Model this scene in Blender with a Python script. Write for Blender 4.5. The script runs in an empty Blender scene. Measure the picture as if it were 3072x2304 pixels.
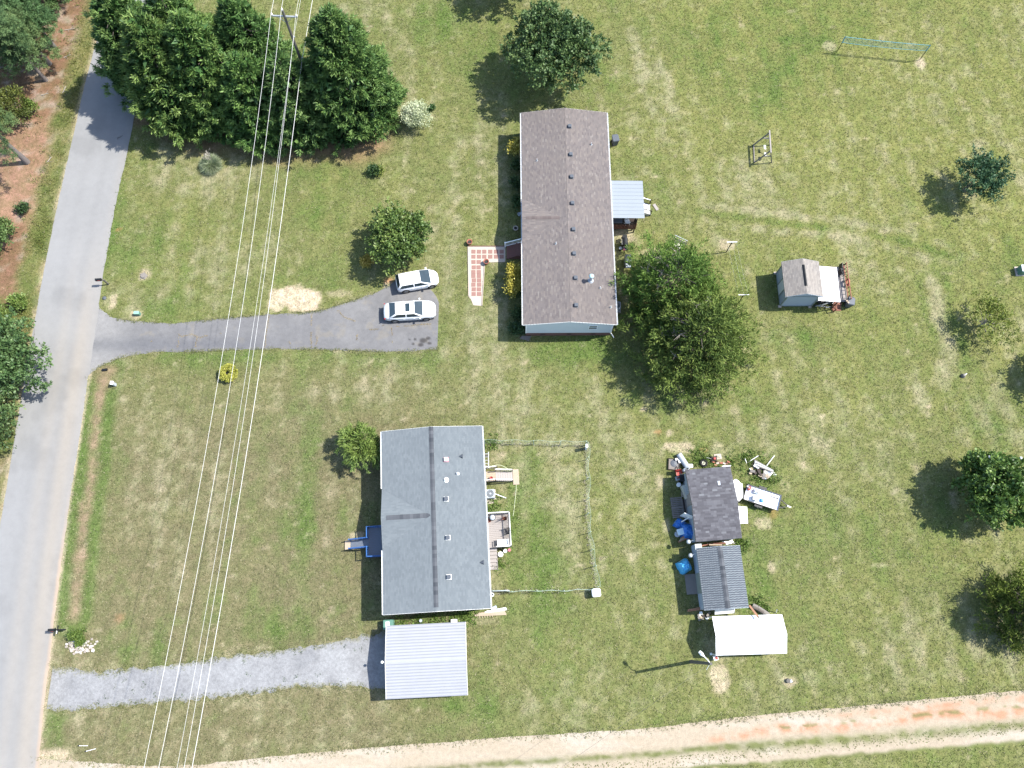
import bpy, math, random
import numpy as np
from mathutils import Vector, Matrix
random.seed(7); RNG = np.random.default_rng(11)
S = bpy.context.scene; COL = S.collection
R = math.radians

# ---------------------------------------------------------------- camera, light, exposure
CAM_H, TILT, FPX = 70.0, R(17.2), 2350.0          # drone 70 m up, 17 degrees off straight down
cam = bpy.data.cameras.new('camera'); co = bpy.data.objects.new('camera', cam); COL.objects.link(co)
co.location = (0, 0, CAM_H); co.rotation_euler = (TILT, 0, 0)
cam.sensor_fit = 'HORIZONTAL'; cam.sensor_width = 36; cam.lens = 36*FPX/3072
cam.clip_start = 0.5; cam.clip_end = 4000
S.camera = co
SUN_EL, SUN_AZ = R(53.5), R(11.5)                  # sun stands to the right, a little towards the top
w = bpy.data.worlds.new('World'); S.world = w; w.use_nodes = True
nt = w.node_tree; sky = nt.nodes.new('ShaderNodeTexSky'); sky.sky_type = 'NISHITA'; sky.sun_disc = False
sky.sun_elevation = SUN_EL; sky.sun_rotation = R(90) - SUN_AZ
bg = nt.nodes['Background']; bg.inputs[1].default_value = 0.14; nt.links.new(sky.outputs[0], bg.inputs[0])
sl = bpy.data.lights.new('sun', 'SUN'); sl.energy = 4.2; sl.angle = R(0.53); sl.color = (1, .955, .88)
so = bpy.data.objects.new('sun', sl); COL.objects.link(so)
sd = Vector((math.cos(SUN_AZ)*math.cos(SUN_EL), math.sin(SUN_AZ)*math.cos(SUN_EL), math.sin(SUN_EL)))
so.rotation_euler = sd.to_track_quat('Z', 'Y').to_euler(); so.location = sd*120
S.view_settings.view_transform = 'Standard'; S.view_settings.look = 'None'
S.view_settings.exposure = 1.31; S.view_settings.gamma = 1; S.view_settings.use_curve_mapping = False
S.render.engine = 'CYCLES'
S.cycles.max_bounces = 6; S.cycles.diffuse_bounces = 3; S.cycles.glossy_bounces = 2
S.cycles.transmission_bounces = 2; S.cycles.transparent_max_bounces = 4

# ---------------------------------------------------------------- survey: photograph point + height -> metres
CT, ST = math.cos(TILT), math.sin(TILT)
def G(x, y, z=0.0):
    u = (x-1536)/FPX; v = (1152-y)/FPX
    s = (CAM_H-z)/(CT-v*ST)
    return Vector((u*s, (v*CT+ST)*s, z))
def GP(pts, z=0.0): return [G(x, y, z) for x, y in pts]

# ---------------------------------------------------------------- materials
def nodes(name):
    m = bpy.data.materials.new(name); m.use_nodes = True
    t = m.node_tree; return m, t, t.nodes['Principled BSDF']
def N(t, typ, **k):
    n = t.nodes.new(typ)
    for a, b in k.items(): setattr(n, a, b)
    return n
def noise(t, scale, detail=4, rough=.6, coord='Object'):
    c = N(t, 'ShaderNodeTexCoord'); n = N(t, 'ShaderNodeTexNoise')
    n.inputs['Scale'].default_value = scale; n.inputs['Detail'].default_value = detail
    n.inputs['Roughness'].default_value = rough
    t.links.new(c.outputs[coord], n.inputs['Vector']); return n
def ramp(t, src, stops):
    r = N(t, 'ShaderNodeValToRGB'); e = r.color_ramp.elements
    while len(e) < len(stops): e.new(.5)
    for q, (p, c) in zip(e, stops): q.position = p; q.color = (*c, 1)
    t.links.new(src, r.inputs[0]); return r
def mixc(t, fac, a, b, blend='MIX'):
    m = N(t, 'ShaderNodeMix', data_type='RGBA', blend_type=blend)
    for sock, v in ((m.inputs[0], fac), (m.inputs[6], a), (m.inputs[7], b)):
        if hasattr(v, 'is_linked'): t.links.new(v, sock)
        elif isinstance(v, (int, float)): sock.default_value = v
        else: sock.default_value = (*v, 1)
    return m.outputs[2]
def bump(t, b, src, strength=.3, dist=.02):
    n = N(t, 'ShaderNodeBump'); n.inputs['Strength'].default_value = strength; n.inputs['Distance'].default_value = dist
    t.links.new(src, n.inputs['Height']); t.links.new(n.outputs[0], b.inputs['Normal'])
def mat(name, c, rough=.6, var=.18, scale=3.0, metal=0, spec=.3, fine=25, bmp=.15):
    """one paint or stuff with uneven, slightly dirty colour"""
    m, t, b = nodes(name)
    n1 = noise(t, scale); n2 = noise(t, fine, 3)
    a = mixc(t, n1.outputs[0], tuple(x*(1-var) for x in c), tuple(min(1, x*(1+var)) for x in c))
    a = mixc(t, .45*min(1, var*3), a, mixc(t, n2.outputs[0], tuple(x*.75 for x in c), tuple(min(1, x*1.25) for x in c)))
    t.links.new(a, b.inputs['Base Color'])
    b.inputs['Roughness'].default_value = rough; b.inputs['Metallic'].default_value = metal
    b.inputs['Specular IOR Level'].default_value = spec
    if bmp: bump(t, b, n2.outputs[0], bmp, .01)
    return m
def matv(name, stops, rough=.8, spec=.2, blot=None, trans=0, attr='var'):
    """colour picked per piece by the face attribute var"""
    m, t, b = nodes(name)
    at = N(t, 'ShaderNodeAttribute', attribute_name=attr)
    r = ramp(t, at.outputs['Fac'], stops); o = r.outputs[0]
    if blot:
        n = noise(t, blot[0], 5, .65)
        f = ramp(t, n.outputs[0], [(.35, (0, 0, 0)), (.7, (1, 1, 1))])
        mx = N(t, 'ShaderNodeMath', operation='MULTIPLY'); mx.inputs[1].default_value = blot[1]
        t.links.new(f.outputs[0], mx.inputs[0]); o = mixc(t, mx.outputs[0], o, blot[2])
    t.links.new(o, b.inputs['Base Color'])
    b.inputs['Roughness'].default_value = rough; b.inputs['Specular IOR Level'].default_value = spec
    if trans:
        tr = N(t, 'ShaderNodeBsdfTranslucent'); t.links.new(o, tr.inputs[0])
        ms = N(t, 'ShaderNodeMixShader'); ms.inputs[0].default_value = trans
        out = t.nodes['Material Output']
        t.links.new(b.outputs[0], ms.inputs[1]); t.links.new(tr.outputs[0], ms.inputs[2]); t.links.new(ms.outputs[0], out.inputs[0])
    return m
class M: pass
M.white = mat('white_paint', (.72, .73, .72), .5, .08, 2)
M.trim = mat('white_vinyl_trim', (.78, .79, .78), .4, .06, 4)
M.siding = mat('pale_vinyl_siding', (.54, .57, .575), .5, .06, 1.2, bmp=.05)
M.siding2 = mat('grey_painted_siding', (.26, .30, .33), .6, .1, 1.5)
M.shedwall = mat('blue_grey_panel', (.31, .36, .42), .6, .1, 1.5)
M.shedtrim = mat('weathered_trim', (.20, .23, .21), .7, .25, 3)
M.brick = mat('red_brick_skirting', (.15, .075, .062), .85, .3, 6)
M.black = mat('black_plastic', (.012, .013, .015), .45, .2, 5)
M.dark = mat('dark_stained_wood', (.028, .020, .016), .7, .35, 5)
M.redwood = mat('redwood_stain', (.20, .085, .055), .7, .25, 5)
M.greywood = mat('weathered_deck_board', (.26, .235, .22), .85, .22, 6)
M.oldwood = mat('old_grey_wood', (.17, .155, .14), .9, .3, 6)
M.tanwood = mat('bare_pine_wood', (.33, .27, .20), .8, .25, 5)
M.orangewood = mat('orange_board', (.27, .145, .085), .75, .25, 5)
M.metal = mat('galvanised_metal', (.42, .44, .45), .4, .12, 3, metal=.5)
M.porch = mat('grey_metal_roofing', (.19, .215, .24), .45, .05, .8)
M.carport = mat('white_ribbed_roofing', (.275, .285, .31), .45, .13, .9)
M.ribline = mat('shaded_rib', (.20, .21, .235), .5, .25, 1.5)  # rib shading put into the colour, darker than the roof panels
M.tarpwhite = mat('white_tarpaulin', (.88, .88, .88), .45, .04, 2)
M.blue = mat('blue_tarpaulin', (.014, .13, .44), .35, .2, 4, spec=.5)
M.lblue = mat('light_blue_tarpaulin', (.075, .38, .66), .3, .15, 3, spec=.5)
M.bluerail = mat('blue_rail_paint', (.035, .11, .30), .45, .2, 4)
M.bluedeck = mat('blue_grey_deck_paint', (.135, .155, .19), .65, .12, 2)
M.green = mat('green_enamel', (.09, .19, .15), .45, .15, 5)
M.concrete = mat('pale_concrete', (.37, .32, .27), .9, .12, 1.5)
M.terracotta = mat('terracotta', (.27, .10, .07), .85, .2, 6)
M.paver = mat('pink_paver', (.225, .128, .108), .9, .16, 2)
M.grey = mat('grey_plastic', (.075, .085, .10), .5, .15, 5)
M.lgrey = mat('light_grey_steel', (.33, .36, .39), .4, .1, 5)
M.cream = mat('cream_enamel', (.52, .50, .42), .4, .1, 4)
M.red = mat('faded_red_paint', (.28, .04, .035), .5, .2, 5)
M.pink = mat('pink_plastic', (.5, .13, .16), .5, .1, 5)
M.rubber = mat('tyre_rubber', (.014, .014, .014), .85, .2, 8)
M.rope = mat('pale_hose', (.42, .46, .30), .6, .1, 5)
M.net = mat('turquoise_net', (.05, .27, .36), .6, .1, 5)
M.wire = mat('pale_aluminium_wire', (.56, .56, .55), .5, .05, 3)
M.bark = mat('grey_bark', (.105, .09, .08), .95, .35, 8)
M.pinebark = mat('pine_bark', (.13, .115, .11), .95, .3, 7)
M.twig = mat('bleached_twig', (.26, .23, .20), .9, .25, 8)
M.pole = mat('creosote_pole', (.10, .095, .085), .85, .25, 5)
M.rock = matv('pale_rock', [(0, (.26, .24, .21)), (.5, (.40, .37, .34)), (1, (.52, .51, .49))], .9, blot=(9, .5, (.22, .15, .11)))
M.skid = mat('dark_underside', (.03, .03, .03), .9, .2, 5)
M.fence = mat('green_coated_wire', (.34, .43, .35), .6, .15, 5)
def carpaint(name, c, metal):
    m, t, b = nodes(name); b.inputs['Base Color'].default_value = (*c, 1); b.inputs['Roughness'].default_value = .28
    b.inputs['Metallic'].default_value = metal; b.inputs['Coat Weight'].default_value = .7; b.inputs['Coat Roughness'].default_value = .05
    n = noise(t, 2.5); a = mixc(t, n.outputs[0], tuple(x*.93 for x in c), c); t.links.new(a, b.inputs['Base Color']); return m
M.carwhite = carpaint('white_car_paint', (.80, .80, .80), 0)
M.carsilver = carpaint('pearl_silver_car_paint', (.58, .60, .62), .15)
def glass(name, c=(.02, .03, .035)):
    m, t, b = nodes(name); b.inputs['Roughness'].default_value = .06; b.inputs['Specular IOR Level'].default_value = .8
    n = noise(t, 3.5); t.links.new(mixc(t, n.outputs[0], tuple(x*.6 for x in c), tuple(x*1.6 for x in c)), b.inputs['Base Color']); return m
M.glass = glass('tinted_glass', (.018, .030, .036)); M.winglass = glass('window_glass', (.02, .03, .03))
M.lamp = mat('clear_lens', (.55, .57, .6), .15, .1, 6, spec=.6); M.taillens = mat('red_lens', (.35, .01, .01), .2, .1, 6, spec=.6)
M.rim = mat('alloy_rim', (.34, .35, .36), .35, .15, 6, metal=.7)
M.roof1 = matv('brown_shingle', [(0, (.104, .092, .091)), (.3, (.125, .112, .109)), (.62, (.135, .119, .115)), (.85, (.147, .128, .119)), (.95, (.160, .142, .132)), (1, (.175, .16, .15))], .95, .1, blot=(.35, .35, (.142, .124, .112)))
M.roof2 = matv('blue_grey_shingle', [(0, (.118, .134, .145)), (.5, (.131, .149, .160)), (1, (.145, .163, .174))], .95, .1, blot=(.45, .42, (.098, .113, .124)))
M.cap2 = matv('dark_ridge_cap', [(0, (.045, .050, .058)), (1, (.088, .094, .104))], .95, .1)
M.cap1 = matv('brown_ridge_cap', [(0, (.085, .07, .067)), (1, (.12, .10, .095))], .95, .1)
M.roof3 = matv('charcoal_shingle', [(0, (.058, .057, .064)), (.4, (.078, .077, .086)), (.75, (.094, .094, .104)), (.97, (.108, .108, .118)), (1, (.14, .145, .155))], .95, .1, blot=(.8, .3, (.10, .098, .105)))
M.roof4 = matv('slate_tab_shingle', [(0, (.048, .055, .070)), (.49, (.065, .073, .090)), (.5, (.118, .136, .150)), (1, (.150, .168, .180))], .95, .1)
M.roof5 = matv('worn_tan_shingle', [(0, (.165, .152, .142)), (.5, (.200, .186, .172)), (1, (.24, .22, .20))], .95, .1, blot=(.9, .4, (.225, .20, .17)))

# ---------------------------------------------------------------- geometry helpers
class B:
    """collects faces for ONE mesh object"""
    def __init__(s): s.v = []; s.f = []; s.var = []
    def poly(s, pts, var=None):
        i = len(s.v); s.v += [tuple(p) for p in pts]; s.f.append(tuple(range(i, i+len(pts))))
        s.var.append(random.random() if var is None else var); return s
    def mesh(s, vs, fs):
        i = len(s.v); s.v += [tuple(p) for p in vs]; r = random.random()
        for f in fs: s.f.append(tuple(i+k for k in f)); s.var.append(r)
        return s
    def box(s, c, d, rz=0, rx=0, ry=0, taper=1.0):
        m = Matrix.Translation(c) @ Matrix.Rotation(rz, 4, 'Z') @ Matrix.Rotation(ry, 4, 'Y') @ Matrix.Rotation(rx, 4, 'X')
        vs = [m @ Vector((x*d[0]/2*(taper if z > 0 else 1), y*d[1]/2*(taper if z > 0 else 1), z*d[2]/2)) for x in (-1, 1) for y in (-1, 1) for z in (-1, 1)]
        return s.mesh(vs, [(0, 1, 3, 2), (4, 6, 7, 5), (0, 4, 5, 1), (2, 3, 7, 6), (0, 2, 6, 4), (1, 5, 7, 3)])
    def bev(s, c, d, r, rz=0):
        """box with rounded vertical corners and a chamfered top"""
        x, y, z = d[0]/2, d[1]/2, d[2]/2; ring = []
        for (sx, sy, a0) in ((1, 1, 0), (-1, 1, 90), (-1, -1, 180), (1, -1, 270)):
            for k in (0, 45, 90): a = R(a0+k); ring.append((sx*(x-r)+r*math.cos(a), sy*(y-r)+r*math.sin(a)))
        m = Matrix.Translation(c) @ Matrix.Rotation(rz, 4, 'Z'); n = len(ring); vs = []
        for (zz, k) in ((-z, 1), (z-r*.5, 1), (z, 1-r*.5/max(x, y))): vs += [m @ Vector((px*k, py*k, zz)) for px, py in ring]
        fs = [(i, (i+1) % n, n+(i+1) % n, n+i) for i in range(n)] + [(n+i, n+(i+1) % n, 2*n+(i+1) % n, 2*n+i) for i in range(n)]
        return s.mesh(vs, fs+[tuple(range(2*n, 3*n)), tuple(range(n-1, -1, -1))])
    def tube(s, p0, p1, r0, r1=None, n=8, caps=True):
        r1 = r0 if r1 is None else r1; p0 = Vector(p0); p1 = Vector(p1); d = (p1-p0)
        if d.length < 1e-6: return s
        q = d.to_track_quat('Z', 'Y'); vs = []
        for p, r in ((p0, r0), (p1, r1)):
            vs += [p + q @ Vector((r*math.cos(2*math.pi*k/n), r*math.sin(2*math.pi*k/n), 0)) for k in range(n)]
        fs = [(k, (k+1) % n, n+(k+1) % n, n+k) for k in range(n)]
        if caps: fs += [tuple(range(n-1, -1, -1)), tuple(range(n, 2*n))]
        return s.mesh(vs, fs)
    def path(s, pts, r, n=6):
        for a, b in zip(pts, pts[1:]): s.tube(a, b, r, r, n)
        return s
    def beam(s, p0, p1, wd, h):
        p0 = Vector(p0); p1 = Vector(p1); d = p1-p0; L = d.length
        if L < 1e-6: return s
        rz = math.atan2(d.y, d.x); ry = -math.asin(max(-1, min(1, d.z/L)))
        return s.box((p0+p1)/2, (L, wd, h), rz, 0, ry)
    def lathe(s, c, prof, n=14):
        c = Vector(c); vs = []; m = len(prof)
        for k in range(n):
            a = 2*math.pi*k/n; vs += [c+Vector((r*math.cos(a), r*math.sin(a), z)) for r, z in prof]
        fs = [(k*m+i, ((k+1) % n)*m+i, ((k+1) % n)*m+i+1, k*m+i+1) for k in range(n) for i in range(m-1)]
        return s.mesh(vs, fs)
    def torus(s, c, r, t, n=18, m=6, axis='Z'):
        vs = []; c = Vector(c)
        for k in range(n):
            a = 2*math.pi*k/n
            for j in range(m):
                b = 2*math.pi*j/m; p = Vector(((r+t*math.cos(b))*math.cos(a), (r+t*math.cos(b))*math.sin(a), t*math.sin(b)))
                if axis == 'X': p = Vector((p.z, p.x, p.y))
                if axis == 'Y': p = Vector((p.x, p.z, p.y))
                vs.append(c+p)
        return s.mesh(vs, [(k*m+j, ((k+1) % n)*m+j, ((k+1) % n)*m+(j+1) % m, k*m+(j+1) % m) for k in range(n) for j in range(m)])
    def build(s, name, m, parent=None, smooth=False, kind=None):
        me = bpy.data.meshes.new(name); me.from_pydata(s.v, [], s.f); me.materials.append(m)
        a = me.attributes.new('var', 'FLOAT', 'FACE'); a.data.foreach_set('value', s.var)
        if smooth: me.polygons.foreach_set('use_smooth', [True]*len(me.polygons))
        o = bpy.data.objects.new(name, me); COL.objects.link(o)
        if parent: o.parent = parent
        if kind: o['kind'] = kind
        return o
def tag(o, label, cat, group=None, kind=None):
    o['label'] = label; o['category'] = cat
    if group: o['group'] = group
    if kind: o['kind'] = kind
    return o
def thing(name, label, cat, loc=(0, 0, 0), rz=0, group=None):
    o = bpy.data.objects.new(name, None); COL.objects.link(o); o.location = loc; o.rotation_euler = (0, 0, rz)
    o.empty_display_size = .2; return tag(o, label, cat, group)
def structure(name, b, m): o = b.build(name, m); o['kind'] = 'structure'; return o
UNIT = {}
def bx(root, name, m, c, d, rz=0, rx=0, ry=0, label=None):
    """a box part; alike parts share one mesh"""
    if m.name not in UNIT:
        tmp = B().box((0, 0, 0), (1, 1, 1)).build('unit_piece', m); UNIT[m.name] = tmp.data; bpy.data.objects.remove(tmp)
    o = bpy.data.objects.new(name, UNIT[m.name]); COL.objects.link(o); o.parent = root
    o.location = c; o.scale = d; o.rotation_euler = (rx, ry, rz)
    if label: o['label'] = label
    return o
def bm(root, name, m, p0, p1, wd, h):
    p0 = Vector(p0); p1 = Vector(p1); d = p1-p0; L = d.length
    return bx(root, name, m, (p0+p1)/2, (L, wd, h), math.atan2(d.y, d.x), 0, -math.asin(max(-1, min(1, d.z/L))))
def part(root, name, m, fn, smooth=False, kind=None):
    b = B(); fn(b); return b.build(name, m, root, smooth, kind)
def copy_tree(o, parent=None):
    c = o.copy(); COL.objects.link(c)
    if parent: c.parent = parent
    for ch in list(o.children): copy_tree(ch, c)
    return c
def arrays(name, V, F, m, parent=None, var=None, col=None, kind=None):
    """fast mesh from numpy: V (n,3), F (k,3 or 4)"""
    me = bpy.data.meshes.new(name); k, c = F.shape
    me.vertices.add(len(V)); me.vertices.foreach_set('co', V.astype(np.float32).ravel())
    me.loops.add(k*c); me.loops.foreach_set('vertex_index', F.astype(np.int32).ravel())
    me.polygons.add(k); me.polygons.foreach_set('loop_start', np.arange(0, k*c, c, dtype=np.int32))
    if var is not None:
        a = me.attributes.new('var', 'FLOAT', 'FACE'); a.data.foreach_set('value', var.astype(np.float32))
    if col is not None:
        dom = 'POINT' if len(col) == len(V) else 'FACE'
        a = me.attributes.new('col', 'FLOAT_COLOR', dom)
        c4 = np.ones((len(col), 4), np.float32); c4[:, :3] = col; a.data.foreach_set('color', c4.ravel())
    me.update(calc_edges=True); me.materials.append(m)
    o = bpy.data.objects.new(name, me); COL.objects.link(o)
    if parent: o.parent = parent
    if kind: o['kind'] = kind
    return o

# ---------------------------------------------------------------- ground
_T = RNG.random((16, 256, 256))
def vn(x, y, sc, seed):
    x = x/sc+seed*17.3; y = y/sc+seed*9.1
    xi = np.floor(x).astype(int); yi = np.floor(y).astype(int); fx = x-xi; fy = y-yi
    fx = fx*fx*(3-2*fx); fy = fy*fy*(3-2*fy); T = _T[seed % 16]
    a = T[xi % 256, yi % 256]; b = T[(xi+1) % 256, yi % 256]; c = T[xi % 256, (yi+1) % 256]; d = T[(xi+1) % 256, (yi+1) % 256]
    return (a*(1-fx)+b*fx)*(1-fy)+(c*(1-fx)+d*fx)*fy
def fbm(x, y, sc, seed, o=4):
    r = 0; amp = 1; tot = 0
    for k in range(o): r = r+amp*vn(x, y, sc/2**k, seed+k); tot += amp; amp *= .55
    return r/tot
def sst(a, b, x): t = np.clip((x-a)/(b-a), 0, 1); return t*t*(3-2*t)
def pdist(X, Y, pts):
    """distance to a polyline of world points"""
    d = np.full(X.shape, 1e9)
    for a, b in zip(pts, pts[1:]):
        vx, vy = b.x-a.x, b.y-a.y; L2 = vx*vx+vy*vy+1e-9
        t = np.clip(((X-a.x)*vx+(Y-a.y)*vy)/L2, 0, 1)
        d = np.minimum(d, np.hypot(X-a.x-t*vx, Y-a.y-t*vy))
    return d
def inpoly(X, Y, pts):
    r = np.zeros(X.shape, bool); n = len(pts)
    for i in range(n):
        a, b = pts[i], pts[(i+1) % n]
        c = ((a.y > Y) != (b.y > Y)) & (X < (b.x-a.x)*(Y-a.y)/((b.y-a.y) if abs(b.y-a.y) > 1e-9 else 1e-9)+a.x)
        r ^= c
    return r
def blob(X, Y, x, y, rx, ry, sft=.5):
    """soft patch at a photo point, radii in metres"""
    g = G(x, y); q = np.hypot((X-g.x)/rx, (Y-g.y)/ry)+.55*(fbm(X, Y, 1.6, 5, 3)-.5)
    return 1-sst(1-sft, 1+sft, q)
ROAD_L = GP([(346, -90), (324, 0), (300, 87), (257, 243), (222, 399), (181, 576), (130, 819), (104, 968), (71, 1152), (52, 1267), (31, 1395), (3, 1565), (-40, 1800), (-110, 2304), (-150, 2600)])
ROAD_R = GP([(500, -90), (478, 0), (455, 100), (415, 288), (382, 462), (354, 576), (333, 691), (309, 826), (291, 968), (262, 1152), (240, 1308), (212, 1482), (182, 1708), (165, 1850), (150, 1980), (135, 2090), (124, 2214), (116, 2304), (90, 2600)])
DRIVE_T = [(296, 905), (299, 925), (318, 942), (347, 956), (382, 961), (440, 967), (535, 970), (650, 957), (768, 946), (860, 940), (942, 937), (985, 926), (1011, 916), (1080, 895), (1125, 880), (1160, 862), (1190, 838), (1240, 830), (1306, 880), (1317, 909)]
DRIVE_B = [(262, 1135), (267, 1125), (299, 1098), (365, 1072), (441, 1057), (555, 1056), (660, 1051), (768, 1048), (907, 1046), (1046, 1052), (1150, 1056), (1254, 1053), (1310, 1047), (1312, 1047)]
GRAV_T = [(160, 1994), (167, 2002), (230, 2006), (295, 2016), (380, 2006), (444, 2001), (555, 1988), (660, 1972), (768, 1957), (850, 1950), (907, 1945), (970, 1932), (1028, 1917), (1115, 1902), (1250, 1880), (1375, 1895)]
GRAV_B = [(140, 2125), (163, 2128), (215, 2133), (295, 2124), (380, 2118), (451, 2110), (600, 2098), (768, 2083), (872, 2060), (1011, 2062), (1108, 2066), (1250, 2072), (1365, 2065), (1385, 1980)]
DIRT_T = [(110, 2278), (174, 2280), (400, 2296), (560, 2300), (768, 2273), (940, 2258), (1115, 2242), (1330, 2226), (1536, 2210), (1700, 2200), (1883, 2190), (2100, 2166), (2304, 2142), (2530, 2122), (2660, 2110), (2790, 2096), (3072, 2070), (3400, 2040)]
DIRT_B = [(110, 2420), (560, 2420), (768, 2400), (1100, 2375), (1536, 2345), (1900, 2320), (2304, 2292), (2450, 2280), (2650, 2262), (2900, 2243), (3072, 2230), (3400, 2200)]
DRIVE = GP(DRIVE_T+DRIVE_B[::-1]); GRAV = GP(GRAV_T+GRAV_B[::-1]); DIRT = GP(DIRT_T+DIRT_B[::-1]); ROAD = ROAD_L+ROAD_R[::-1]
WALK = GP([(1404, 739), (1516, 739), (1516, 786), (1454, 788), (1446, 918), (1420, 916), (1412, 897), (1406, 890)])
C_MID = np.array((.112, .122, .048)); C_DRY = np.array((.222, .205, .135)); C_LUSH = np.array((.068, .108, .028)); C_YEL = np.array((.142, .148, .050))
C_SOIL = np.array((.37, .305, .23)); C_CLAY = np.array((.30, .135, .075)); C_STRAW = np.array((.135, .082, .052)); C_BROWN = np.array((.120, .108, .064))
LUSH = [(1620, 1560, 4.5, 6, .65), (700, 1500, .8, 7, .3), (560, 1600, .9, 6, .25), (1300, 100, 3, 5, .8), (1290, 40, 4, 3, .5), (1830, 260, 2.2, 2.5, .7), (1690, 1060, 6, 1.8, .8), (1100, 1085, 9, 1.2, .7), (620, 1090, 6, 1.0, .5), (2050, 1215, 6, 2, .5), (3000, 1230, 3, 3.2, .9),
  (930, 1300, .9, 4, .6), (915, 1480, .9, 6, .75), (905, 1660, .9, 4, .6), (1060, 1560, 1.5, 2, .5), (700, 1240, 1.0, 1.4, .6), (1590, 1470, 2, 3, .5), (1640, 1660, 1.8, 4, .5), (1560, 1400, 1.5, 2, .6), (1530, 1560, .9, 3, .6),
  (880, 1860, 4, 1.4, .7), (1150, 1830, 3, 1, .5), (340, 740, 1.2, 3, .5), (520, 780, 3, 4, .45), (460, 700, 2.4, 3, .4), (680, 640, 2.0, 2.2, .5), (910, 830, 2.4, 1.6, .6), (1030, 850, 2.2, .9, .5), (2720, 600, .8, 3.0, .8), (2470, 560, .7, 2, .5), (2460, 700, .7, 2, .6),
  (1880, 480, 2.6, 2, .5), (1950, 590, 2.4, 2, .5), (1330, 980, .7, 2, .5), (2330, 1010, 4, 2, .45), (2260, 1410, 2.4, 1.6, .8), (2300, 1500, 2, 2, .5), (2240, 1640, 1.0, 1.5, .8), (2260, 1780, 1.2, 2.0, .75), (2150, 1830, 2, .8, .6), (2110, 1360, 2.4, .7, .8), (1480, 1850, 2, 1.0, .6), (2350, 1010, 3, 1, .5),
  (1700, 2050, 3, 2, .35), (2450, 2060, 3, 1, .4), (200, 2200, 2, 1.6, .6), (330, 1960, 3, 1, .5), (1475, 1500, .9, 1.5, .8), (2990, 1330, 3, 2, .4), (1500, 2110, 5, .8, .4), (1150, 2110, 5, .6, .4), (2950, 620, 3, 1.4, .35), (520, 900, 4, 1.2, .4), (450, 930, 1.5, 1.2, .6)]
DRYB = [(1000, 170, 1.6, 5, .6), (1080, 60, 4, 2.5, .5), (1010, 330, 2, 3, .45), (1450, 440, 3, 2, .6), (1690, 290, 3, 1.0, .75), (1760, 210, 1.5, 2.4, .6), (1925, 120, 1.2, 4, .75), (1930, 220, 2.4, 2.4, .6), (2000, 320, 3, 2, .5), (1620, 20, 3, 2, .4), (1240, 390, 2.0, 2, .45), (1340, 660, 2.0, 3, .5), (1500, 520, 1.0, 2, .4),
  (640, 520, 6, 2.6, .35), (480, 500, 2.5, 2.5, .3), (700, 780, 4, 2.5, .45), (470, 860, 2, 4, .35), (620, 880, 4, 2, .4), (780, 700, 2.5, 2.5, .35), (1500, 1060, 2.4, 1.0, .6), (1450, 1010, 2.0, 2, .45),
  (1050, 1180, 4, 1.2, .8), (1200, 1140, 3, 1.5, .55), (860, 1210, 2.5, 2, .5), (480, 1280, 4, 2.5, .3), (420, 1450, 3, 4, .28), (600, 1420, 3, 3, .25), (1700, 1440, 1.0, 3, .5), (1690, 1660, 1.0, 3, .6), (1850, 1450, 4, 5, .35), (1600, 1480, 1.2, 3, .25), (2330, 1260, 5, 4, .4), (2620, 1350, 6, 3, .35), (2930, 1270, 2.5, 2, .7), (2680, 1600, 4, 3, .25),
  (2000, 530, 3, 2, .45), (2200, 560, 4, 3, .35), (2230, 800, .9, 3, .7), (2260, 640, 4, .7, .5), (2500, 690, 5, .6, .6), (2860, 770, 3, .7, .6), (2790, 880, 1.2, 3, .7), (2830, 1010, 1.0, 3, .7), (2380, 640, 1.0, 2, .4), (2600, 830, 2, 4, .3), (2970, 420, 3, 2, .4), (2880, 550, 2, 2, .4), (1290, 1750, 1, 1, .2),
  (1450, 2000, 1.2, 3, .5), (1050, 2060, 6, .5, .6), (680, 2110, 4, .4, .5), (520, 1975, 3, .4, .6), (870, 1935, 4, .4, .55), (1600, 2120, 4, 1.4, .4), (2160, 1945, 1.4, 1.0, .5), (1750, 1980, 3, 2, .35), (2400, 2000, 2.4, 1.4, .45), (2890, 1980, 4, 1, .2), (1040, 1500, 1.0, 2.4, .5), (820, 1420, 1.2, 4, .35), (2130, 1330, 3, 1.4, .5)]
SOILB = [(870, 888, 1.5, .95, 1), (925, 893, 1.25, .8, 1), (835, 912, .9, .7, .9), (905, 915, 1.8, .6, .9), (1010, 880, 1.0, .3, .35), (1165, 855, .5, .5, .6), (2160, 2040, .75, 1.0, .65), (2155, 2015, .55, .5, .6), (2760, 190, .6, .55, .7), (2490, 140, .7, .6, .4), (2030, 1340, 1.2, .35, .6), (2008, 1300, .3, .25, .6), (1930, 1225, .22, .2, .5),
  (1890, 1420, .6, .3, .3), (1980, 1445, .4, .6, .55), (160, 2290, 1.6, 1.0, .8), (1700, 975, .5, .2, .3), (1870, 700, 1.2, .8, .55), (1990, 840, 2.2, .6, .5), (1515, 920, .3, 1.2, .3), (2000, 1580, .3, .6, .4), (2315, 1700, .2, .5, .5), (2290, 1570, .6, .4, .45), (2366, 2044, .55, .4, .6), (430, 826, .5, .5, .55), (412, 945, .55, .35, .5), (1030, 420, .6, .3, .25), (340, 905, .25, .7, .6), (2180, 735, .7, .7, .55), (1070, 1605, .7, .3, .6), (1400, 1862, 2, .3, .2), (1960, 760, .9, .5, .3)]
CLAYB = [(1975, 1296, .3, .25, .5), (360, 1855, .4, .4, .22), (1165, 842, .5, .25, .6), (2110, 1350, .4, .2, .3), (355, 690, .25, .2, .5), (2320, 1540, .4, .5, .3)]
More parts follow.
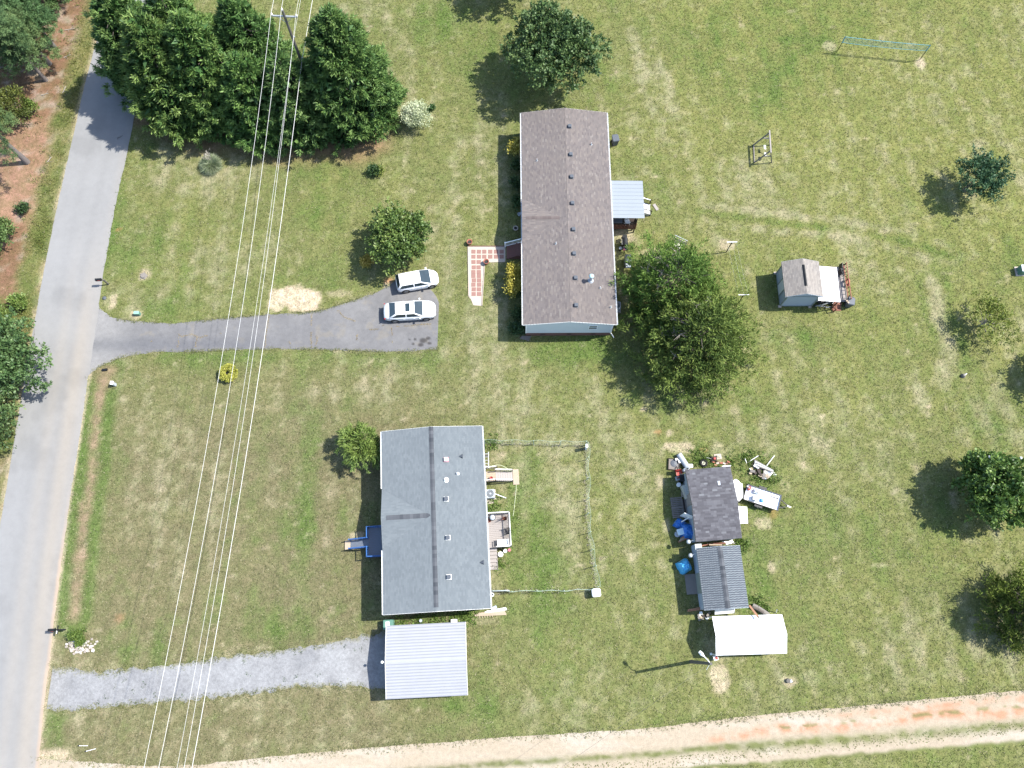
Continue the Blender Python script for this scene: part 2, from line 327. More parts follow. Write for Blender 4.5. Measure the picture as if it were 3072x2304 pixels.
def ground_color(X, Y, fine=True):
    n1 = fbm(X, Y, 9, 1); n2 = fbm(X*1.6, Y*.55, 3.2, 3); n3 = fbm(X, Y, 1.1, 6, 3); n4 = fbm(X, Y, .45, 9, 2); n6 = np.clip(.15+1.7*fbm(X, Y, .8, 13, 3), 0, 1.7); n5 = fbm(X, Y, 3.4, 12)
    e = lambda c: c[None, :]
    lerp = lambda A, Bc, f: A*(1-f[:, None])+Bc*f[:, None]
    # broad zones: yellower upper right, browner lower left
    zr = sst(0, 30, X)*sst(5, 45, Y); zl = sst(6, -14, X)*sst(30, 14, Y)
    base = np.repeat(e(C_MID), len(X), 0)
    base = lerp(base, C_YEL, np.clip(.15+.75*zr+(n5-.5)*1.0, 0, 1)*.8)
    base = lerp(base, C_BROWN, np.clip(zl*.85+(n5-.55)*1.0*zl, 0, .8))
    dry = -.06+np.clip((n1-.55)*1.6, -.5, .6)+np.clip((n2-.5)*2.4, -1, 1)*.38+(n3-.5)*1.0+(n4-.5)*1.1-.10*zl
    for b in DRYB: dry = dry+b[4]*.72*blob(X, Y, b[0], b[1], b[2], b[3], .75)*n6
    lush = np.clip((.44-n1)*2.2, -.3, .5)+np.clip((.42-n2)*2.6, -.5, 1)*.45+(n4-.5)*.6+(.45-n3)*.7+.06*sst(-2, 10, X)
    # mowing stripes run up and down the front lawn and slantwise in the back
    st = np.sin(X*2.5+.9*np.sin(Y*.10)+2*fbm(X, Y, 10, 2))*sst(10, -2, X)+np.sin((X+.18*Y)*2.5+2.2*fbm(X, Y, 10, 4))*sst(2, 12, X)
    lush = lush+.16*st*n6; dry = dry-.22*st*n6
    for b in LUSH: lush = lush+b[4]*.78*blob(X, Y, b[0], b[1], b[2], b[3], .75)
    tr = pdist(X, Y, GP([(2090, 632), (2320, 668), (2560, 690), (2700, 722), (2790, 745), (2850, 770)]))
    lush = lush+.75*(1-sst(.15, .65, tr)); dry = dry+.5*np.exp(-((tr-1.0)/.4)**2)*(X > 20)-.6*(1-sst(.2, .6, tr)); tr3 = pdist(X, Y, GP([(2800, 860), (2810, 930), (2840, 1000), (2850, 1080), (2820, 1150)])); lush = lush+.35*np.exp(-((tr3-1.3)/.4)**2); dry = dry+.55*(1-sst(.4, 1.3, tr3)); tr4 = pdist(X, Y, GP([(2880, 1095), (3000, 1060), (3072, 1030)])); lush = lush+.3*(1-sst(.2, .7, tr4)); tr5 = pdist(X, Y, GP([(1880, 1180), (2080, 1215), (2250, 1190)])); lush = lush+.3*(1-sst(.3, 1.6, tr5)); tr2 = pdist(X, Y, GP([(2350, 120), (2470, 120), (2400, 160), (2330, 230)])); lush = lush+.4*(1-sst(.2, .9, tr2))
    re = pdist(X, Y, ROAD_R); lush = lush+.42*(1-sst(.8, 3.2, re))*(Y < 48); de = pdist(X, Y, GP(GRAV_B[:11])); dry = dry+.4*(1-sst(.1, .8, de))
    de2 = pdist(X, Y, GP(DRIVE_B)); lush = lush+.35*(1-sst(.5, 2.2, de2)); dry = dry+.5*(1-sst(.05, .3, de2)); de3 = pdist(X, Y, GP(DRIVE_T[3:])); dry = dry+.45*(1-sst(.05, .5, de3)); de4 = pdist(X, Y, GP(GRAV_T)); dry = dry+.6*(1-sst(.1, .8, de4))
    c = lerp(base, C_DRY, np.clip(dry, 0, 1)*.68); c = lerp(c, C_LUSH, np.clip(lush, 0, 1)*.8)
    # ditch of dead leaves along the road
    di = pdist(X, Y, GP([(325, 1115), (300, 1180), (285, 1300), (275, 1440), (258, 1520), (245, 1620), (233, 1720), (228, 1800), (222, 1850)]))
    lush_d = np.exp(-((di-1.1)/.55)**2); c = lerp(c, C_LUSH, np.clip(lush_d*(.35+n3), 0, .75)); c = lerp(c, np.array((.205, .150, .105)), (1-sst(.12, .60, di+.7*(n3-.5)+.4*(n4-.5)))*np.clip(-.25+1.2*n6*.8, 0, .75))
    c = lerp(c, np.array((.19, .135, .095)), blob(X, Y, 320, 1130, 1.5, 1.3)*.6*np.clip(n6, 0, 1))
    soil = np.zeros(len(X)); clay = np.zeros(len(X))
    nz_ = fbm(X, Y, .9, 14, 4)-.5; edge_ = lambda q, b: b*np.clip(1.0+nz_*3.2*(q < .9)+nz_*1.2, 0, 1)
    for b in SOILB: q = blob(X, Y, b[0], b[1], b[2]*1.12, b[3]*1.12, .6); soil = np.maximum(soil, b[4]*sst(.25, .75, q+nz_*1.3))
    for b in CLAYB: clay = np.maximum(clay, b[4]*blob(X, Y, b[0], b[1], b[2], b[3], .4))
    so_ = pdist(X, Y, ROAD_L); soil = np.maximum(soil, .6*(1-sst(.1, .55, so_+.3*(n4-.5))))
    so2 = pdist(X, Y, ROAD_R); soil = np.maximum(soil, .75*(1-sst(.0, .28, so2+.25*(n4-.5)))*(Y < 26))
    c = lerp(c, C_SOIL, np.clip(soil, 0, 1)); c = lerp(c, C_CLAY, np.clip(clay, 0, 1))
    # under the cypress row: needles and bare earth
    ul = pdist(X, Y, GP([(470, 300), (640, 360), (840, 390), (1060, 390)])); c = lerp(c, np.array((.17, .115, .07)), (1-sst(2.5, 5.0, ul+1.5*(n5-.5)))*.85)
    # wood edge left of the road: red clay, straw, weeds
    left = np.interp(Y, [p.y for p in ROAD_L[::-1]], [p.x for p in ROAD_L[::-1]])-X
    f = sst(1.3, 3.0, left+1.8*(n5-.5)+.9*(n3-.5)); s = lerp(np.repeat(e(C_STRAW), len(X), 0), np.array((.205, .130, .088)), np.clip((n1-.4)*3+(n3-.5), 0, 1))
    s = lerp(s, np.array((.20, .165, .13)), np.clip((n3-.56)*5, 0, .8)); s = lerp(s, np.array((.085, .095, .03)), np.clip((n5-.58)*6, 0, .75))
    c = lerp(c, s, f); v = (left > 0)*(1-f); c = lerp(c, np.array((.135, .115, .045)), v*.6*np.clip((n3-.3)*2, 0, 1))
    c = lerp(c, np.array((.06, .085, .022)), v*np.clip((.5-n5)*4, 0, .8)*(Y < 52))
    if fine: c = c*(.82+.36*n4)[:, None]
    return c
# grass shader: per-vertex lawn colour broken up by blade-scale noise
def lawnmat():
    m, t, b = nodes('mown_grass'); at = N(t, 'ShaderNodeAttribute', attribute_name='col')
    n1 = noise(t, 3.2, 6, .72); n2 = noise(t, 11, 4, .7); n3 = noise(t, .9, 4, .6)
    k = ramp(t, n1.outputs[0], [(.30, (.66, .71, .62)), (.5, (1, 1, 1)), (.72, (1.42, 1.34, 1.42))]); k2 = ramp(t, n2.outputs[0], [(.32, (.62, .68, .55)), (.5, (1, 1, 1)), (.70, (1.45, 1.36, 1.36))])
    c = mixc(t, 1.0, at.outputs['Color'], k.outputs[0], 'MULTIPLY'); c = mixc(t, 1.0, c, k2.outputs[0], 'MULTIPLY')
    k3 = ramp(t, n3.outputs[0], [(.35, (.88, .95, .85)), (.65, (1.1, 1.05, 1.08))]); c = mixc(t, 1.0, c, k3.outputs[0], 'MULTIPLY')
    t.links.new(c, b.inputs['Base Color']); b.inputs['Roughness'].default_value = .95; b.inputs['Specular IOR Level'].default_value = .05
    bump(t, b, n2.outputs[0], .5, .06); return m
M.lawn = lawnmat()
def leafcol(name, trans=.25, rough=.6, spec=.25):
    m, t, b = nodes(name); at = N(t, 'ShaderNodeAttribute', attribute_name='col'); t.links.new(at.outputs['Color'], b.inputs['Base Color'])
    b.inputs['Roughness'].default_value = rough; b.inputs['Specular IOR Level'].default_value = spec
    if trans:
        tr = N(t, 'ShaderNodeBsdfTranslucent'); t.links.new(at.outputs['Color'], tr.inputs[0]); ms = N(t, 'ShaderNodeMixShader'); ms.inputs[0].default_value = trans
        t.links.new(b.outputs[0], ms.inputs[1]); t.links.new(tr.outputs[0], ms.inputs[2]); t.links.new(ms.outputs[0], t.nodes['Material Output'].inputs[0])
    return m
M.blade = leafcol('grass_blade', .2, .85, .05)
gx = np.concatenate([[-1500, -500, -200, -110], np.arange(-78, 78.01, .3), [110, 200, 500, 1500]])
gy = np.concatenate([[-1500, -400, -120, -50], np.arange(-24, 82.01, .3), [110, 200, 500, 1500]])
XX, YY = np.meshgrid(gx, gy); nx, ny = len(gx), len(gy)
Vg = np.stack([XX.ravel(), YY.ravel(), np.zeros(nx*ny)], 1)
i0 = (np.arange(ny-1)[:, None]*nx+np.arange(nx-1)[None, :]).ravel()
Fg = np.stack([i0, i0+1, i0+nx+1, i0+nx], 1)
gcol = ground_color(Vg[:, 0], Vg[:, 1])
ground = arrays('ground', Vg, Fg, M.lawn, col=gcol, kind='structure')

# ---------------------------------------------------------------- roads and drives
def resample(pts, step):
    out = []
    for a, b in zip(pts, pts[1:]):
        n = max(1, int((b-a).length/step)); out += [a+(b-a)*(k/n) for k in range(n)]
    return out+[pts[-1]]
def at_frac(pts, n):
    L = [0]
    for a, b in zip(pts, pts[1:]): L.append(L[-1]+(b-a).length)
    q = np.linspace(0, L[-1], n); xs = np.interp(q, L, [p.x for p in pts]); ys = np.interp(q, L, [p.y for p in pts]); return xs, ys
def smooth(pts, k=2):
    for _ in range(k):
        q = [pts[0]]
        for a, b in zip(pts, pts[1:]): q += [a*.75+b*.25, a*.25+b*.75]
        pts = q+[pts[-1]]
    return pts
def ribbon(name, T, Bt, z, m, colf, nacross=24, step=.3, jt=.0, jb=.0, jscale=.35):
    """sheet between two edge lines, colour by vertex, ragged edges"""
    T = smooth(T, 1); Bt = smooth(Bt, 1)
    n = int(sum((b-a).length for a, b in zip(T, T[1:]))/step)+2
    tx, ty = at_frac(T, n); bx_, by = at_frac(Bt, n)
    dx, dy = bx_-tx, by-ty; L = np.hypot(dx, dy)+1e-6
    e0 = (fbm(tx, ty, jscale, 3, 3)-.5)*2*jt; e1 = (fbm(bx_, by, jscale, 8, 3)-.5)*2*jb
    tx = tx+dx/L*e0; ty = ty+dy/L*e0; bx_ = bx_+dx/L*e1; by = by+dy/L*e1
    s = np.linspace(0, 1, nacross)[None, :]
    X = tx[:, None]*(1-s)+bx_[:, None]*s; Y = ty[:, None]*(1-s)+by[:, None]*s
    V = np.stack([X.ravel(), Y.ravel(), np.full(X.size, z)], 1)
    i = (np.arange(n-1)[:, None]*nacross+np.arange(nacross-1)[None, :]).ravel(); F = np.stack([i, i+nacross, i+nacross+1, i+1], 1)
    c = colf(V[:, 0], V[:, 1], np.repeat(s, n, 0).ravel(), np.repeat(np.linspace(0, 1, n)[:, None], nacross, 1).ravel())
    return arrays(name, V, F, m, col=c, kind='structure')
def surfmat(name, s1, s2, lo, hi, rough=.95, bst=.3):
    m, t, b = nodes(name); at = N(t, 'ShaderNodeAttribute', attribute_name='col')
    n1 = noise(t, s1, 5, .7); n2 = noise(t, s2, 3, .7)
    k = ramp(t, n1.outputs[0], [(.3, (lo,)*3), (.5, (1, 1, 1)), (.72, (hi,)*3)]); k2 = ramp(t, n2.outputs[0], [(.3, (lo,)*3), (.5, (1, 1, 1)), (.7, (hi,)*3)])
    c = mixc(t, 1.0, at.outputs['Color'], k.outputs[0], 'MULTIPLY'); c = mixc(t, 1.0, c, k2.outputs[0], 'MULTIPLY')
    t.links.new(c, b.inputs['Base Color']); b.inputs['Roughness'].default_value = rough; b.inputs['Specular IOR Level'].default_value = .15
    bump(t, b, n2.outputs[0], bst, .02); return m
M.asphalt = surfmat('pale_worn_asphalt', 1.5, 30, .95, 1.05); M.drive = surfmat('cracked_driveway_asphalt', 2.2, 22, .88, 1.12)
M.gravel = surfmat('grey_gravel', 4, 26, .80, 1.22, bst=.8); M.dirtm = surfmat('pale_dirt', 3, 14, .86, 1.14, bst=.5)
def lerp(a, b, f): return a*(1-f[:, None])+np.asarray(b)*f[:, None]
def c_road(X, Y, s, l):
    n = fbm(X, Y, 4, 2); c = np.tile((.198, .199, .198), (len(X), 1))
    tan = np.exp(-((s-.80)/.13)**2)*.9+np.exp(-((s-.50)/.10)**2)*.45; tan = tan*sst(42, 22, Y)+.25*sst(.82, .97, s)
    c = lerp(c, (.235, .215, .188), np.clip(tan, 0, 1)); c = c*(1-.045*np.exp(-((s-.66)/.07)**2)-.04*np.exp(-((s-.34)/.08)**2)-.10*sst(.62, .70, fbm(X, Y, 5, 9, 5)))[:, None]
    c = lerp(c, (.33, .25, .18), np.clip(sst(.93, .99, s+.03*(n-.5))*sst(14, 4, Y), 0, 1)*.8); return c*(.94+.12*n)[:, None]
ribbon('road', ROAD_L, ROAD_R, .024, M.asphalt, c_road, 36, .5, .05, .08, .6)
def c_drive(X, Y, s, l):
    n = fbm(X, Y, 2.5, 4); n2 = fbm(X, Y, .8, 7, 3); c = np.tile((.126, .125, .127), (len(X), 1))
    c = lerp(c, (.150, .148, .148), np.clip((n-.42)*3, 0, 1)); c = lerp(c, (.16, .145, .12), np.clip((n2-.66)*4, 0, .45))
    g = G(320, 1010); c = lerp(c, (.195, .192, .188), np.clip(sst(-34.5, -40, X), 0, 1)*.9)
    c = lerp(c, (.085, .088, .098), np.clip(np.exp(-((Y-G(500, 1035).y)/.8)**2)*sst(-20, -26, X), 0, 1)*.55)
    for (x, y, r) in ((1270, 1022, .35), (1262, 1035, .28), (1285, 1015, .22), (1245, 1018, .14), (1228, 1018, .12), (1288, 1030, .2), (1240, 1032, .15)):
        c = lerp(c, (.03, .028, .028), blob(X, Y, x, y, r, r*.7, .4)*.8)
    return c*(.93+.14*n2)[:, None]
ribbon('driveway', GP(DRIVE_T), GP(DRIVE_B), .016, M.drive, c_drive, 60, .14, .14, .14, .5)
def c_grav(X, Y, s, l):
    n = fbm(X, Y, 1.8, 5); n2 = fbm(X, Y, .5, 3, 3); c = np.tile((.190, .192, .196), (len(X), 1))
    c = lerp(c, (.225, .229, .233), np.clip((n-.45)*3, 0, 1)); c = lerp(c, (.155, .158, .165), np.clip((.42-n)*4, 0, .5))
    c = lerp(c, (.23, .22, .20), sst(-36, -42, X)*.7); edge = np.minimum(s, 1-s)
    c = lerp(c, (.15, .145, .10), np.clip((n2-.42)*4, 0, 1)*sst(.12, .0, edge)); return c*(.85+.3*n2)[:, None]
ribbon('gravel_driveway', GP(GRAV_T), GP(GRAV_B), .012, M.gravel, c_grav, 44, .12, .34, .34, .55)
def c_dirt(X, Y, s, l):
    n = fbm(X*.35, Y*1.6, 1.6, 5); n2 = fbm(X, Y, .6, 8, 3); n4 = fbm(X, Y, .3, 10, 2); c = np.tile((.285, .240, .180), (len(X), 1))
    c = lerp(c, (.32, .285, .235), np.clip((n-.45)*3, 0, 1))
    cl = sst(14, 20, X)*(np.exp(-((s-.36-.05*np.sin(X*.5))/.09)**2)+np.exp(-((s-.15)/.06)**2)*.6*sst(24, 30, X)); c = lerp(c, (.335, .165, .10), np.clip(cl*(n2-.3)*3.2, 0, .85))
    grass = ground_color(X, Y)
    # two wheel tracks with a grassy crown, grass creeping in below
    mid = 1.25*np.exp(-((s-.60)/.085)**2)*sst(34, 16, X)+np.exp(-((s-.66)/.10)**2)*sst(14, 26, X)*1.1
    spots = np.exp(-((s-.30)/.05)**2)*sst(14, 22, X)*(n2 > .55)*.9
    low = sst(.90, .99, s); f = np.clip((mid+spots)*(.55+1.1*(n2-.4))+low+(n4-.5)*.5*(mid > .3), 0, 1)
    return lerp(c, 1, f*0)*(1-f[:, None])+grass*f[:, None]*.95
ribbon('dirt_road', GP(DIRT_T), GP(DIRT_B), .008, M.dirtm, c_dirt, 50, .25, .10, .2, .8)

# ---------------------------------------------------------------- grass blades, one mass
def rectpts(c, yaw, W, L):
    c = Vector((c[0], c[1], 0)); q = Matrix.Rotation(yaw, 3, 'Z'); return [c+q @ Vector((a*W/2, b*L/2, 0)) for a, b in ((-1, -1), (1, -1), (1, 1), (-1, 1))]
NOGRASS = [ROAD, DRIVE, GRAV, WALK, rectpts((5.25, 37.77), 0, 8.0, 22.4), rectpts((-6.59, 8.88), R(3.3), 8.3, 15), rectpts((27.3, 31.2), 0, 3, 3.4), rectpts((17.4, 10.1), R(4.5), 3.6, 5.8), rectpts((17.67, 3.93), R(3.3), 3.3, 4.8)]
def scatter_grass(n):
    X = RNG.uniform(-60, 60, n); Y = RNG.uniform(-12.5, 68, n)
    k = np.abs(X) < 44+(Y+12)*.21; X, Y = X[k], Y[k]
    for p in NOGRASS: k = ~inpoly(X, Y, p); X, Y = X[k], Y[k]
    d = inpoly(X, Y, DIRT)
    if d.any():
        dt = pdist(X, Y, GP(DIRT_T)); wd = 4.6; s = dt/wd
        keep = ~d | ((np.abs(s-.60) < .09) & (RNG.random(len(X)) < .6)); X, Y = X[keep], Y[keep]
    c = ground_color(X, Y); g = c[:, 1]/(c[:, 0]+1e-6); k = (g > .80) | (RNG.random(len(X)) < .12); X, Y, c, g = X[k], Y[k], c[k], g[k]
    n = len(X); nb = 2; az = RNG.uniform(0, 2*np.pi, (n, nb)); el = RNG.uniform(.25, 1.0, (n, nb)); lush = np.clip((g-1.0)/.6, 0, 1)[:, None]
    L = RNG.uniform(.09, .20, (n, nb))*(1+.5*lush); wd = RNG.uniform(.02, .05, (n, nb))
    dx, dy, dz = np.cos(az)*np.cos(el), np.sin(az)*np.cos(el), np.sin(el); bxx = X[:, None]+RNG.normal(0, .06, (n, nb)); byy = Y[:, None]+RNG.normal(0, .06, (n, nb))
    p0 = np.stack([bxx-np.sin(az)*wd, byy+np.cos(az)*wd, np.full_like(az, .0)], -1); p1 = np.stack([bxx+np.sin(az)*wd, byy-np.cos(az)*wd, np.full_like(az, .0)], -1)
    p2 = np.stack([bxx+dx*L, byy+dy*L, dz*L*.8], -1)
    V = np.stack([p0, p1, p2], 2).reshape(-1, 3); F = np.arange(len(V)).reshape(-1, 3)
    cc = np.repeat(c, nb, 0); r = RNG.random(len(cc)); cc = cc*RNG.uniform(.85, 1.5, (len(cc), 1)); cc[r > .86] = cc[r > .86]*.6+np.array((.25, .225, .15))*.6
    dk = r < .14; cc[dk] = cc[dk]*np.array((.72, .85, .7)); o = arrays('grass', V, F, M.blade, col=cc, kind='stuff')
    return tag(o, 'short mown lawn grass, patchy green and straw coloured, around both houses', 'grass', kind='stuff')
scatter_grass(300000)

# ---------------------------------------------------------------- trees and shrubs
FOL = {}
def folmat(spec, rough, tr):
    k = (spec, rough, tr)
    if k not in FOL: FOL[k] = leafcol('foliage', tr, rough, spec)
    return FOL[k]
def unit(v): return v/(np.linalg.norm(v, axis=-1, keepdims=True)+1e-9)
def leaves(name, C, A, nl, L, W, spread, pal, parent, jit=.1, droop=0., spec=.3, rough=.55, tr=.2, tone=None, kind=None):
    """nl leaves on each tuft centre C pointing along A; pal = dark, mid, light colours"""
    n = len(C); rng = RNG
    c = np.repeat(C, nl, 0); a = np.repeat(A, nl, 0); m = len(c)
    d = unit(a*(1-spread)+rng.normal(0, 1, (m, 3))*spread*.75); d[:, 2] -= droop*rng.random(m); d = unit(d)
    b = c+rng.normal(0, jit, (m, 3)); ln = (L*rng.uniform(.6, 1.25, m))[:, None]
    sd_ = unit(np.cross(d, rng.normal(0, 1, (m, 3))))*(W*rng.uniform(.7, 1.2, m))[:, None]
    nrm = np.cross(d, sd_); mid = b+d*ln*.45+unit(nrm)*ln*.06
    V = np.stack([b, mid+sd_, b+d*ln, mid-sd_], 1).reshape(-1, 3); V[:, 2] = np.maximum(V[:, 2], .02); F = np.arange(4*m).reshape(-1, 4)
    t = (rng.random(n) if tone is None else tone); t = t+.5*(fbm(C[:, 0]+C[:, 2]*.6, C[:, 1]-C[:, 2]*.5, 1.6, 2, 2)-.5); t = np.clip(np.repeat(t, nl)+rng.normal(0, .17, m), 0, 1); tint = np.array((RNG.uniform(.93, 1.07), RNG.uniform(.95, 1.06), RNG.uniform(.9, 1.08)))
    P = np.array(pal); cl = np.where((t < .5)[:, None], P[0]+(P[1]-P[0])*(t*2)[:, None], P[1]+(P[2]-P[1])*((t-.5)*2)[:, None])
    return arrays(name, V, F, folmat(spec, rough, tr), parent, col=cl*tint, kind=kind)
def limbs(root, m, h, r0, nb, R_, z0=.25, seed=1, lean=(0, 0), up=.5, stop=.92):
    rr = random.Random(seed); b = B(); pts = [Vector((lean[0]*t+rr.uniform(-.08, .08)*h*.1*(t > 0), lean[1]*t+rr.uniform(-.08, .08)*h*.1*(t > 0), h*stop*t)) for t in (0, .25, .5, .75, 1)]
    for i in range(4): b.tube(pts[i], pts[i+1], r0*(1-.22*i)*(1.25 if i == 0 else 1), r0*(1-.22*(i+1)), 8, False)
    ends = []
    for k in range(nb):
        t = z0+(1-z0)*rr.random()*.9; i = min(3, int(t*4)); p = pts[i].lerp(pts[i+1], t*4-i); a = rr.uniform(0, 6.28); l = R_*(.55+.4*rr.random())*(1-.55*t*(stop > .9))
        q = p+Vector((math.cos(a)*l*.6, math.sin(a)*l*.6, l*.25*up)); e = q+Vector((math.cos(a+.3)*l*.4, math.sin(a+.3)*l*.4, l*.3*up))
        b.tube(p, q, r0*.34, r0*.2, 5, False); b.tube(q, e, r0*.2, r0*.07, 5, False); ends.append(e)
    b.build('trunk', m, root, True); return ends
def cone_crown(h, R_, n, z0=.02, lump=.16, seed=0, power=.85, skirt=.72):
    rng = np.random.default_rng(seed); t = rng.random(n*3)
    prof = lambda t: R_*np.clip(1-t, 0, 1)**power*np.clip(skirt+t/.20*(1-skirt), 0, 1)
    t = t[rng.random(len(t)) < prof(t)/R_][:n]; a = rng.uniform(0, 2*np.pi, len(t))
    # whorls of branch fans stick out of the cone
    lp = 1+lump*(np.sin(a*5+t*17+seed)+.8*np.sin(a*9-t*29+seed*2)+.9*rng.normal(0, .55, len(t)))
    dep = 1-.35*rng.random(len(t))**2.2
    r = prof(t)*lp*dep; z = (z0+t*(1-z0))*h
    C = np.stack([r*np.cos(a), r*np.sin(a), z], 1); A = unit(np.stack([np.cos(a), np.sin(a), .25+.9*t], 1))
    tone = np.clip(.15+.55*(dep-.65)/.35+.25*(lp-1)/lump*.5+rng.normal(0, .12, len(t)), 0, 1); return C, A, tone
def lobed_crown(h, R_, n, zc, flat=1.0, nl=16, seed=0, rough=.45):
    """tufts on the skins of many overlapping lobes"""
    rng = np.random.default_rng(seed); d = unit(rng.normal(0, 1, (nl, 3))); d[:, 2] = np.abs(d[:, 2])*1.1-.35
    L0 = d*np.array((R_, R_, (h-zc)*flat))*rng.uniform(.45, .74, (nl, 1)); lr = R_*rng.uniform(.30, .52, nl)
    L0 = np.concatenate([L0, [[0, 0, 0]]]); lr = np.concatenate([lr, [R_*.62]])
    k = rng.choice(nl+1, n, p=(lr**2)/np.sum(lr**2)); u = unit(rng.normal(0, 1, (n, 3))); u[:, 2] = np.where(u[:, 2] < -.3, -u[:, 2], u[:, 2])
    q = lr[k]*(1-.38*rng.random(n)**2*1.0)*(1+rough*.28*rng.normal(0, 1, n))
    C = L0[k]+u*q[:, None]*np.array((1, 1, min(1.0, (h-zc)/R_*.9+.15))); C[:, 2] += zc
    A = unit(u*.8+unit(C-np.array((0, 0, zc*.8)))*.4+np.array((0, 0, .35))); C[:, 2] = np.maximum(C[:, 2], .12)
    tone = np.clip(rng.normal(.5, .14, n)+(rng.random(nl+1)[k]-.5)*.34, 0, 1); return C, A, tone
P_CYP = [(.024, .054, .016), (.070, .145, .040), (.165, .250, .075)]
P_OAK = [(.028, .056, .018), (.072, .130, .038), (.150, .215, .076)]
P_MAG = [(.030, .064, .012), (.074, .142, .028), (.18, .255, .062)]
P_CED = [(.034, .064, .016), (.080, .140, .030), (.160, .228, .052)]
P_PINE = [(.046, .090, .036), (.105, .180, .068), (.175, .250, .095)]
P_BUSH = [(.042, .080, .014), (.105, .170, .032), (.190, .245, .060)]
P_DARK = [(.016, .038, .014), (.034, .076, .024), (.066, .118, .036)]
P_OLIVE = [(.05, .08, .016), (.125, .165, .026), (.20, .24, .05)]
P_WEEP = [(.060, .112, .022), (.140, .220, .050), (.215, .290, .085)]
P_YEL = [(.13, .13, .016), (.33, .29, .045), (.54, .46, .13)]
def cypress(px, h, R_, label, n, seed):
    root = thing('cypress_tree', label, 'tree', G(*px), random.uniform(0, 6), 'cypress trees in the row above the lawn')
    limbs(root, M.bark, h, .2, 14, R_, .1, seed)
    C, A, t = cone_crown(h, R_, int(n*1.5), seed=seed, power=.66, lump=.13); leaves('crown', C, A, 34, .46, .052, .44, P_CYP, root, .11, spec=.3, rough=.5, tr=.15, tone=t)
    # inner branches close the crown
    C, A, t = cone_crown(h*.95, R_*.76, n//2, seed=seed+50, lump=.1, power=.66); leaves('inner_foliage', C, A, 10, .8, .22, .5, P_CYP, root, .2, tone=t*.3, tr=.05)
cypress((478, 250), 12.6, 4.9, 'dark green cypress tree leaning over the road, leftmost of the row', 620, 1)
cypress((575, 335), 13.4, 5.1, 'broad dark cypress tree whose foot stands nearest the road shadow', 800, 2)
cypress((690, 335), 13.6, 5.0, 'dark cypress tree with its lower skirt above the pampas grass', 720, 3)
cypress((620, 245), 13.2, 4.6, 'cypress tree hidden behind the two leftmost ones, its top past the upper edge', 520, 8)
cypress((805, 270), 12.8, 4.6, 'cypress tree at the back of the row, cut by the top edge', 560, 4)
cypress((805, 378), 10.4, 4.5, 'shorter cypress tree just left of the power lines, in front of its row', 560, 5)
cypress((920, 385), 11.0, 4.0, 'shaded cypress tree under the power lines, beside the tall pointed one', 360, 6)
cypress((1074, 345), 14.6, 5.2, 'tall pointed cypress tree at the right end of the row beside the pale shrub', 1050, 7)
def broadleaf(name, px, h, R_, zc, label, n, pal, seed, nl=20, L=.30, W=.09, spread=.62, rough=.45, lobes=16, bark=None, tr=.22, spec=.4, flat=1.0, cat='tree', group=None, r0=.16, nb=12):
    root = thing(name, label, cat, G(*px), random.uniform(0, 6), group)
    limbs(root, bark or M.bark, h*.8, r0, nb, R_, .2, seed, up=1.0)
    C, A, t = lobed_crown(h, R_, n, zc, flat, lobes, seed, rough); leaves('crown', C, A, nl, L, W, spread, pal, root, .14, spec=spec, tr=tr, tone=t)
    return root
broadleaf('oak_tree', (1655, 236), 8.8, 4.7, 4.0, 'large dark leafy tree standing behind the brown roofed house', 980, P_OAK, 21, 24, .32, .10, lobes=26, r0=.24, nb=18)
broadleaf('oak_tree', (1545, -30), 7.5, 3.8, 3.9, 'leafy tree past the top edge that throws the shadow above the dark oak', 420, P_OAK, 22, 22, .34, .11, r0=.22)
broadleaf('round_tree', (1200, 752), 5.3, 3.25, 2.3, 'round glossy green tree beside the two parked cars', 720, P_MAG, 23, 24, .27, .085, spec=.5, rough=.35, lobes=20)
broadleaf('small_tree', (2892, 572), 4.6, 2.9, 2.4, 'small dark green tree alone on the lawn at the upper right', 270, [(.020, .044, .022), (.044, .092, .042), (.095, .155, .070)], 24, 22, .28, .075, rough=.95, lobes=15)
broadleaf('sparse_tree', (2938, 978), 3.4, 2.7, 1.9, 'thin olive green tree with bare grey limbs at the right edge', 120, P_OLIVE, 25, 20, .24, .06, rough=1.2, lobes=14, bark=M.twig, r0=.11, nb=22)
broadleaf('round_tree', (3150, 1125), 4.6, 2.5, 2.3, 'round tree past the right edge, known by its shadow on the lawn', 240, P_MAG, 26)
broadleaf('magnolia_tree', (2950, 1476), 6.0, 3.7, 2.5, 'dense glossy magnolia tree with few white flowers on the right lawn', 620, P_MAG, 27, 22, .34, .11, spec=.55, rough=.4, lobes=20)
_m = bpy.data.objects['magnolia_tree']
for k in range(4):
    a = random.uniform(0, 6.28); r = random.uniform(.4, 2.9); z = 2.4+3.3*math.sqrt(max(0, 1-(r/3.7)**2))
    part(_m, 'flower', M.white, lambda b: [b.tube((r*math.cos(a), r*math.sin(a), z), (r*math.cos(a)+.09*math.cos(q), r*math.sin(a)+.09*math.sin(q), z+.07), .03, .05, 5) for q in (0, 1.25, 2.5, 3.75, 5)])
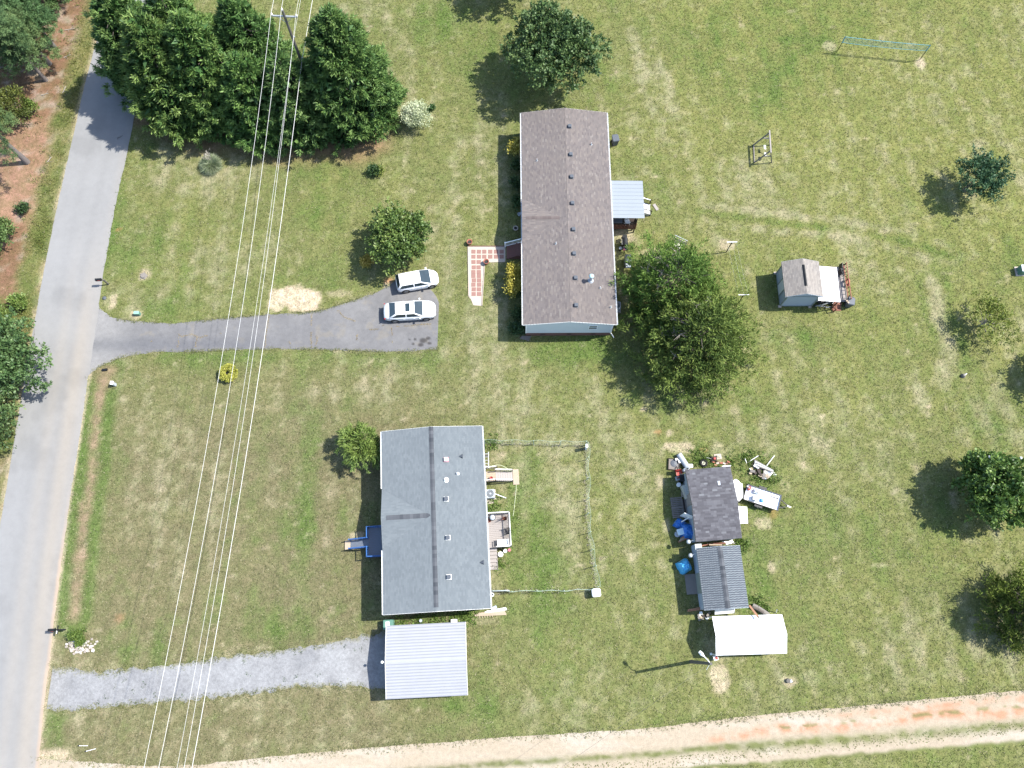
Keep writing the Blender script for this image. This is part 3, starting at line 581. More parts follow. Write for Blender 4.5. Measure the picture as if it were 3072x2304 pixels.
def cedar(px, h, R_, label, n, seed, pal=P_CED, nl=20, deadn=0, zc=.35, L=.36, W=.045, pw=.55):
    root = thing('cedar_tree', label, 'tree', G(*px), 0); limbs(root, M.bark, h, .2, 26, R_*1.1, .15, seed, up=.6)
    C, A, t = cone_crown(h, R_, n, .05, .24, seed, pw); C[:, :2] += np.stack([fbm(C[:, 2]*3, C[:, 0], 2, 3)-.5, fbm(C[:, 1], C[:, 2]*3, 2, 5)-.5], 1)*1.2
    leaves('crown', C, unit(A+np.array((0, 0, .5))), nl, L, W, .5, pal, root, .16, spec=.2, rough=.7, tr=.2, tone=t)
    if deadn:
        b = B(); rr = random.Random(seed)
        for k in range(deadn):
            a = rr.uniform(1.4, 3.9); z = h*rr.uniform(.45, .82); r = R_*(1-z/h)**pw*rr.uniform(.75, 1.05)
            p = Vector((r*math.cos(a)*.5, r*math.sin(a)*.5, z)); q = Vector((r*math.cos(a), r*math.sin(a), z+.35)); b.tube(p, q, .05, .03, 4, False)
            for j in range(5): e = q+Vector((rr.uniform(-.6, .6), rr.uniform(-.6, .6), rr.uniform(-.1, .5))); b.tube(q, e, .026, .009, 3, False)
        b.build('dead_branch', M.twig, root)
    return root
cedar((2000, 905), 8.2, 4.7, 'ragged cedar tree with bare grey twigs beside the brown roofed house', 1000, 31, deadn=22, L=.42)
cedar((2068, 1052), 8.4, 5.2, 'widest feathery cedar tree in the middle of the lawn, right of the other cedar', 1500, 32, deadn=18, L=.44)
cedar((3035, 1832), 6.6, 3.3, 'dense cedar tree at the lower right edge above the dirt road', 700, 33, [(.026, .046, .010), (.062, .100, .018), (.140, .185, .036)], pw=.75)
def pine(px, h, R_, z0, label, n, seed, lean=(0, 0), r0=.2, pal=P_PINE):
    root = thing('pine_tree', label, 'tree', G(*px), 0, 'pine trees left of the road'); rng = np.random.default_rng(seed)
    limbs(root, M.pinebark, h, r0, 14, R_, z0/h, seed, lean, .5)
    k = max(10, n//9); a = rng.uniform(0, 6.28, k); z = rng.uniform(z0, h, k); r = R_*(1-.75*(z-z0)/(h-z0))*rng.uniform(.35, 1, k); ctr = np.stack([r*np.cos(a)+lean[0]*z/h, r*np.sin(a)+lean[1]*z/h, z], 1)
    j = rng.integers(0, k, n); C = ctr[j]+rng.normal(0, .50, (n, 3))*np.array((1, 1, .5)); A = unit(np.stack([np.cos(a[j]), np.sin(a[j]), np.full(n, .7)], 1))
    leaves('crown', C, A, 46, .34, .026, .62, pal, root, .10, spec=.2, rough=.7, tr=.2, tone=rng.random(k)[j]*.7+.15)
    return root
pine((163, 140), 8.5, 2.4, 2.4, 'pine tree whose bare trunk shows topmost at the wood edge', 450, 41)
pine((150, 192), 8.0, 2.0, 2.2, 'pine tree with the short dark trunk between two others', 360, 42)
pine((138, 241), 8.5, 2.3, 2.6, 'pine tree whose pale trunk foot stands lowest of the three by the shade', 450, 43)
pine((70, 30), 9, 2.8, 1.5, 'bushy pine tree in the top left corner of the wood', 510, 44)
pine((190, 5), 5, 1.8, .8, 'low young pine tree at the top edge near the road', 300, 45)
pine((5, 200), 10, 3.0, 2.5, 'pine tree on the left edge behind the three trunks', 450, 46)
pine((82, 487), 11, 2.6, 4.4, 'pine tree with the thick grey leaning trunk at the left edge', 330, 47, (-.6, .5), .26)
def bush(px, h, R_, label, n, seed, pal=P_BUSH, L=.2, W=.06, name='shrub', zc=None, nl=18, **k):
    return broadleaf(name, px, h, R_, h*.45 if zc is None else zc, label, n, pal, seed, nl, L, W, cat='shrub' if 'tree' not in name else 'tree', r0=.05, nb=8, lobes=k.pop('lobes', 10), **k)
bush((58, 350), 3.4, 2.4, 'bright green bushy shrub in the left wood above the thick trunk', 330, 51, [(.025, .04, .008), (.07, .095, .018), (.13, .155, .03)])
bush((105, 335), 1.6, .9, 'small green shrub tucked right of the larger one by the wood', 70, 52)
bush((78, 632), 1.0, .65, 'small dark weed shrub in the red dirt by the left edge', 50, 53, P_DARK)
bush((4, 745), 3.4, 1.7, 'leafy shrub cut by the left edge beside the straw bank', 160, 54, P_OAK, .26, .08)
bush((18, 985), 2.8, 2.2, 'leafy shrub spreading over the road bank, above the overhanging tree', 240, 55, P_BUSH, .24, .07)
broadleaf('roadside_tree', (92, 1085), 6.0, 4.0, 2.8, 'leafy tree hanging over the left side of the road', 520, P_OAK, 56, 22, .30, .09, rough=1.15, lobes=14)
broadleaf('roadside_tree', (0, 1150), 5.5, 2.8, 2.6, 'leafy tree at the left edge behind the one over the road', 300, P_OAK, 57, 20, .30, .09, rough=.7)
broadleaf('roadside_tree', (18, 1275), 4.6, 2.9, 2.0, 'lowest leafy tree at the left edge, below the one over the road', 300, P_OAK, 58, 20, .28, .08, rough=.7)
r_ = thing('weeping_shrub', 'pale green weeping shrub at the corner of the grey roofed house', 'shrub', G(1100, 1345)); rng = np.random.default_rng(61)
limbs(r_, M.bark, 2.9, .08, 14, 1.7, .4, 61, up=1.0)
C, A, t = lobed_crown(3.5, 2.0, 230, 1.7, 1, 10, 61, .5); A[:, 2] -= .45; leaves('crown', C, unit(A), 26, .5, .035, .42, P_WEEP, r_, .1, .5, tone=t)
sC = []; sA = []
for k in range(16):
    a = rng.uniform(2.2, 5.4); r0 = rng.uniform(1.3, 1.9); cx, cy = r0*math.cos(a), r0*math.sin(a); bend = rng.uniform(-.7, .7)
    for j in range(12): q = j/11; r = .75*q; sC.append((cx+r*math.cos(a+bend*q), cy+r*math.sin(a+bend*q), 2.3+.4*q-1.0*q*q)); sA.append((math.cos(a), math.sin(a), -.5))
leaves('trailing_branch', np.array(sC), unit(np.array(sA)), 9, .22, .03, .6, P_WEEP, r_, .05)
bush((1248, 375), 3.3, 1.55, 'pale cream variegated shrub at the right end of the cypress row', 520, 62, [(.20, .25, .14), (.42, .47, .30), (.62, .65, .50)], .13, .05, zc=1.5, rough=.2)
bush((1122, 520), .95, .62, 'small dark green shrub alone below the tall cypress', 70, 63, P_DARK, .2, .06); bush((1142, 517), .7, .5, 'low light green shrub touching the small dark one', 40, 64, P_BUSH)
bush((1296, 328), .45, .3, 'tiny young shrub on the lawn right of the pale shrub', 14, 65, P_DARK)
root = thing('pampas_grass', 'clump of pampas grass with pale plumes on the front lawn', 'grass clump', G(637, 500)); n = 420; rng = np.random.default_rng(66)
a = rng.uniform(0, 6.28, n); rr_ = rng.uniform(.02, .28, n); C = np.stack([rr_*np.cos(a), rr_*np.sin(a), rng.uniform(.1, .5, n)], 1)
for nm, k0, z_, dr in (('blade', .9, .9, .2), ('drooping_blade', 1.0, .25, .35)): leaves(nm, C, unit(np.stack([np.cos(a), np.sin(a), rng.uniform(z_*.5, z_*1.6, n)], 1)), 5, k0, .018, .2, [(.10, .14, .06), (.22, .27, .14), (.36, .39, .25)], root, .04, dr)
C = np.stack([rng.normal(0, .22, 34), .2+rng.normal(0, .25, 34), rng.uniform(1.0, 1.7, 34)], 1); leaves('plume', C, np.tile((0, .2, 1.), (34, 1)), 5, .3, .02, .35, [(.30, .25, .22), (.42, .37, .33), (.55, .5, .45)], root, .05)
root = thing('ring_shrub', 'clipped yellow green shrub with a hollow middle under the power lines', 'shrub', G(690, 1124)); n = 330; a = rng.uniform(0, 6.28, n); b_ = rng.uniform(-.6, 2.6, n)
C = np.stack([(.52+.26*np.cos(b_))*np.cos(a), (.52+.26*np.cos(b_))*np.sin(a), .5+.3*np.sin(b_)], 1); leaves('crown', C, unit(np.stack([np.cos(a)*np.cos(b_), np.sin(a)*np.cos(b_), np.sin(b_)+.3], 1)), 16, .12, .035, .6, [(.18, .20, .03), (.33, .34, .06), (.46, .46, .12)], root, .04)
part(root, 'trunk', M.bark, lambda b: [b.tube((0, 0, 0), (.4*math.cos(q), .4*math.sin(q), .55), .03, .015, 5) for q in range(6)])
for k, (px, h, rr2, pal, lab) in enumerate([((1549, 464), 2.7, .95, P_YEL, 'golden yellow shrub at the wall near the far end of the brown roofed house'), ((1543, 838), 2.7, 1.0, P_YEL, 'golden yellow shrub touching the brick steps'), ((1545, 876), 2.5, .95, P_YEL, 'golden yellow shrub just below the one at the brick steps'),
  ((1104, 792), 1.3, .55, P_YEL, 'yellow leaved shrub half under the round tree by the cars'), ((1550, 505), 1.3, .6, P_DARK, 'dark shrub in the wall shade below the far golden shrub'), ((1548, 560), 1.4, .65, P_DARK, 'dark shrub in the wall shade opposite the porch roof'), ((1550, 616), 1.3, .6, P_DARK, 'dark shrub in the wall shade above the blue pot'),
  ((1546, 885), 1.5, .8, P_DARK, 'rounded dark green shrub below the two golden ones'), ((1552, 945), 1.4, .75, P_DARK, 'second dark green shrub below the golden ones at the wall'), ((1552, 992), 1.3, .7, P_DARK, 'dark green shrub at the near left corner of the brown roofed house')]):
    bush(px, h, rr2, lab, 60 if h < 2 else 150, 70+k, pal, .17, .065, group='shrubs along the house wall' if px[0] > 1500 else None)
bush((240, 1908), 1.1, .55, 'upright green shrub in front of the ring of white rocks', 60, 90, P_BUSH, .22, .03); bush((246, 1925), .6, .4, 'low green shrub hugging the white rocks', 40, 91, P_BUSH, .2, .03)
# weeds in tufts, as one mass each
def weeds(name, pts, label, n, L=.3, pal=P_BUSH, spread_=.4):
    C = []; 
    for (x, y, r, k) in pts:
        g = G(x, y); q = RNG.normal(0, 1, (k, 2))*r; C.append(np.concatenate([np.array((g.x, g.y))+q, np.full((k, 1), .02)], 1))
    C = np.concatenate(C); o = leaves(name, C, np.tile((0, 0, 1.), (len(C), 1)), n, L, .03, .55, pal, None, .05, .2, kind='stuff'); tag(o, label, 'weeds', kind='stuff')
weeds('weeds', [(1250, 1862, .35, 40), (1300, 1864, .4, 40), (1335, 1862, .4, 40), (1395, 1850, .4, 70), (1405, 1838, .3, 40), (1200, 1868, .3, 25), (1480, 1510, .5, 50), (1475, 1335, .4, 50), (2200, 1385, .5, 40), (2120, 1380, .5, 60), (2090, 1375, .4, 40), (2280, 1405, .6, 60), (2310, 1435, .5, 50), (2240, 1372, .4, 40), (2225, 1640, .35, 40), (2215, 1625, .3, 30), (2260, 1445, .5, 40), (2290, 1825, .3, 40), (2270, 1800, .3, 30), (1500, 1700, .3, 24)], 'rank green weeds growing against the sheds and between house and carport', 10, .26, [(.06, .11, .02), (.12, .20, .035), (.20, .29, .07)])
CR = [[(531, 992), (536, 1003), (545, 1011), (560, 1007), (574, 1003), (586, 1008), (600, 1014), (616, 1008), (640, 1006), (662, 1000)], [(537, 1011), (535, 1022), (537, 1032), (533, 1042)], [(592, 1013), (589, 1026), (586, 1040)], [(456, 1009), (459, 1018), (455, 1026)], [(867, 1012), (864, 1022), (872, 1032)], [(949, 1008), (952, 1022), (946, 1038)], [(1076, 990), (1090, 986), (1112, 989), (1130, 988), (1142, 984), (1150, 976)], [(1076, 990), (1072, 1004), (1070, 1020)], [(1190, 980), (1220, 978), (1260, 974), (1310, 972)], [(808, 948), (800, 985), (795, 1045)], [(1010, 925), (1030, 950), (1068, 965)], [(935, 945), (933, 1000), (935, 1040)], [(1175, 985), (1178, 1020), (1176, 1048)]]
pp = []
for L_ in CR:
    q_ = resample(GP(L_), .09); pp += [p for p in q_ if fbm(np.array([p.x]), np.array([p.y]), .8, 4)[0] > .40]
C = np.array([(p.x+RNG.normal(0, .035), p.y+RNG.normal(0, .035), .02) for p in pp for _ in range(3)]); o = leaves('crack_weeds', C, np.tile((0, 0, 1.), (len(C), 1)), 3, .07, .018, .8, [(.2, .15, .06), (.3, .23, .10), (.38, .31, .17)], None, .02, kind='stuff'); tag(o, 'dry yellow weeds in the cracks of the asphalt driveway', 'weeds', kind='stuff')
weeds('driveway_weeds', [(x, y, .13, 6) for x, y in [(376, 2041), (352, 2060), (398, 2072), (430, 2053), (300, 2028), (360, 2020), (437, 2006), (318, 2095), (295, 2108), (355, 2112), (468, 2080), (505, 2098), (545, 2090), (742, 2025), (568, 1986), (620, 1984), (675, 1963), (735, 1985), (820, 1968), (905, 1955), (1030, 1940), (1070, 1944), (1085, 1942), (850, 2040), (950, 2030), (1010, 2055), (890, 2028)]], 'small dark weeds dotted over the gravel driveway', 4, .07, P_DARK)

# grass creeping over the edges of the drives and the track
eg = []
for L_, dn, jj in ((GRAV_T, 9, .20), (GRAV_B[:12], 9, .20), (DRIVE_T[3:18], 6, .09), (DRIVE_B, 6, .09), (DIRT_T, 5, .22)):
    for p in resample(smooth(GP(L_), 1), .16):
        kk = int(dn*max(0, fbm(np.array([p.x]), np.array([p.y]), 1.1, 6)[0]*2-.35)); eg += [(p.x+RNG.normal(0, jj), p.y+RNG.normal(0, jj), .015) for _ in range(kk)]
o = leaves('edge_grass', np.array(eg), np.tile((0, 0, 1.), (len(eg), 1)), 5, .13, .022, .7, [(.085, .105, .030), (.16, .155, .065), (.26, .23, .14)], None, .06, kind='stuff'); tag(o, 'ragged grass creeping over the edges of the drives and the dirt road', 'grass', kind='stuff')
bush((20, 705), 2.6, 1.5, 'leafy green shrub on the left edge, higher of the two cut by the frame', 130, 101, P_OAK, .24, .07); bush((70, 915), 1.5, .9, 'low green shrub on the straw bank, close to the road edge', 110, 102, P_BUSH, .2, .06); bush((14, 1180), 2.2, 1.7, 'low leafy shrub under the trees at the left edge', 150, 103, P_OAK, .24, .07); bush((10, 60), 2.6, 2.0, 'green undergrowth shrub in the top left corner', 150, 104, P_OAK, .24, .07); bush((120, 60), 1.6, 1.3, 'dark undergrowth shrub right of the corner pine', 90, 105, P_DARK, .22, .06)
wl = []
for _ in range(900):
    y = RNG.uniform(-20, 1350); x = np.interp(y, [0, 400, 820, 1152, 1400], [318, 215, 128, 70, 30])-abs(RNG.normal(0, 42))-6
    g = G(x, y); wl.append((g.x, g.y, .02))
wl = np.array(wl); wl = wl[fbm(wl[:, 0], wl[:, 1], 2.2, 7) > .44]; o = leaves('verge_weeds', wl, np.tile((0, 0, 1.), (len(wl), 1)), 10, .26, .03, .6, [(.07, .09, .02), (.135, .145, .035), (.22, .20, .08)], None, .16, kind='stuff'); tag(o, 'tall weeds and straw on the verge left of the road', 'weeds', kind='stuff')

# ---------------------------------------------------------------- buildings
def clip(poly, x0, y0, x1, y1):
    for ax, lim, sg in ((0, x0, 1), (0, x1, -1), (1, y0, 1), (1, y1, -1)):
        out = []
        for i in range(len(poly)):
            a, b = poly[i-1], poly[i]; ia = sg*(a[ax]-lim) >= 0; ib = sg*(b[ax]-lim) >= 0
            if ia != ib: t = (lim-a[ax])/(b[ax]-a[ax]); out.append((a[0]+t*(b[0]-a[0]), a[1]+t*(b[1]-a[1])))
            if ib: out.append(b)
        poly = out
        if not poly: break
    return poly
def shingle(bs, O, U, V, poly, ex=.14, tab=.32, gap=.004, lift=.014, h0=.012, alt=None, vr=None):
    """overlapping tabs on the plane O + uU + vV, V running up the slope; poly is convex in (u, v)"""
    Nn = U.cross(V).normalized(); 
    if Nn.z < 0: Nn = -Nn
    us = [p[0] for p in poly]; vs = [p[1] for p in poly]; k = 0; v = min(vs)
    while v < max(vs):
        par = k % 2; u = min(us)-tab*((k*.5) % 1)-random.random()*.02*tab
        while u < max(us):
            par ^= 1; tw = tab*(random.uniform(.6, 1.25) if alt == 'lam' else 1.1 if par else .75) if alt else tab
            q = clip(poly, u+gap, v, u+tw-gap, v+ex*1.0)
            if len(q) > 2:
                var = random.random() if vr is None else vr(k)
                if alt == 'dot': var = .5+random.random()*.5 if par else random.random()*.48
                if alt == 'lam' and random.random() < .012: var = 1
                hh = lambda vv: h0+lift*(1-(vv-v)/ex)+(.006 if alt == 'lam' and var > .6 else 0)
                bs.poly([O+U*a+V*c+Nn*hh(c) for a, c in q], var)
                if len(q) == 4: bs.poly([O+U*(u+gap)+V*v+Nn*h0*.2, O+U*(u+tw-gap)+V*v+Nn*h0*.2, O+U*(u+tw-gap)+V*v+Nn*hh(v), O+U*(u+gap)+V*v+Nn*hh(v)], var*.6)
            u += tw
        v += ex; k += 1
def clapwall(b, p0, p1, z0, z1, out, ex=.12):
    """lapped siding between two ground points"""
    p0 = Vector(p0); p1 = Vector(p1); o = Vector(out)*.014; z = z0
    while z < z1-.01:
        t = min(z+ex, z1); b.poly([(p0+o)+Vector((0, 0, z)), (p1+o)+Vector((0, 0, z)), p1+Vector((0, 0, t)), p0+Vector((0, 0, t))]); b.poly([p0+Vector((0, 0, z)), p1+Vector((0, 0, z)), (p1+o)+Vector((0, 0, z)), (p0+o)+Vector((0, 0, z))]); z = t
def rail(root, p0, p1, h, m, nb, mt=None, ps=.09, bal=.03, names=('top_rail', 'bottom_rail', 'baluster', 'rail_post')):
    p0 = Vector(p0); p1 = Vector(p1); up = Vector((0, 0, 1))
    bm(root, names[0], mt or m, p0+up*h, p1+up*h, .07, .05); bm(root, names[1], m, p0+up*.12, p1+up*.12, .045, .05)
    for q in (p0, p1): bx(root, names[3], m, q+up*(h+.06)/2, (ps, ps, h+.06))
    for k in range(1, nb): q = p0.lerp(p1, k/nb); bx(root, names[2], m, q+up*((h+.12)/2), (bal, bal, h-.14))
def boards(root, m, x0, x1, y0, y1, z, along='x', wd=.14, gap=.012, th=.035, name='board'):
    a, b_ = (y0, y1) if along == 'x' else (x0, x1); n = max(1, round((b_-a)/wd)); s = (b_-a)/n
    for k in range(n):
        c = a+s*(k+.5)
        if along == 'x': bx(root, name, m, ((x0+x1)/2, c, z+random.uniform(-.004, .004)), (x1-x0, s-gap, th))
        else: bx(root, name, m, (c, (y0+y1)/2, z+random.uniform(-.004, .004)), (s-gap, y1-y0, th))
def to_local(root, p):
    q = Vector(p)-root.location; return Matrix.Rotation(-root.rotation_euler.z, 3, 'Z') @ q
def window(root, c, wd, h, axis, out):
    """framed two-sash window on a wall; axis = wall direction x or y, out = +1/-1"""
    fr = B(); t = .06; 
    def bb(b, du, dz, su, sz, dep, off):
        if axis == 'x': b.box((c[0]+du, c[1]+out*off, c[2]+dz), (su, dep, sz))
        else: b.box((c[0]+out*off, c[1]+du, c[2]+dz), (dep, su, sz))
    for s_ in (-1, 1): bb(fr, s_*(wd/2+t/2), 0, t, h+2*t, .07, .025); bb(fr, 0, s_*(h/2+t/2), wd, t, .07, .025)
    bb(fr, 0, 0, wd, .045, .06, .02); f = fr.build('window', M.trim, root)
    for s_ in (-1, 1): g = B(); bb(g, 0, s_*(h/4+.012), wd, h/2-.03, .02, .012); g.build('pane', M.winglass, f)
def gable(root, W, L, he, hr, shm, wallm, oh=(.28, .12), xg=None, wall_h0=.75, skirt=None, ex=.14, tab=.32, alt=None, vr=None, clap=True, trim=None, shin_stuff=True):
    """gabled building, ridge along y"""
    wx, wy = W/2-oh[0], L/2-oh[1]; sl = (hr-he)/(W/2); th = .10; hw_ = he+sl*oh[0]-th
    b = B()
    cor = [(-wx, -wy, 0), (wx, -wy, 0), (wx, wy, 0), (-wx, wy, 0)]; outs = [(0, -1, 0), (1, 0, 0), (0, 1, 0), (-1, 0, 0)]
    for i in range(4):
        p0, p1 = Vector(cor[i]), Vector(cor[(i+1) % 4])
        if clap: clapwall(b, p0, p1, wall_h0, hw_, outs[i])
        else: b.poly([p0+Vector((0, 0, wall_h0)), p1+Vector((0, 0, wall_h0)), p1+Vector((0, 0, hw_)), p0+Vector((0, 0, hw_))])
    for y in (-wy, wy): b.poly([(-wx, y, hw_), (wx, y, hw_), (0, y, hr-th)])
    b.build('wall', wallm, root)
    if skirt: part(root, 'skirting', skirt, lambda q: [q.box((0, s*(wy-.03), wall_h0/2), (2*wx-.04, .06, wall_h0-.004)) for s in (-1, 1)]+[q.box((s*(wx-.03), 0, wall_h0/2), (.06, 2*wy-.16, wall_h0-.004)) for s in (-1, 1)])
    rf = B(); s_ = math.hypot(W/2, hr-he)
    # roof deck slabs
    for sx in (-1, 1):
        a = [(sx*W/2, -L/2, he), (sx*W/2, L/2, he), (0, L/2, hr), (0, -L/2, hr)]; rf.mesh(a+[(x, y, z-th) for x, y, z in a], [(0, 1, 2, 3), (7, 6, 5, 4), (0, 4, 5, 1), (1, 5, 6, 2), (3, 7, 4, 0)])
    roof = rf.build('roof', shm, root)
    bs = B(); V1 = Vector((W/2, 0, hr-he)).normalized(); V2 = Vector((-W/2, 0, hr-he)).normalized(); U = Vector((0, 1, 0)); full = [(0, 0), (L, 0), (L, s_), (0, s_)]
    O2 = Vector((W/2, -L/2, he)); shingle(bs, O2, U, V2, full, ex, tab, alt=alt, vr=vr); O1 = Vector((-W/2, -L/2, he))
    if xg:
        yc, hw, top = xg; yc += L/2; va = s_*top
        for pl in ([(0, 0), (yc-hw, 0), (yc, va), (yc, s_), (0, s_)], [(yc+hw, 0), (L, 0), (L, s_), (yc, s_), (yc, va)]): shingle(bs, O1, U, V1, pl, ex, tab, alt=alt, vr=vr)
        # cross gable: two planes meeting on a ridge that runs out to the left eave
        zt = he+(hr-he)*top; ap = Vector((-W/2+va*V1.x, yc-L/2, zt)); fr_ = Vector((-W/2-.02, yc-L/2, zt))
        for sg in (-1, 1):
            e = Vector((-W/2-.02, yc-L/2+sg*hw, he)); part(roof, 'cross_gable', shm, lambda q: q.poly([e, fr_, ap]) )
            Vv = (fr_-e).normalized(); Uu = Vector((1, 0, 0)); Lf = (fr_-e).length; shingle(bs, e, Uu, Vv, [(0, 0), (va*V1.x+.02, Lf), (0, Lf)], ex, tab, alt=alt, vr=vr)
        part(root, 'gable_end', wallm, lambda q: q.mesh([(-W/2+.03, yc-L/2-hw, he-.1), (-W/2+.03, yc-L/2+hw, he-.1), (-W/2+.03, yc-L/2, zt-.06), (-W/2+.25, yc-L/2-hw, he-.1), (-W/2+.25, yc-L/2+hw, he-.1)], [(0, 1, 2), (0, 3, 4, 1)]))
    else: shingle(bs, O1, U, V1, full, ex, tab, alt=alt, vr=vr)
    bs.build('shingles', shm, roof, kind='stuff')
    tm = trim or M.trim
    for y in (-L/2-.012, L/2+.012):
        for sx in (-1, 1): bm(root, 'rake_board', tm, (sx*W/2, y, he-.075), (0, y, hr-.075), .022, .14)
    return roof, sl, O1
def gutter(root, W, L, he, side, y0=None, y1=None, sp=True):
    y0 = -L/2 if y0 is None else y0; y1 = L/2 if y1 is None else y1; x = side*(W/2+.055)
    g = part(root, 'gutter', M.trim, lambda b: [b.box((x, (y0+y1)/2, he-.085), (.085, y1-y0, .012)), b.box((x+side*.042, (y0+y1)/2, he-.035), (.012, y1-y0, .10)), b.box((x-side*.04, (y0+y1)/2, he-.045), (.010, y1-y0, .09))])
    for k in range(int((y1-y0)/.75)): bx(g, 'hanger', M.trim, (x, y0+.3+k*.75, he+.008), (.11, .03, .012))
def ridge_caps(roof, m, pts, n, wd, sl, lift=.03, tw=1.0):
    """row of folded cap shingles along a ridge"""
    a, b_ = Vector(pts[0]), Vector(pts[1]); d = (b_-a)/n; side = Vector((d.y, -d.x, 0)).normalized()
    for k in range(n):
        p, q = a+d*(k-.08), a+d*(k+1.0); up = Vector((0, 0, lift)); dn = Vector((0, 0, -wd*sl+lift*.55)); tk = Vector((0, 0, .012))
        part(roof, 'ridge_cap', m, lambda b: b.mesh([p-side*wd+dn+tk, p+up+tk, p+side*wd+dn+tk, q-side*wd+dn, q+up, q+side*wd+dn, p-side*wd+dn-tk*2, p+side*wd+dn-tk*2], [(0, 1, 4, 3), (1, 2, 5, 4), (0, 6, 7, 2, 1)]))
def roof_z(root, W, he, hr, px):
    z = he+.3
    for _ in range(5):
        l = to_local(root, G(px[0], px[1], z)); z = he+(hr-he)*(1-min(1, abs(l.x)/(W/2)))
    return Vector((l.x, l.y, z)), (hr-he)/(W/2)*(-1 if l.x > 0 else 1)
def vent_box(roof, root, W, he, hr, px, cap, base):
    p, s = roof_z(root, W, he, hr, px); v = part(roof, 'roof_vent', base, lambda b: b.box(p+Vector((0, 0, .045)), (.41, .41, .02), ry=-math.atan(s)))
    part(v, 'vent_hood', cap, lambda b: b.bev(p+Vector((0, 0, .18)), (.35, .34, .20), .06))
def vent_pipe(roof, root, W, he, hr, px, m, r=.05, h=.35):
    p, s = roof_z(root, W, he, hr, px); part(roof, 'vent_pipe', m, lambda b: [b.tube(p-Vector((0, 0, .05)), p+Vector((0, 0, h)), r, r, 10), b.tube(p, p+Vector((0, 0, .07)), r*2.6, r*1.2, 10)])
def vent_hood(roof, root, W, he, hr, px):
    p, s = roof_z(root, W, he, hr, px); part(roof, 'vent_hood', M.grey, lambda b: b.mesh([p+Vector(q) for q in ((-.22, 0, .03), (.2, -.2, .04), (.2, .2, .04), (.16, -.13, .2), (.16, .13, .2))], [(0, 1, 3), (0, 3, 4), (0, 4, 2), (1, 2, 4, 3)]))

# brown roofed double-wide house
W1, L1, E1, R1 = 8.58, 22.75, 3.1, 3.86
h1 = thing('brown_roofed_house', 'long single storey house with a brown shingle roof and white gutters', 'house', (5.255, 37.765, 0), R(.25))
roof1, sl1, _ = gable(h1, W1, L1, E1, R1, M.roof1, M.siding, xg=(to_local(h1, G(1600, 654, 3.7)).y, 2.45, .88), skirt=M.brick)
gutter(h1, W1, L1, E1, -1); gutter(h1, W1, L1, E1, 1)
g1y = to_local(h1, G(1600, 654, 3.7)).y
ridge_caps(roof1, M.cap1, ((-3.9, g1y, E1+(R1-E1)*.88+.012), (-.75, g1y, E1+(R1-E1)*.88+.012)), 12, .16, .25, .03)
for p in ((1708.6, 381), (1712, 465), (1714.5, 532), (1717, 611), (1720, 689.5), (1722, 762), (1726.6, 835), (1728, 917)): vent_box(roof1, h1, W1, E1, R1, p, M.grey, M.grey)
for p, h in (((1611, 482), .28), ((1774, 434), .28), ((1668, 731), .3), ((1800.6, 864), .25), ((1832, 922), .3)): vent_pipe(roof1, h1, W1, E1, R1, p, M.metal, .045, h)
p, _s = roof_z(h1, W1, E1, R1, (1771.5, 842)); fl = part(roof1, 'flue', M.lgrey, lambda b: [b.tube(p-Vector((0, 0, .05)), p+Vector((0, 0, .95)), .15, .15, 14), b.tube(p, p+Vector((0, 0, .16)), .30, .20, 14)])
part(fl, 'flue_cap', mat('pale_blue_cap', (.30, .42, .45), .4, .1), lambda b: b.lathe(p+Vector((0, 0, 1.0)), [(0, .10), (.15, .08), (.24, 0), (.22, -.03), (0, -.02)], 16), True)
wyS = -L1/2+.12; q = to_local(h1, G(1779, 980, 2.15)); window(h1, (q.x, wyS, 2.15), .72, .75, 'x', -1)
for x in (-3.6, 3.2): bx(h1, 'corner_board', M.trim, (-W1/2+.28+.03 if x < 0 else W1/2-.28-.03, wyS-.02, 1.85), (.12, .05, 2.15))
part(h1, 'downspout', M.trim, lambda b: b.path([(W1/2-.02, wyS+.2, E1-.1), (W1/2-.2, wyS+.18, E1-.4), (W1/2-.2, wyS+.18, .25), (W1/2+.1, wyS-.25, .08)], .045, 6))
for y in (-9, -5.2, 3.5, 6.8, 9.6): window(h1, (-W1/2+.28, y, 2.0), .8, 1.2, 'y', -1); window(h1, (W1/2-.28, y+.4, 2.0), .8, 1.2, 'y', 1)
for k in (-2.4, .1, 2.4): bx(h1, 'skirt_vent', M.black, (k, wyS-.005, .42), (.42, .03, .16))
part(h1, 'front_door', M.white, lambda b: b.box((-W1/2+.27, -1.6, 1.8), (.05, .95, 2.05)))
# brick front steps with white railing
fs = thing('brick_steps', 'red brick front steps of the brown roofed house', 'steps', (G(1541, 750, .5).x, G(1541, 750, .5).y, 0))
for k in range(4):
    bx(fs, 'step', M.brick, (-.55+.30*k+(1.6-.30*k)*0+.0, 0, .0925+.185*k), (.295, 1.5, .185*1.0*(1)))
    if k: bx(fs, 'step_base', M.brick, (-.55+.30*k, 0, .0925*k), (.29, 1.46, .185*k-.005))
bx(fs, 'landing', M.brick, (1.0, 0, .36), (1.0, 1.5, .73))
rl = thing('stair_railing', 'white railing along the far side of the brick front steps', 'railing', (0, 0, 0)); a_ = G(1515.5, 741, .05); b_ = G(1567, 728, .75); a_.z = .12; b_.z = .80
rail(rl, a_, b_, .82, M.trim, 14, ps=.13, bal=.04)
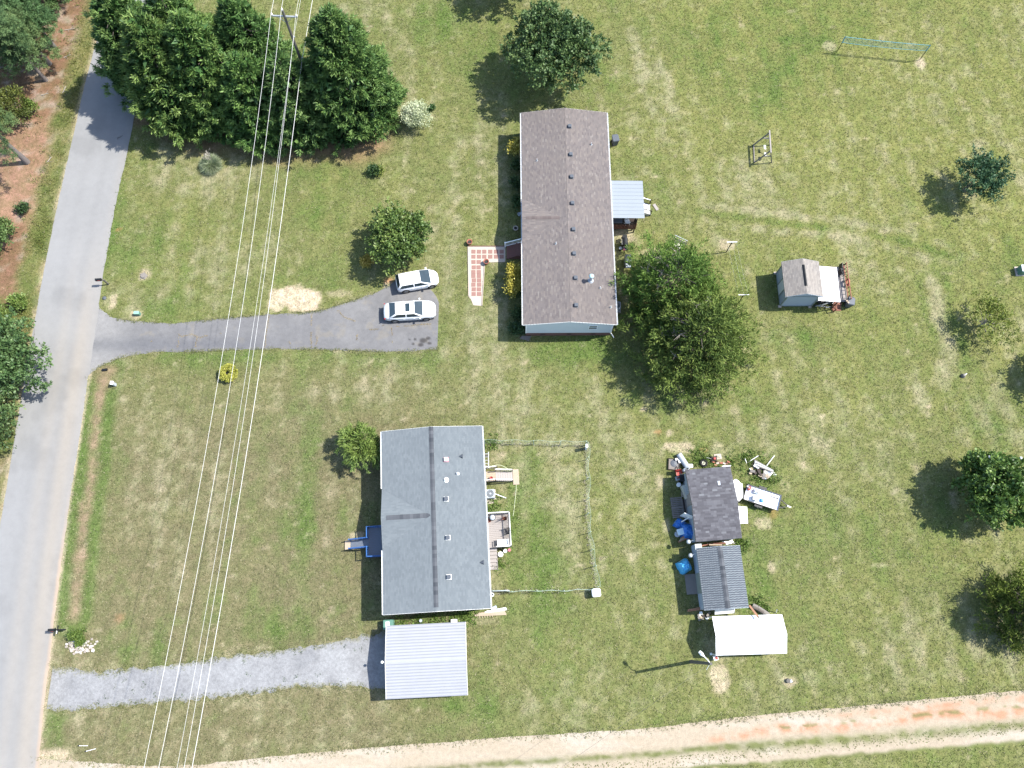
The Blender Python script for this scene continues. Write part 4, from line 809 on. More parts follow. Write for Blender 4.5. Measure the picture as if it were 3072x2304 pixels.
# back porch: deck, roof, rails, steps
pr = thing('porch', 'back porch of the brown roofed house under a flat grey metal roof', 'porch', (0, 0, 0)); X0, X1, Y0, Y1, ZF = 9.38, 12.12, G(1872, 687, .8).y, 41.3, .78
boards(pr, M.dark, X0, X1, Y0, Y1, ZF, 'x', .16)
c4 = [G(1829, 542, 2.98), G(1834, 654, 2.98), G(1934, 655, 2.68), G(1928, 543, 2.68)]
for k in range(10):
    t0, t1 = k/10, (k+1)/10-.004; q = [c4[0].lerp(c4[1], t0), c4[0].lerp(c4[1], t1), c4[3].lerp(c4[2], t1), c4[3].lerp(c4[2], t0)]; up = Vector((0, 0, .035))
    part(pr, 'roof_panel', M.porch, lambda b: b.mesh(q+[v-up for v in q], [(0, 1, 2, 3), (7, 6, 5, 4), (0, 4, 5, 1), (1, 5, 6, 2), (2, 6, 7, 3), (3, 7, 4, 0)]))
    bm(pr, 'roof_seam', M.porch, q[0]+up*.3, q[3]+up*.3, .02, .02)
for x, y in ((X1-.06, Y0+.06), (X1-.06, Y1-.1), (X1-.06, 39.3)): bx(pr, 'porch_post', M.dark, (x, y, 1.35), (.11, .11, 2.68))
for x in (X0+.4, X1-.2):
    for y in (Y0+.3, 38.9, Y1-.2): bx(pr, 'deck_pier', M.dark, (x, y, .37), (.12, .12, .74))
rail(pr, (X0, Y0+.03, ZF), (X1, Y0+.03, ZF), .95, M.redwood, 20, M.dark, bal=.045); rail(pr, (X1-.03, Y0+.05, ZF), (X1-.03, 38.2, ZF), .95, M.dark, 8, bal=.045); rail(pr, (X1-.03, 39.9, ZF), (X1-.03, Y1, ZF), .95, M.dark, 10, bal=.045)
ps_ = thing('porch_steps', 'white wooden steps with dark railings at the right of the back porch', 'steps', (0, 0, 0)); sy = G(1945, 625, .4).y; X1 += .55
for k in range(4): bx(ps_, 'tread', M.white, (X1+.18+.28*k, sy, .62-.17*k), (.30, 1.15, .045)); bx(ps_, 'riser', M.white, (X1+.03+.28*k, sy, .53-.17*k), (.03, 1.12, .15))
for s_ in (-1, 1):
    bm(ps_, 'stringer', M.white, (X1+.05, sy+s_*.56, .55), (X1+1.2, sy+s_*.56, .0), .05, .22); rail(ps_, (X1+.05, sy+s_*.60, .62), (X1+1.15, sy+s_*.60, .05), .9, M.dark, 9, M.white if s_ > 0 else M.dark, bal=.03)
o = structure('slab', B().box((G(1967, 622).x, G(1967, 622).y, .03), (.30, .75, .06), R(28)), M.greywood)
t = thing('table', 'grey table standing on the back porch under the roof edge', 'table', (10.25, Y0+.55, ZF+.02)); bx(t, 'table_top', M.grey, (0, 0, .72), (1.1, .6, .04)); [bx(t, 'leg', M.grey, (sx*.48, sy_*.24, .35), (.04, .04, .70)) for sx in (-1, 1) for sy_ in (-1, 1)]
t = thing('chair', 'white folding chair on the porch beside the grey table', 'chair', (11.35, Y0+.55, ZF+.02), .4); bx(t, 'seat', M.white, (0, 0, .44), (.48, .46, .04)); bx(t, 'backrest', M.white, (0, .24, .72), (.48, .04, .5), rx=.15); [bm(t, 'leg', M.white, (s_*.2, -.2, 0), (s_*.2, .22, .44), .035, .035) for s_ in (-1, 1)]; [bm(t, 'leg', M.white, (s_*.23, .22, 0), (s_*.23, -.2, .44), .035, .035) for s_ in (-1, 1)]

# grey roofed house
W2, L2, E2, R2 = 8.82, 15.45, 3.1, 3.86
h2 = thing('grey_roofed_house', 'single storey house with a pale blue grey shingle roof', 'house', (-6.59, 8.88, 0), R(3.35))
g2y = to_local(h2, G(1200, 1551, 3.8)).y
roof2, sl2, _ = gable(h2, W2, L2, E2, R2, M.roof2, M.siding2, xg=(g2y, 2.55, .93), skirt=M.siding2)
gutter(h2, W2, L2, E2, 1); gutter(h2, W2, L2, E2, -1, g2y+2.6, L2/2); gutter(h2, W2, L2, E2, -1, -L2/2, g2y-2.6)
ridge_caps(roof2, M.cap2, ((0, -L2/2+.35, R2+.014), (0, L2/2, R2+.014)), 46, .19, sl2, .035)
ridge_caps(roof2, M.cap2, ((-3.95, g2y, E2+(R2-E2)*.93+.012), (-.28, g2y, E2+(R2-E2)*.93+.012)), 13, .20, .28, .03)
for p in ((1339, 1497), (1344, 1613), (1347, 1731)): vent_box(roof2, h2, W2, E2, R2, p, M.grey, M.white)
vent_box(roof2, h2, W2, E2, R2, (1338.5, 1379), M.trim, M.pink)
for p in ((1382, 1369), (1445, 1687)): vent_hood(roof2, h2, W2, E2, R2, p)
vent_pipe(roof2, h2, W2, E2, R2, (1373, 1421), M.trim, .06, .3); vent_pipe(roof2, h2, W2, E2, R2, (1337.5, 1440), M.trim, .10, .22)
for y in (-6, -3.2, 2.2, 5.6): window(h2, (W2/2-.28, y, 2.0), .8, 1.1, 'y', 1); window(h2, (-W2/2+.28, y+.2, 2.0), .8, 1.1, 'y', -1)
window(h2, (1.5, -L2/2+.12, 2.0), .8, 1.0, 'x', -1)
part(h2, 'front_door', M.white, lambda b: b.box((-W2/2+.27, g2y-.9, 1.8), (.05, .95, 2.05)))
def local_thing(name, label, cat, base, pts_root=None): return thing(name, label, cat, base.location.copy(), base.rotation_euler.z)
# blue front deck with ramp
fd = local_thing('blue_deck', 'blue railed front deck with steps down to the lawn, by the grey roofed house', 'deck', h2); L = lambda x, y, z: to_local(h2, G(x, y, z))
dx0, dx1 = L(1105, 1625, .8).x, -W2/2+.26; dy0, dy1 = L(1120, 1671, .8).y, L(1120, 1583, .8).y
boards(fd, M.bluedeck, dx0, dx1, dy0, dy1, .8, 'x', .14)
ry0, ry1 = L(1080, 1643, .6).y, L(1080, 1619, .6).y; rx0 = L(1052, 1632, .1).x
for k in range(14):
    t0 = k/14; xa, xb = dx0+(rx0-dx0)*t0, dx0+(rx0-dx0)*(k+.94)/14; za, zb = .78-.66*t0, .78-.66*(k+.94)/14; bm(fd, 'ramp_board', M.bluedeck, (xa, (ry0+ry1)/2, za), (xb, (ry0+ry1)/2, zb), ry1-ry0, .035)
bx(fd, 'lower_step', M.tanwood, (rx0-.25, (ry0+ry1)/2, .07), (.5, ry1-ry0+.1, .1))
for y in (dy0, dy1): rail(fd, (dx0, y, .8), (dx1, y, .8), .92, M.bluerail, 12)
rail(fd, (dx0, dy0, .8), (dx0, ry0-.05, .8), .92, M.bluerail, 6); rail(fd, (dx0, ry1+.05, .8), (dx0, dy1, .8), .92, M.bluerail, 8)
for y in (ry0-.04, ry1+.04): rail(fd, (dx0-.02, y, .78), (rx0, y, .14), .9, M.bluerail, 12)
for x in (dx0+.1, dx1-.2):
    for y in (dy0+.1, dy1-.1): bx(fd, 'deck_pier', M.bluerail, (x, y, .385), (.11, .11, .77))
# back deck
bd = local_thing('back_deck', 'weathered grey board deck behind the grey roofed house with steps at its lower end', 'deck', h2); ex0 = W2/2-.26; ex1 = L(1531, 1600, .8).x; ey0, ey1 = L(1500, 1642, .8).y, L(1500, 1541, .8).y
boards(bd, M.greywood, ex0, ex1, ey0, ey1, .8, 'x', .15)
rail(bd, (ex0, ey1, .8), (ex1, ey1, .8), .9, M.greywood, 14, M.white); rail(bd, (ex1, ey0, .8), (ex1, ey1, .8), .9, M.greywood, 26, M.white); rail(bd, (ex0+.95, ey0, .8), (ex1, ey0, .8), .9, M.greywood, 12, M.white)
for k in range(6): bx(bd, 'stair_tread', M.greywood, (ex0+.48, ey0-.16-.30*k, .68-.12*k), (.92, .28, .045)); bx(bd, 'stair_riser', M.greywood, (ex0+.48, ey0-.02-.30*k, .62-.12*k), (.90, .025, .10))
for s_ in (0, .95): bm(bd, 'stringer', M.greywood, (ex0+s_+.005, ey0, .6), (ex0+s_+.005, ey0-1.85, .02), .04, .2)
for x in (ex0+.3, ex1-.1):
    for y in (ey0+.1, (ey0+ey1)/2, ey1-.1): bx(bd, 'deck_pier', M.greywood, (x, y, .385), (.11, .11, .77))
bn = thing('bench', 'white slatted bench at the lower end of the back deck', 'bench', h2.location+Matrix.Rotation(h2.rotation_euler.z, 3, 'Z') @ Vector((ex0+1.0+(ex1-ex0-1.1)/2, ey0+.40, .82)), h2.rotation_euler.z)
bl = ex1-ex0-1.2
for k in range(4): bx(bn, 'seat_slat', M.white, (0, -.22+.13*k, .44), (bl, .115, .03))
for k in range(3): bx(bn, 'back_slat', M.white, (0, -.33, .56+.14*k), (bl, .03, .11))
for s_ in (-1, 1): bx(bn, 'leg', M.white, (s_*bl*.42, -.02, .21), (.07, .5, .42)); bx(bn, 'arm_rest', M.white, (s_*bl*.46, -.05, .66), (.07, .5, .035))
def onh2(px, z): return G(px[0], px[1], z)
t = thing('round_grill', 'round dark lidded pot grill at the upper left of the back deck', 'grill', onh2((1477, 1553), .82+.5)-Vector((0, 0, .5))); part(t, 'bowl', M.black, lambda b: b.lathe((0, 0, .62), [(0, -.2), (.2, -.14), (.29, 0), (.29, .02), (0, .02)], 16), True); part(t, 'lid', M.lgrey, lambda b: b.lathe((0, 0, .65), [(0, .10), (.14, .08), (.24, .01), (.24, 0), (0, 0)], 16), True); [bm(t, 'leg', M.black, (.2*math.cos(q), .2*math.sin(q), 0), (.14*math.cos(q), .14*math.sin(q), .5), .03, .03) for q in (0, 2.1, 4.2)]
t = thing('flower_pot', 'small brown pot on the boards below the round grill', 'pot', onh2((1468, 1562), .82)); part(t, 'pot', M.terracotta, lambda b: b.lathe((0, 0, 0), [(0, 0), (.12, 0), (.17, .26), (.19, .27), (.19, .31), (.15, .31), (.13, .2), (0, .2)], 14), True)
t = thing('chair', 'dark metal chair at the right rail of the back deck', 'chair', onh2((1523, 1595), .82), -1.3)
for k in range(5): bx(t, 'seat_slat', M.black, (-.2+.1*k, 0, .42), (.07, .48, .02)); bx(t, 'back_slat', M.black, (-.2+.1*k, .26, .72), (.05, .02, .5), rx=.12)
for sx in (-1, 1): bx(t, 'leg', M.black, (sx*.24, -.2, .21), (.035, .035, .42)); bx(t, 'leg', M.black, (sx*.24, .24, .48), (.035, .035, .96)); bx(t, 'arm_rest', M.black, (sx*.26, .0, .64), (.05, .46, .03))
t = thing('dry_plant', 'bare brown potted plant in the upper right corner of the back deck', 'plant', onh2((1515, 1557), .82)); part(t, 'pot', M.black, lambda b: b.lathe((0, 0, 0), [(0, 0), (.13, 0), (.18, .28), (.15, .28), (.13, .2), (0, .2)], 12), True)
part(t, 'stem', M.redwood, lambda b: [b.tube((0, 0, .2), (random.uniform(-.45, .45), random.uniform(-.4, .4), random.uniform(.5, 1.0)), .012, .005, 4, False) for k in range(34)])
def bucket(px, label, m, r=.16, h=.36, lid=True, name='bucket', z=0):
    t = thing(name, label, 'bucket', G(px[0], px[1], z)); part(t, 'body', m, lambda b: b.lathe((0, 0, 0), [(0, 0), (r*.85, 0), (r, h), (r*.93, h), (r*.8, .03), (0, .03)], 16), True)
    if lid: part(t, 'lid', m, lambda b: b.lathe((0, 0, h+.003), [(0, .025), (r*.98, .025), (r*1.05, .012), (r*1.05, -.02), (0, -.01)], 16))
    part(t, 'handle', M.metal, lambda b: b.path([(r*math.cos(q), .02+r*.9*math.sin(q)*.3, h*.93+.0*q) for q in np.linspace(0, math.pi, 8)], .008, 4)); return t
bucket((1502, 1664), 'large white lidded bucket below the back deck', M.white, .22, .42); bucket((1516, 1654), 'white open bucket nearest the deck corner', M.white, .17, .36, False); bucket((1528, 1651), 'pink bucket at the lower right corner of the back deck', M.pink, .13, .3)
# upper landing and ramp behind the grey house
ur = local_thing('back_ramp', 'weathered landing and ramp with railings near the upper back of the grey roofed house', 'ramp', h2)
ux0 = ex0; ux1 = L(1487, 1430, .8).x; uy0, uy1 = L(1470, 1444, .8).y, L(1470, 1414, .8).y; ux2 = L(1538, 1435, .15).x
boards(ur, M.tanwood, ux0, ux1, uy0, uy1, .8, 'x', .14)
for k in range(7): t0, t1 = k/7, (k+.95)/7; bm(ur, 'ramp_board', M.greywood, (ux1+(ux2-ux1)*t0, (uy0+uy1)/2, .78-.62*t0), (ux1+(ux2-ux1)*t1, (uy0+uy1)/2, .78-.62*t1), uy1-uy0-.1, .04)
for y in (uy0, uy1): rail(ur, (ux1, y, .78), (ux2, y, .14), .9, M.greywood, 9, M.white)
rail(ur, (ux0, uy1+.25, .8), (ux1+.1, uy1+.25, .8), .9, M.greywood, 6, M.white); rail(ur, (ux0, uy0, .8), (ux1, uy0, .8), .9, M.greywood, 6, M.white)
bx(ur, 'foot_board', M.tanwood, (ux2+.30, (uy0+uy1)/2-.05, .04), (.55, uy1-uy0+.5, .07))
t = thing('red_pot', 'dark red pot on the landing behind the grey roofed house', 'pot', G(1474, 1436, .82)); part(t, 'pot', M.red, lambda b: b.lathe((0, 0, 0), [(0, 0), (.11, 0), (.15, .3), (.13, .3), (.11, .2), (0, .2)], 14), True)
t = thing('ladder', 'white and grey ladder lying along the wall of the grey roofed house', 'ladder', G(1459, 1381, .5), R(91)); [bx(t, 'side_rail', M.white, (0, s_*.2, .05), (1.5, .06, .1)) for s_ in (-1, 1)]; [bx(t, 'rung', M.metal, (-.6+.3*k, 0, .05), (.04, .36, .04)) for k in range(5)]; [bx(t, 'stand', M.oldwood, (s_*.5, 0, -.25), (.08, .5, .48)) for s_ in (-1, 1)]
tag(part(None, 'garden_hose', M.rope, lambda b: b.path([G(1466, 1404, .9), G(1478, 1397, .9), G(1492, 1395, .85), G(1504, 1396, .8), G(1518, 1403, .7), G(1530, 1411, .5), G(1536, 1416, .3)], .022, 5)), 'pale hose curving in the air beside the back ramp', 'hose')
tag(part(None, 'garden_hose', M.rope, lambda b: b.path([G(1549, 1446, .03), G(1548, 1470, .03), G(1545, 1500, .03), G(1542, 1530, .03), G(1539, 1548, .03)], .024, 5)), 'long pale hose lying on the grass right of the air conditioner', 'hose')
def ac_unit(px, label, rz, s=.78, h=.75):
    t = thing('air_conditioner', label, 'air conditioner', G(*px), rz); bx(t, 'pad', M.concrete, (0, 0, .03), (s+.16, s+.16, .06)); part(t, 'cabinet', M.lgrey, lambda b: b.bev((0, 0, .06+h/2), (s, s, h), .09))
    part(t, 'fan_guard', M.grey, lambda b: [b.lathe((0, 0, .065+h), [(0, .004), (s*.40, .004), (s*.42, 0)], 20)]); part(t, 'guard_ring', M.metal, lambda b: [b.torus((0, 0, .08+h), s*r_, .012, 20, 4) for r_ in (.14, .24, .33, .41)]); part(t, 'fan_hub', M.lgrey, lambda b: b.lathe((0, 0, .075+h), [(0, .03), (s*.1, .02), (s*.12, 0)], 12)); return t
ac_unit((1471.5, 1485), 'grey air conditioner with a round fan beside the back deck', R(3.3)); ac_unit((1847, 925), 'white air conditioner half under the eave by the ragged cedar', 0, .8, .7)
t = thing('concrete_pad', 'bare concrete pad just below the air conditioner', 'slab', G(1471, 1503)); bx(t, 'slab', M.concrete, (-.05, 0, .04), (.72, .5, .08), R(10))
t = thing('plank', 'long pale stick resting from the air conditioner to the grass', 'stick', G(1518, 1494)); bm(t, 'stick', M.white, (0, 0, .03), G(1484, 1481, .82)-G(1518, 1494), .05, .05)
# between house and carport
t = thing('green_cabinet', 'grey green metal cabinet at the lower left corner of the grey roofed house', 'cabinet', G(1169, 1874), R(3)); part(t, 'body', M.green, lambda b: b.bev((0, 0, .45), (.85, .8, .9), .06)); bx(t, 'top_panel', M.white, (-.05, .06, .91), (.34, .36, .02))
t = thing('white_box', 'white box on the ground between house and carport', 'box', G(1363, 1863), R(3)); bx(t, 'body', M.white, (0, 0, .15), (.5, .25, .3)); bx(t, 'lid', M.white, (0, 0, .315), (.53, .28, .03))
bucket((1263, 1862), 'small pale blue bucket between house and carport', M.lgrey, .13, .25)
pl = thing('lumber_stack', 'stack of pale boards sticking out past the lower right corner of the grey roofed house', 'lumber', G(1480, 1838), R(5.5))
for k in range(6): bx(pl, 'board', M.white if k > 3 else M.tanwood, (-.25+.28*(k > 3)+.05*k, -.15+.07*k, .10+.05*(k % 3)), (2.7-.2*k, .14, .045), R(1.5*k-3))
for k in range(6): bx(pl, 'cross_piece', M.tanwood, (-1.2+.22*k, -.10, .04), (.05, .5, .08))
t = thing('wheel', 'white ringed wheel leaning at the lower back wall of the grey roofed house', 'wheel', G(1476, 1784)); part(t, 'tyre', M.white, lambda b: b.torus((0, 0, .1), .14, .045)); part(t, 'hub', M.grey, lambda b: b.tube((0, 0, .05), (0, 0, .13), .07, .07, 10))
t = thing('blue_tarp_scrap', 'folded grey blue sheet at the lower right corner of the grey roofed house', 'sheet', G(1482, 1824)); bx(t, 'sheet', M.shedwall, (0, 0, .1), (.5, .25, .2), R(25))

# carport
cp = thing('carport', 'open carport with a white ribbed metal roof at the end of the gravel driveway', 'carport', (-7.0, -2.62, 0), R(92.7)); CW, CL, CE, CR = 5.66, 6.56, 2.15, 2.62
np_ = 12
for sx in (-1, 1):
    for k in range(np_):
        x0, x1 = sx*CW/2*(k/np_), sx*CW/2*((k+1)/np_); z0, z1 = CR-(CR-CE)*k/np_, CR-(CR-CE)*(k+1)/np_; up = Vector((0, 0, .03))
        q = [Vector((x0, -CL/2, z0)), Vector((x1-sx*.05, -CL/2, z1)), Vector((x1-sx*.05, CL/2, z1)), Vector((x0, CL/2, z0))]
        part(cp, 'roof_panel', M.carport, lambda b: b.mesh(q+[v-up for v in q], [(0, 1, 2, 3), (7, 6, 5, 4), (0, 4, 5, 1), (2, 6, 7, 3)]))
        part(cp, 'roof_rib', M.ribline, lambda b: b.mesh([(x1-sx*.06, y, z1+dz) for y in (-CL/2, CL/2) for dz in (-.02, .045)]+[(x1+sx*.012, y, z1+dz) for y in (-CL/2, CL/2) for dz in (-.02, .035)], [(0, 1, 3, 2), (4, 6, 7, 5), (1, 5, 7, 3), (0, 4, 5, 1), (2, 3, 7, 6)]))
for y in (-CL/2-.015, CL/2+.015):
    for sx in (-1, 1): bm(cp, 'end_trim', M.trim, (sx*CW/2, y, CE-.03), (0, y, CR-.03), .025, .12)
for sx in (-1, 1):
    for y in (-3.0, -1.0, 1.0, 3.0): bx(cp, 'post', M.metal, (sx*(CW/2-.12), y, CE/2-.03), (.07, .07, CE-.06))
    bm(cp, 'eave_beam', M.metal, (sx*(CW/2-.12), -3.1, CE-.05), (sx*(CW/2-.12), 3.1, CE-.05), .07, .09)
for y in (-3.0, -1.0, 1.0, 3.0):
    for sx in (-1, 1): bm(cp, 'rafter', M.metal, (sx*(CW/2-.15), y, CE-.02), (0, y, CR-.09), .06, .06)
lt = part(cp, 'lamp_bracket', M.metal, lambda b: b.tube((0, CL/2, CR-.1), (.02, CL/2+.25, CR-.1), .02)); part(lt, 'lamp_globe', M.white, lambda b: b.lathe((.02, CL/2+.28, CR-.1), [(0, -.12), (.09, -.08), (.125, 0), (.09, .08), (0, .12)], 12), True)

# dark shingled shed: ridge left to right
def tabs_as_parts(roof, limit=300):
    """split the joined shingles: the first tabs become parts of their own"""
    st = [c for c in roof.children if c.name.startswith('shingles')][0]; me = st.data; m = me.materials[0]; n = 0; F = list(me.polygons); V = me.vertices; var = [a.value for a in me.attributes['var'].data]; i = 0; rest = B()
    pairs = []
    while i < len(F):
        p = F[i]; pair = [i]
        if i+1 < len(F) and abs(var[i+1]-var[i]*.6) < 1e-5: pair.append(i+1)
        pairs.append(pair); i += len(pair)
    big = sorted(pairs, key=lambda pr: -F[pr[0]].area)[:limit]; bigset = {pr[0] for pr in big}
    for pr in pairs:
        b = B() if pr[0] in bigset else rest
        for j in pr: b.poly([V[v].co for v in F[j].vertices], var[j])
        if b is not rest: b.build('shingle', m, roof)
    bpy.data.objects.remove(st)
    if rest.f: rest.build('shingles', m, roof, kind='stuff')
s1 = thing('dark_roofed_shed', 'old shed with a charcoal shingle roof amid the junk', 'shed', (17.41, 10.16, 0), R(94.6))
rf3, _, _ = gable(s1, 6.22, 3.95, 2.2, 2.75, M.roof3, M.siding2, (.12, .16), wall_h0=.1, ex=.165, tab=.40, alt='lam', trim=M.oldwood)
tabs_as_parts(rf3)
part(rf3, 'bare_patch', M.lgrey, lambda b: b.box(to_local(s1, G(2157, 1449, 2.5)), (.38, .22, .02), 0, 0, .15))
for k in range(13): ridge_caps(rf3, M.roof3, ((0, -1.9+k*.29, 2.77), (0, -1.9+k*.29+.29, 2.77)), 1, .20, .17, .02)
bx(s1, 'door', M.greywood, (.6, 1.83, 1.15), (1.0, .05, 1.9)); bx(s1, 'open_door', M.white, (to_local(s1, G(2063, 1549, 1.2)).x, 2.15, 1.1), (.05, .95, 1.9), R(-28))
part(s1, 'eave_patch', M.white, lambda b: b.box(to_local(s1, G(2180, 1398, 2.2)), (.08, .75, .06)))
# slate patterned shed
s2 = thing('slate_roofed_shed', 'small shed with a patterned blue grey shingle roof beside the white canopy', 'shed', (17.67, 3.93, 0), R(3.4))
rf4, _, _ = gable(s2, 3.72, 5.06, 2.3, 2.85, M.roof4, M.shedwall, (.14, .06), wall_h0=.08, ex=.185, tab=.10, alt='dot', clap=False, trim=M.shedwall)
ridge_caps(rf4, M.cap2, ((0, -2.5, 2.865), (0, 2.5, 2.865)), 16, .21, .28, .025)
for y in (-1.2, .6): bx(s2, 'hinge', M.black, (-1.735, y, 1.9), (.03, .22, .05))
bx(s2, 'door', M.shedtrim, (-1.735, -.3, 1.1), (.04, 1.7, 1.95)); bx(s2, 'ramp', M.oldwood, (-2.2, -.3, .1), (.9, 1.7, .06), 0, 0, -.15)
t = thing('white_sign_board', 'white board leaning on the lower end of the slate roofed shed', 'board', G(2166, 1833), R(4)); part(t, 'board', M.white, lambda b: b.box((0, -.05, .9), (1.7, .05, .45), 0, -.9)); [bx(t, 'prop', M.oldwood, (s_*.6, .1, .42), (.06, .06, .84)) for s_ in (-1, 1)]
# white canopy
cn = thing('canopy_tent', 'white peaked canopy tent below the slate roofed shed', 'canopy', (19.62, -.66, 0), R(1.6)); KW, KL, KE, KR = 5.85, 3.06, 2.0, 2.62
n = 14; vs = []
for i in range(n+1):
    for j, (y, z) in enumerate(((-KL/2-.02, KE-.16), (-KL/2, KE), (-KL/4, (KE+KR)/2-.03), (0, KR), (KL/4, (KE+KR)/2-.03), (KL/2, KE), (KL/2+.02, KE-.16))): vs.append((-KW/2+KW*i/n, y, z-.05*math.sin(math.pi*((i*4/n) % 1))*(1 if 0 < j < 6 else .3)))
part(cn, 'cover', M.tarpwhite, lambda b: b.mesh(vs, [(i*7+j, (i+1)*7+j, (i+1)*7+j+1, i*7+j+1) for i in range(n) for j in range(6)]), True)
for x in (-KW/2+.08, 0, KW/2-.08):
    for y in (-1, 1): part(cn, 'leg', M.white, lambda b: b.tube((x, y*(KL/2-.05), 0), (x, y*(KL/2-.05), KE), .035, .035, 8)); bx(cn, 'foot_plate', M.white, (x, y*(KL/2-.05), .02), (.2, .2, .03))
    for y in (-1, 1): part(cn, 'rafter', M.white, lambda b: b.tube((x, y*(KL/2-.05), KE-.05), (x, 0, KR-.06), .025, .025, 6))
# tan roofed shed with awning deck
s3 = thing('tan_roofed_shed', 'small grey walled shed with a worn tan roof and a black ridge vent', 'shed', (27.34, 31.26, 0), R(.3))
rf5, _, _ = gable(s3, 3.54, 3.58, 2.42, 3.12, M.roof5, M.shedwall, (.26, .06), wall_h0=.12, ex=.14, tab=.30, clap=False, trim=M.shedwall)
part(rf5, 'ridge_vent', M.black, lambda b: b.mesh([(-.13, -1.0, 3.11), (0, -1.0, 3.2), (.13, -1.0, 3.11), (-.13, 1.15, 3.11), (0, 1.15, 3.2), (.13, 1.15, 3.11)], [(0, 1, 4, 3), (1, 2, 5, 4), (0, 2, 1), (3, 4, 5)]))
for y in (-1.73, 1.73):
    for x in (-1.5, 1.5): bx(s3, 'corner_trim', M.shedtrim, (x, y, 1.2), (.10, .10, 2.2))
bx(s3, 'wall_sill', M.shedtrim, (0, -1.75, .14), (3.0, .06, .1)); bx(s3, 'wall_head', M.shedtrim, (0, -1.745, 2.33), (3.0, .05, .08)); bx(s3, 'side_sill', M.shedtrim, (-1.53, 0, .14), (.06, 3.4, .1))
bx(s3, 'door', M.siding, (-1.525, -.15, 1.15), (.05, 1.0, 1.95)); [bx(s3, 'door_frame', M.shedtrim, (-1.535, -.15+s_*.56, 1.18), (.07, .09, 2.05)) for s_ in (-1, 1)]
for x, y in ((-1.55, -1.78), (1.35, -1.82), (-1.6, 1.72)): bx(s3, 'foundation_block', M.concrete, (x, y, .08), (.3, .24, .15))
dk = thing('shed_deck', 'board deck with white awning and redwood railing beside the tan roofed shed', 'deck', (0, 0, 0)); kx0, kx1, ky0, ky1 = 28.95, G(2538, 860, .5).x, G(2530, 905, .45).y, G(2530, 800, .45).y
boards(dk, M.greywood, kx0, kx1, ky0, ky1, .42, 'y', .15)
aw = [G(2458, 798, 2.3), G(2510, 803, 2.0), G(2521, 906, 2.0), G(2455, 901, 2.3)]
part(dk, 'awning', M.tarpwhite, lambda b: b.mesh(aw+[v-Vector((0, 0, .03)) for v in aw], [(0, 1, 2, 3), (7, 6, 5, 4), (0, 4, 5, 1), (1, 5, 6, 2), (2, 6, 7, 3)]))
for q in (aw[1], aw[2]): bx(dk, 'awning_post', M.redwood, (q.x-.1, q.y+(.1 if q is aw[2] else -.1), q.z/2-.02), (.08, .08, q.z-.06))
rail(dk, (kx1, ky0, .44), (kx1, ky1, .44), .85, M.redwood, 9, bal=.05); bm(dk, 'mid_rail', M.redwood, (kx1-.12, ky0, .9), (kx1-.12, ky1, .9), .10, .04)
for x in (kx0+.2, kx1-.1):
    for y in (ky0+.2, ky1-.2): bx(dk, 'deck_pier', M.redwood, (x, y, .2), (.1, .1, .4))
for k in range(3): bx(dk, 'step', M.redwood, (kx1-1.0, ky0-.15-.25*k, .32-.12*k), (.8, .26, .05))
rail(dk, (kx1-1.35, ky0-.05, .4), (kx1-1.35, ky0-.9, .03), .8, M.redwood, 3)

# ---------------------------------------------------------------- walkway
wk = structure('walkway', B().mesh([p+Vector((0, 0, .03)) for p in WALK]+[p-Vector((0, 0, .05)) for p in WALK], [tuple(range(8))]+[(i, (i+1) % 8, 8+(i+1) % 8, 8+i) for i in range(8)]), M.concrete)
def paver(x, y, k=1.0): bx(wk, 'paver', M.paver, G(x, y, .036)+Vector((0, 0, 0)), (.41*k, .41, .03), random.uniform(-.04, .04))
for x in (1420.5, 1437, 1453, 1471, 1488.5, 1505):
    for y in (755, 770): paver(x, y)
for i, y in enumerate((786, 802, 816, 828, 841, 854, 868, 882)):
    for x in (1421, 1437): paver(x+random.uniform(-1, 1)+(2 if i > 4 else 0)*0, y)
for a_, b_ in (((1403, 738.5), (1516, 738.5)), ((1404, 740), (1406, 888)), ((1454, 789), (1446, 917))): bm(wk, 'edging', M.brick if a_[1] < 739 else M.concrete, G(*a_, .05), G(*b_, .05), .06, .1)
def pot(px, label, rz=0):
    t = thing('flower_pot', label, 'pot', G(*px)); part(t, 'pot', M.terracotta, lambda b: b.lathe((0, 0, 0), [(0, 0), (.17, 0), (.24, .38), (.28, .38), (.28, .46), (.23, .46), (.2, .3), (0, .3)], 18), True); part(t, 'soil', M.skid, lambda b: b.lathe((0, 0, .32), [(0, .01), (.2, .01), (.205, 0)], 14)); return t
pot((1409, 731), 'terracotta pot at the upper left corner of the paved walkway'); pot((1459, 790), 'terracotta pot at the inner corner of the paved walkway')
t = thing('planter_ring', 'pale ring planter in the wall shade left of the brown roofed house', 'planter', G(1547, 686)); part(t, 'ring', M.concrete, lambda b: b.torus((0, 0, .12), .22, .06)); part(t, 'soil', M.skid, lambda b: b.lathe((0, 0, .1), [(0, .01), (.2, 0)], 14))
t = thing('blue_pot', 'blue grey round pot against the front wall of the brown roofed house', 'pot', G(1558, 646)); part(t, 'pot', M.lgrey, lambda b: b.lathe((0, 0, 0), [(0, 0), (.14, 0), (.2, .3), (.16, .34), (.12, .25), (0, .25)], 16), True)
t = thing('splash_boards', 'grey boards lying at the near left corner of the brown roofed house', 'boards', G(1574, 1015), R(-8))
for k in range(4): bx(t, 'board', M.oldwood, (.05*k, -.12+.1*k, .04+.02*k), (.9, .09, .03), R(-6+4*k))

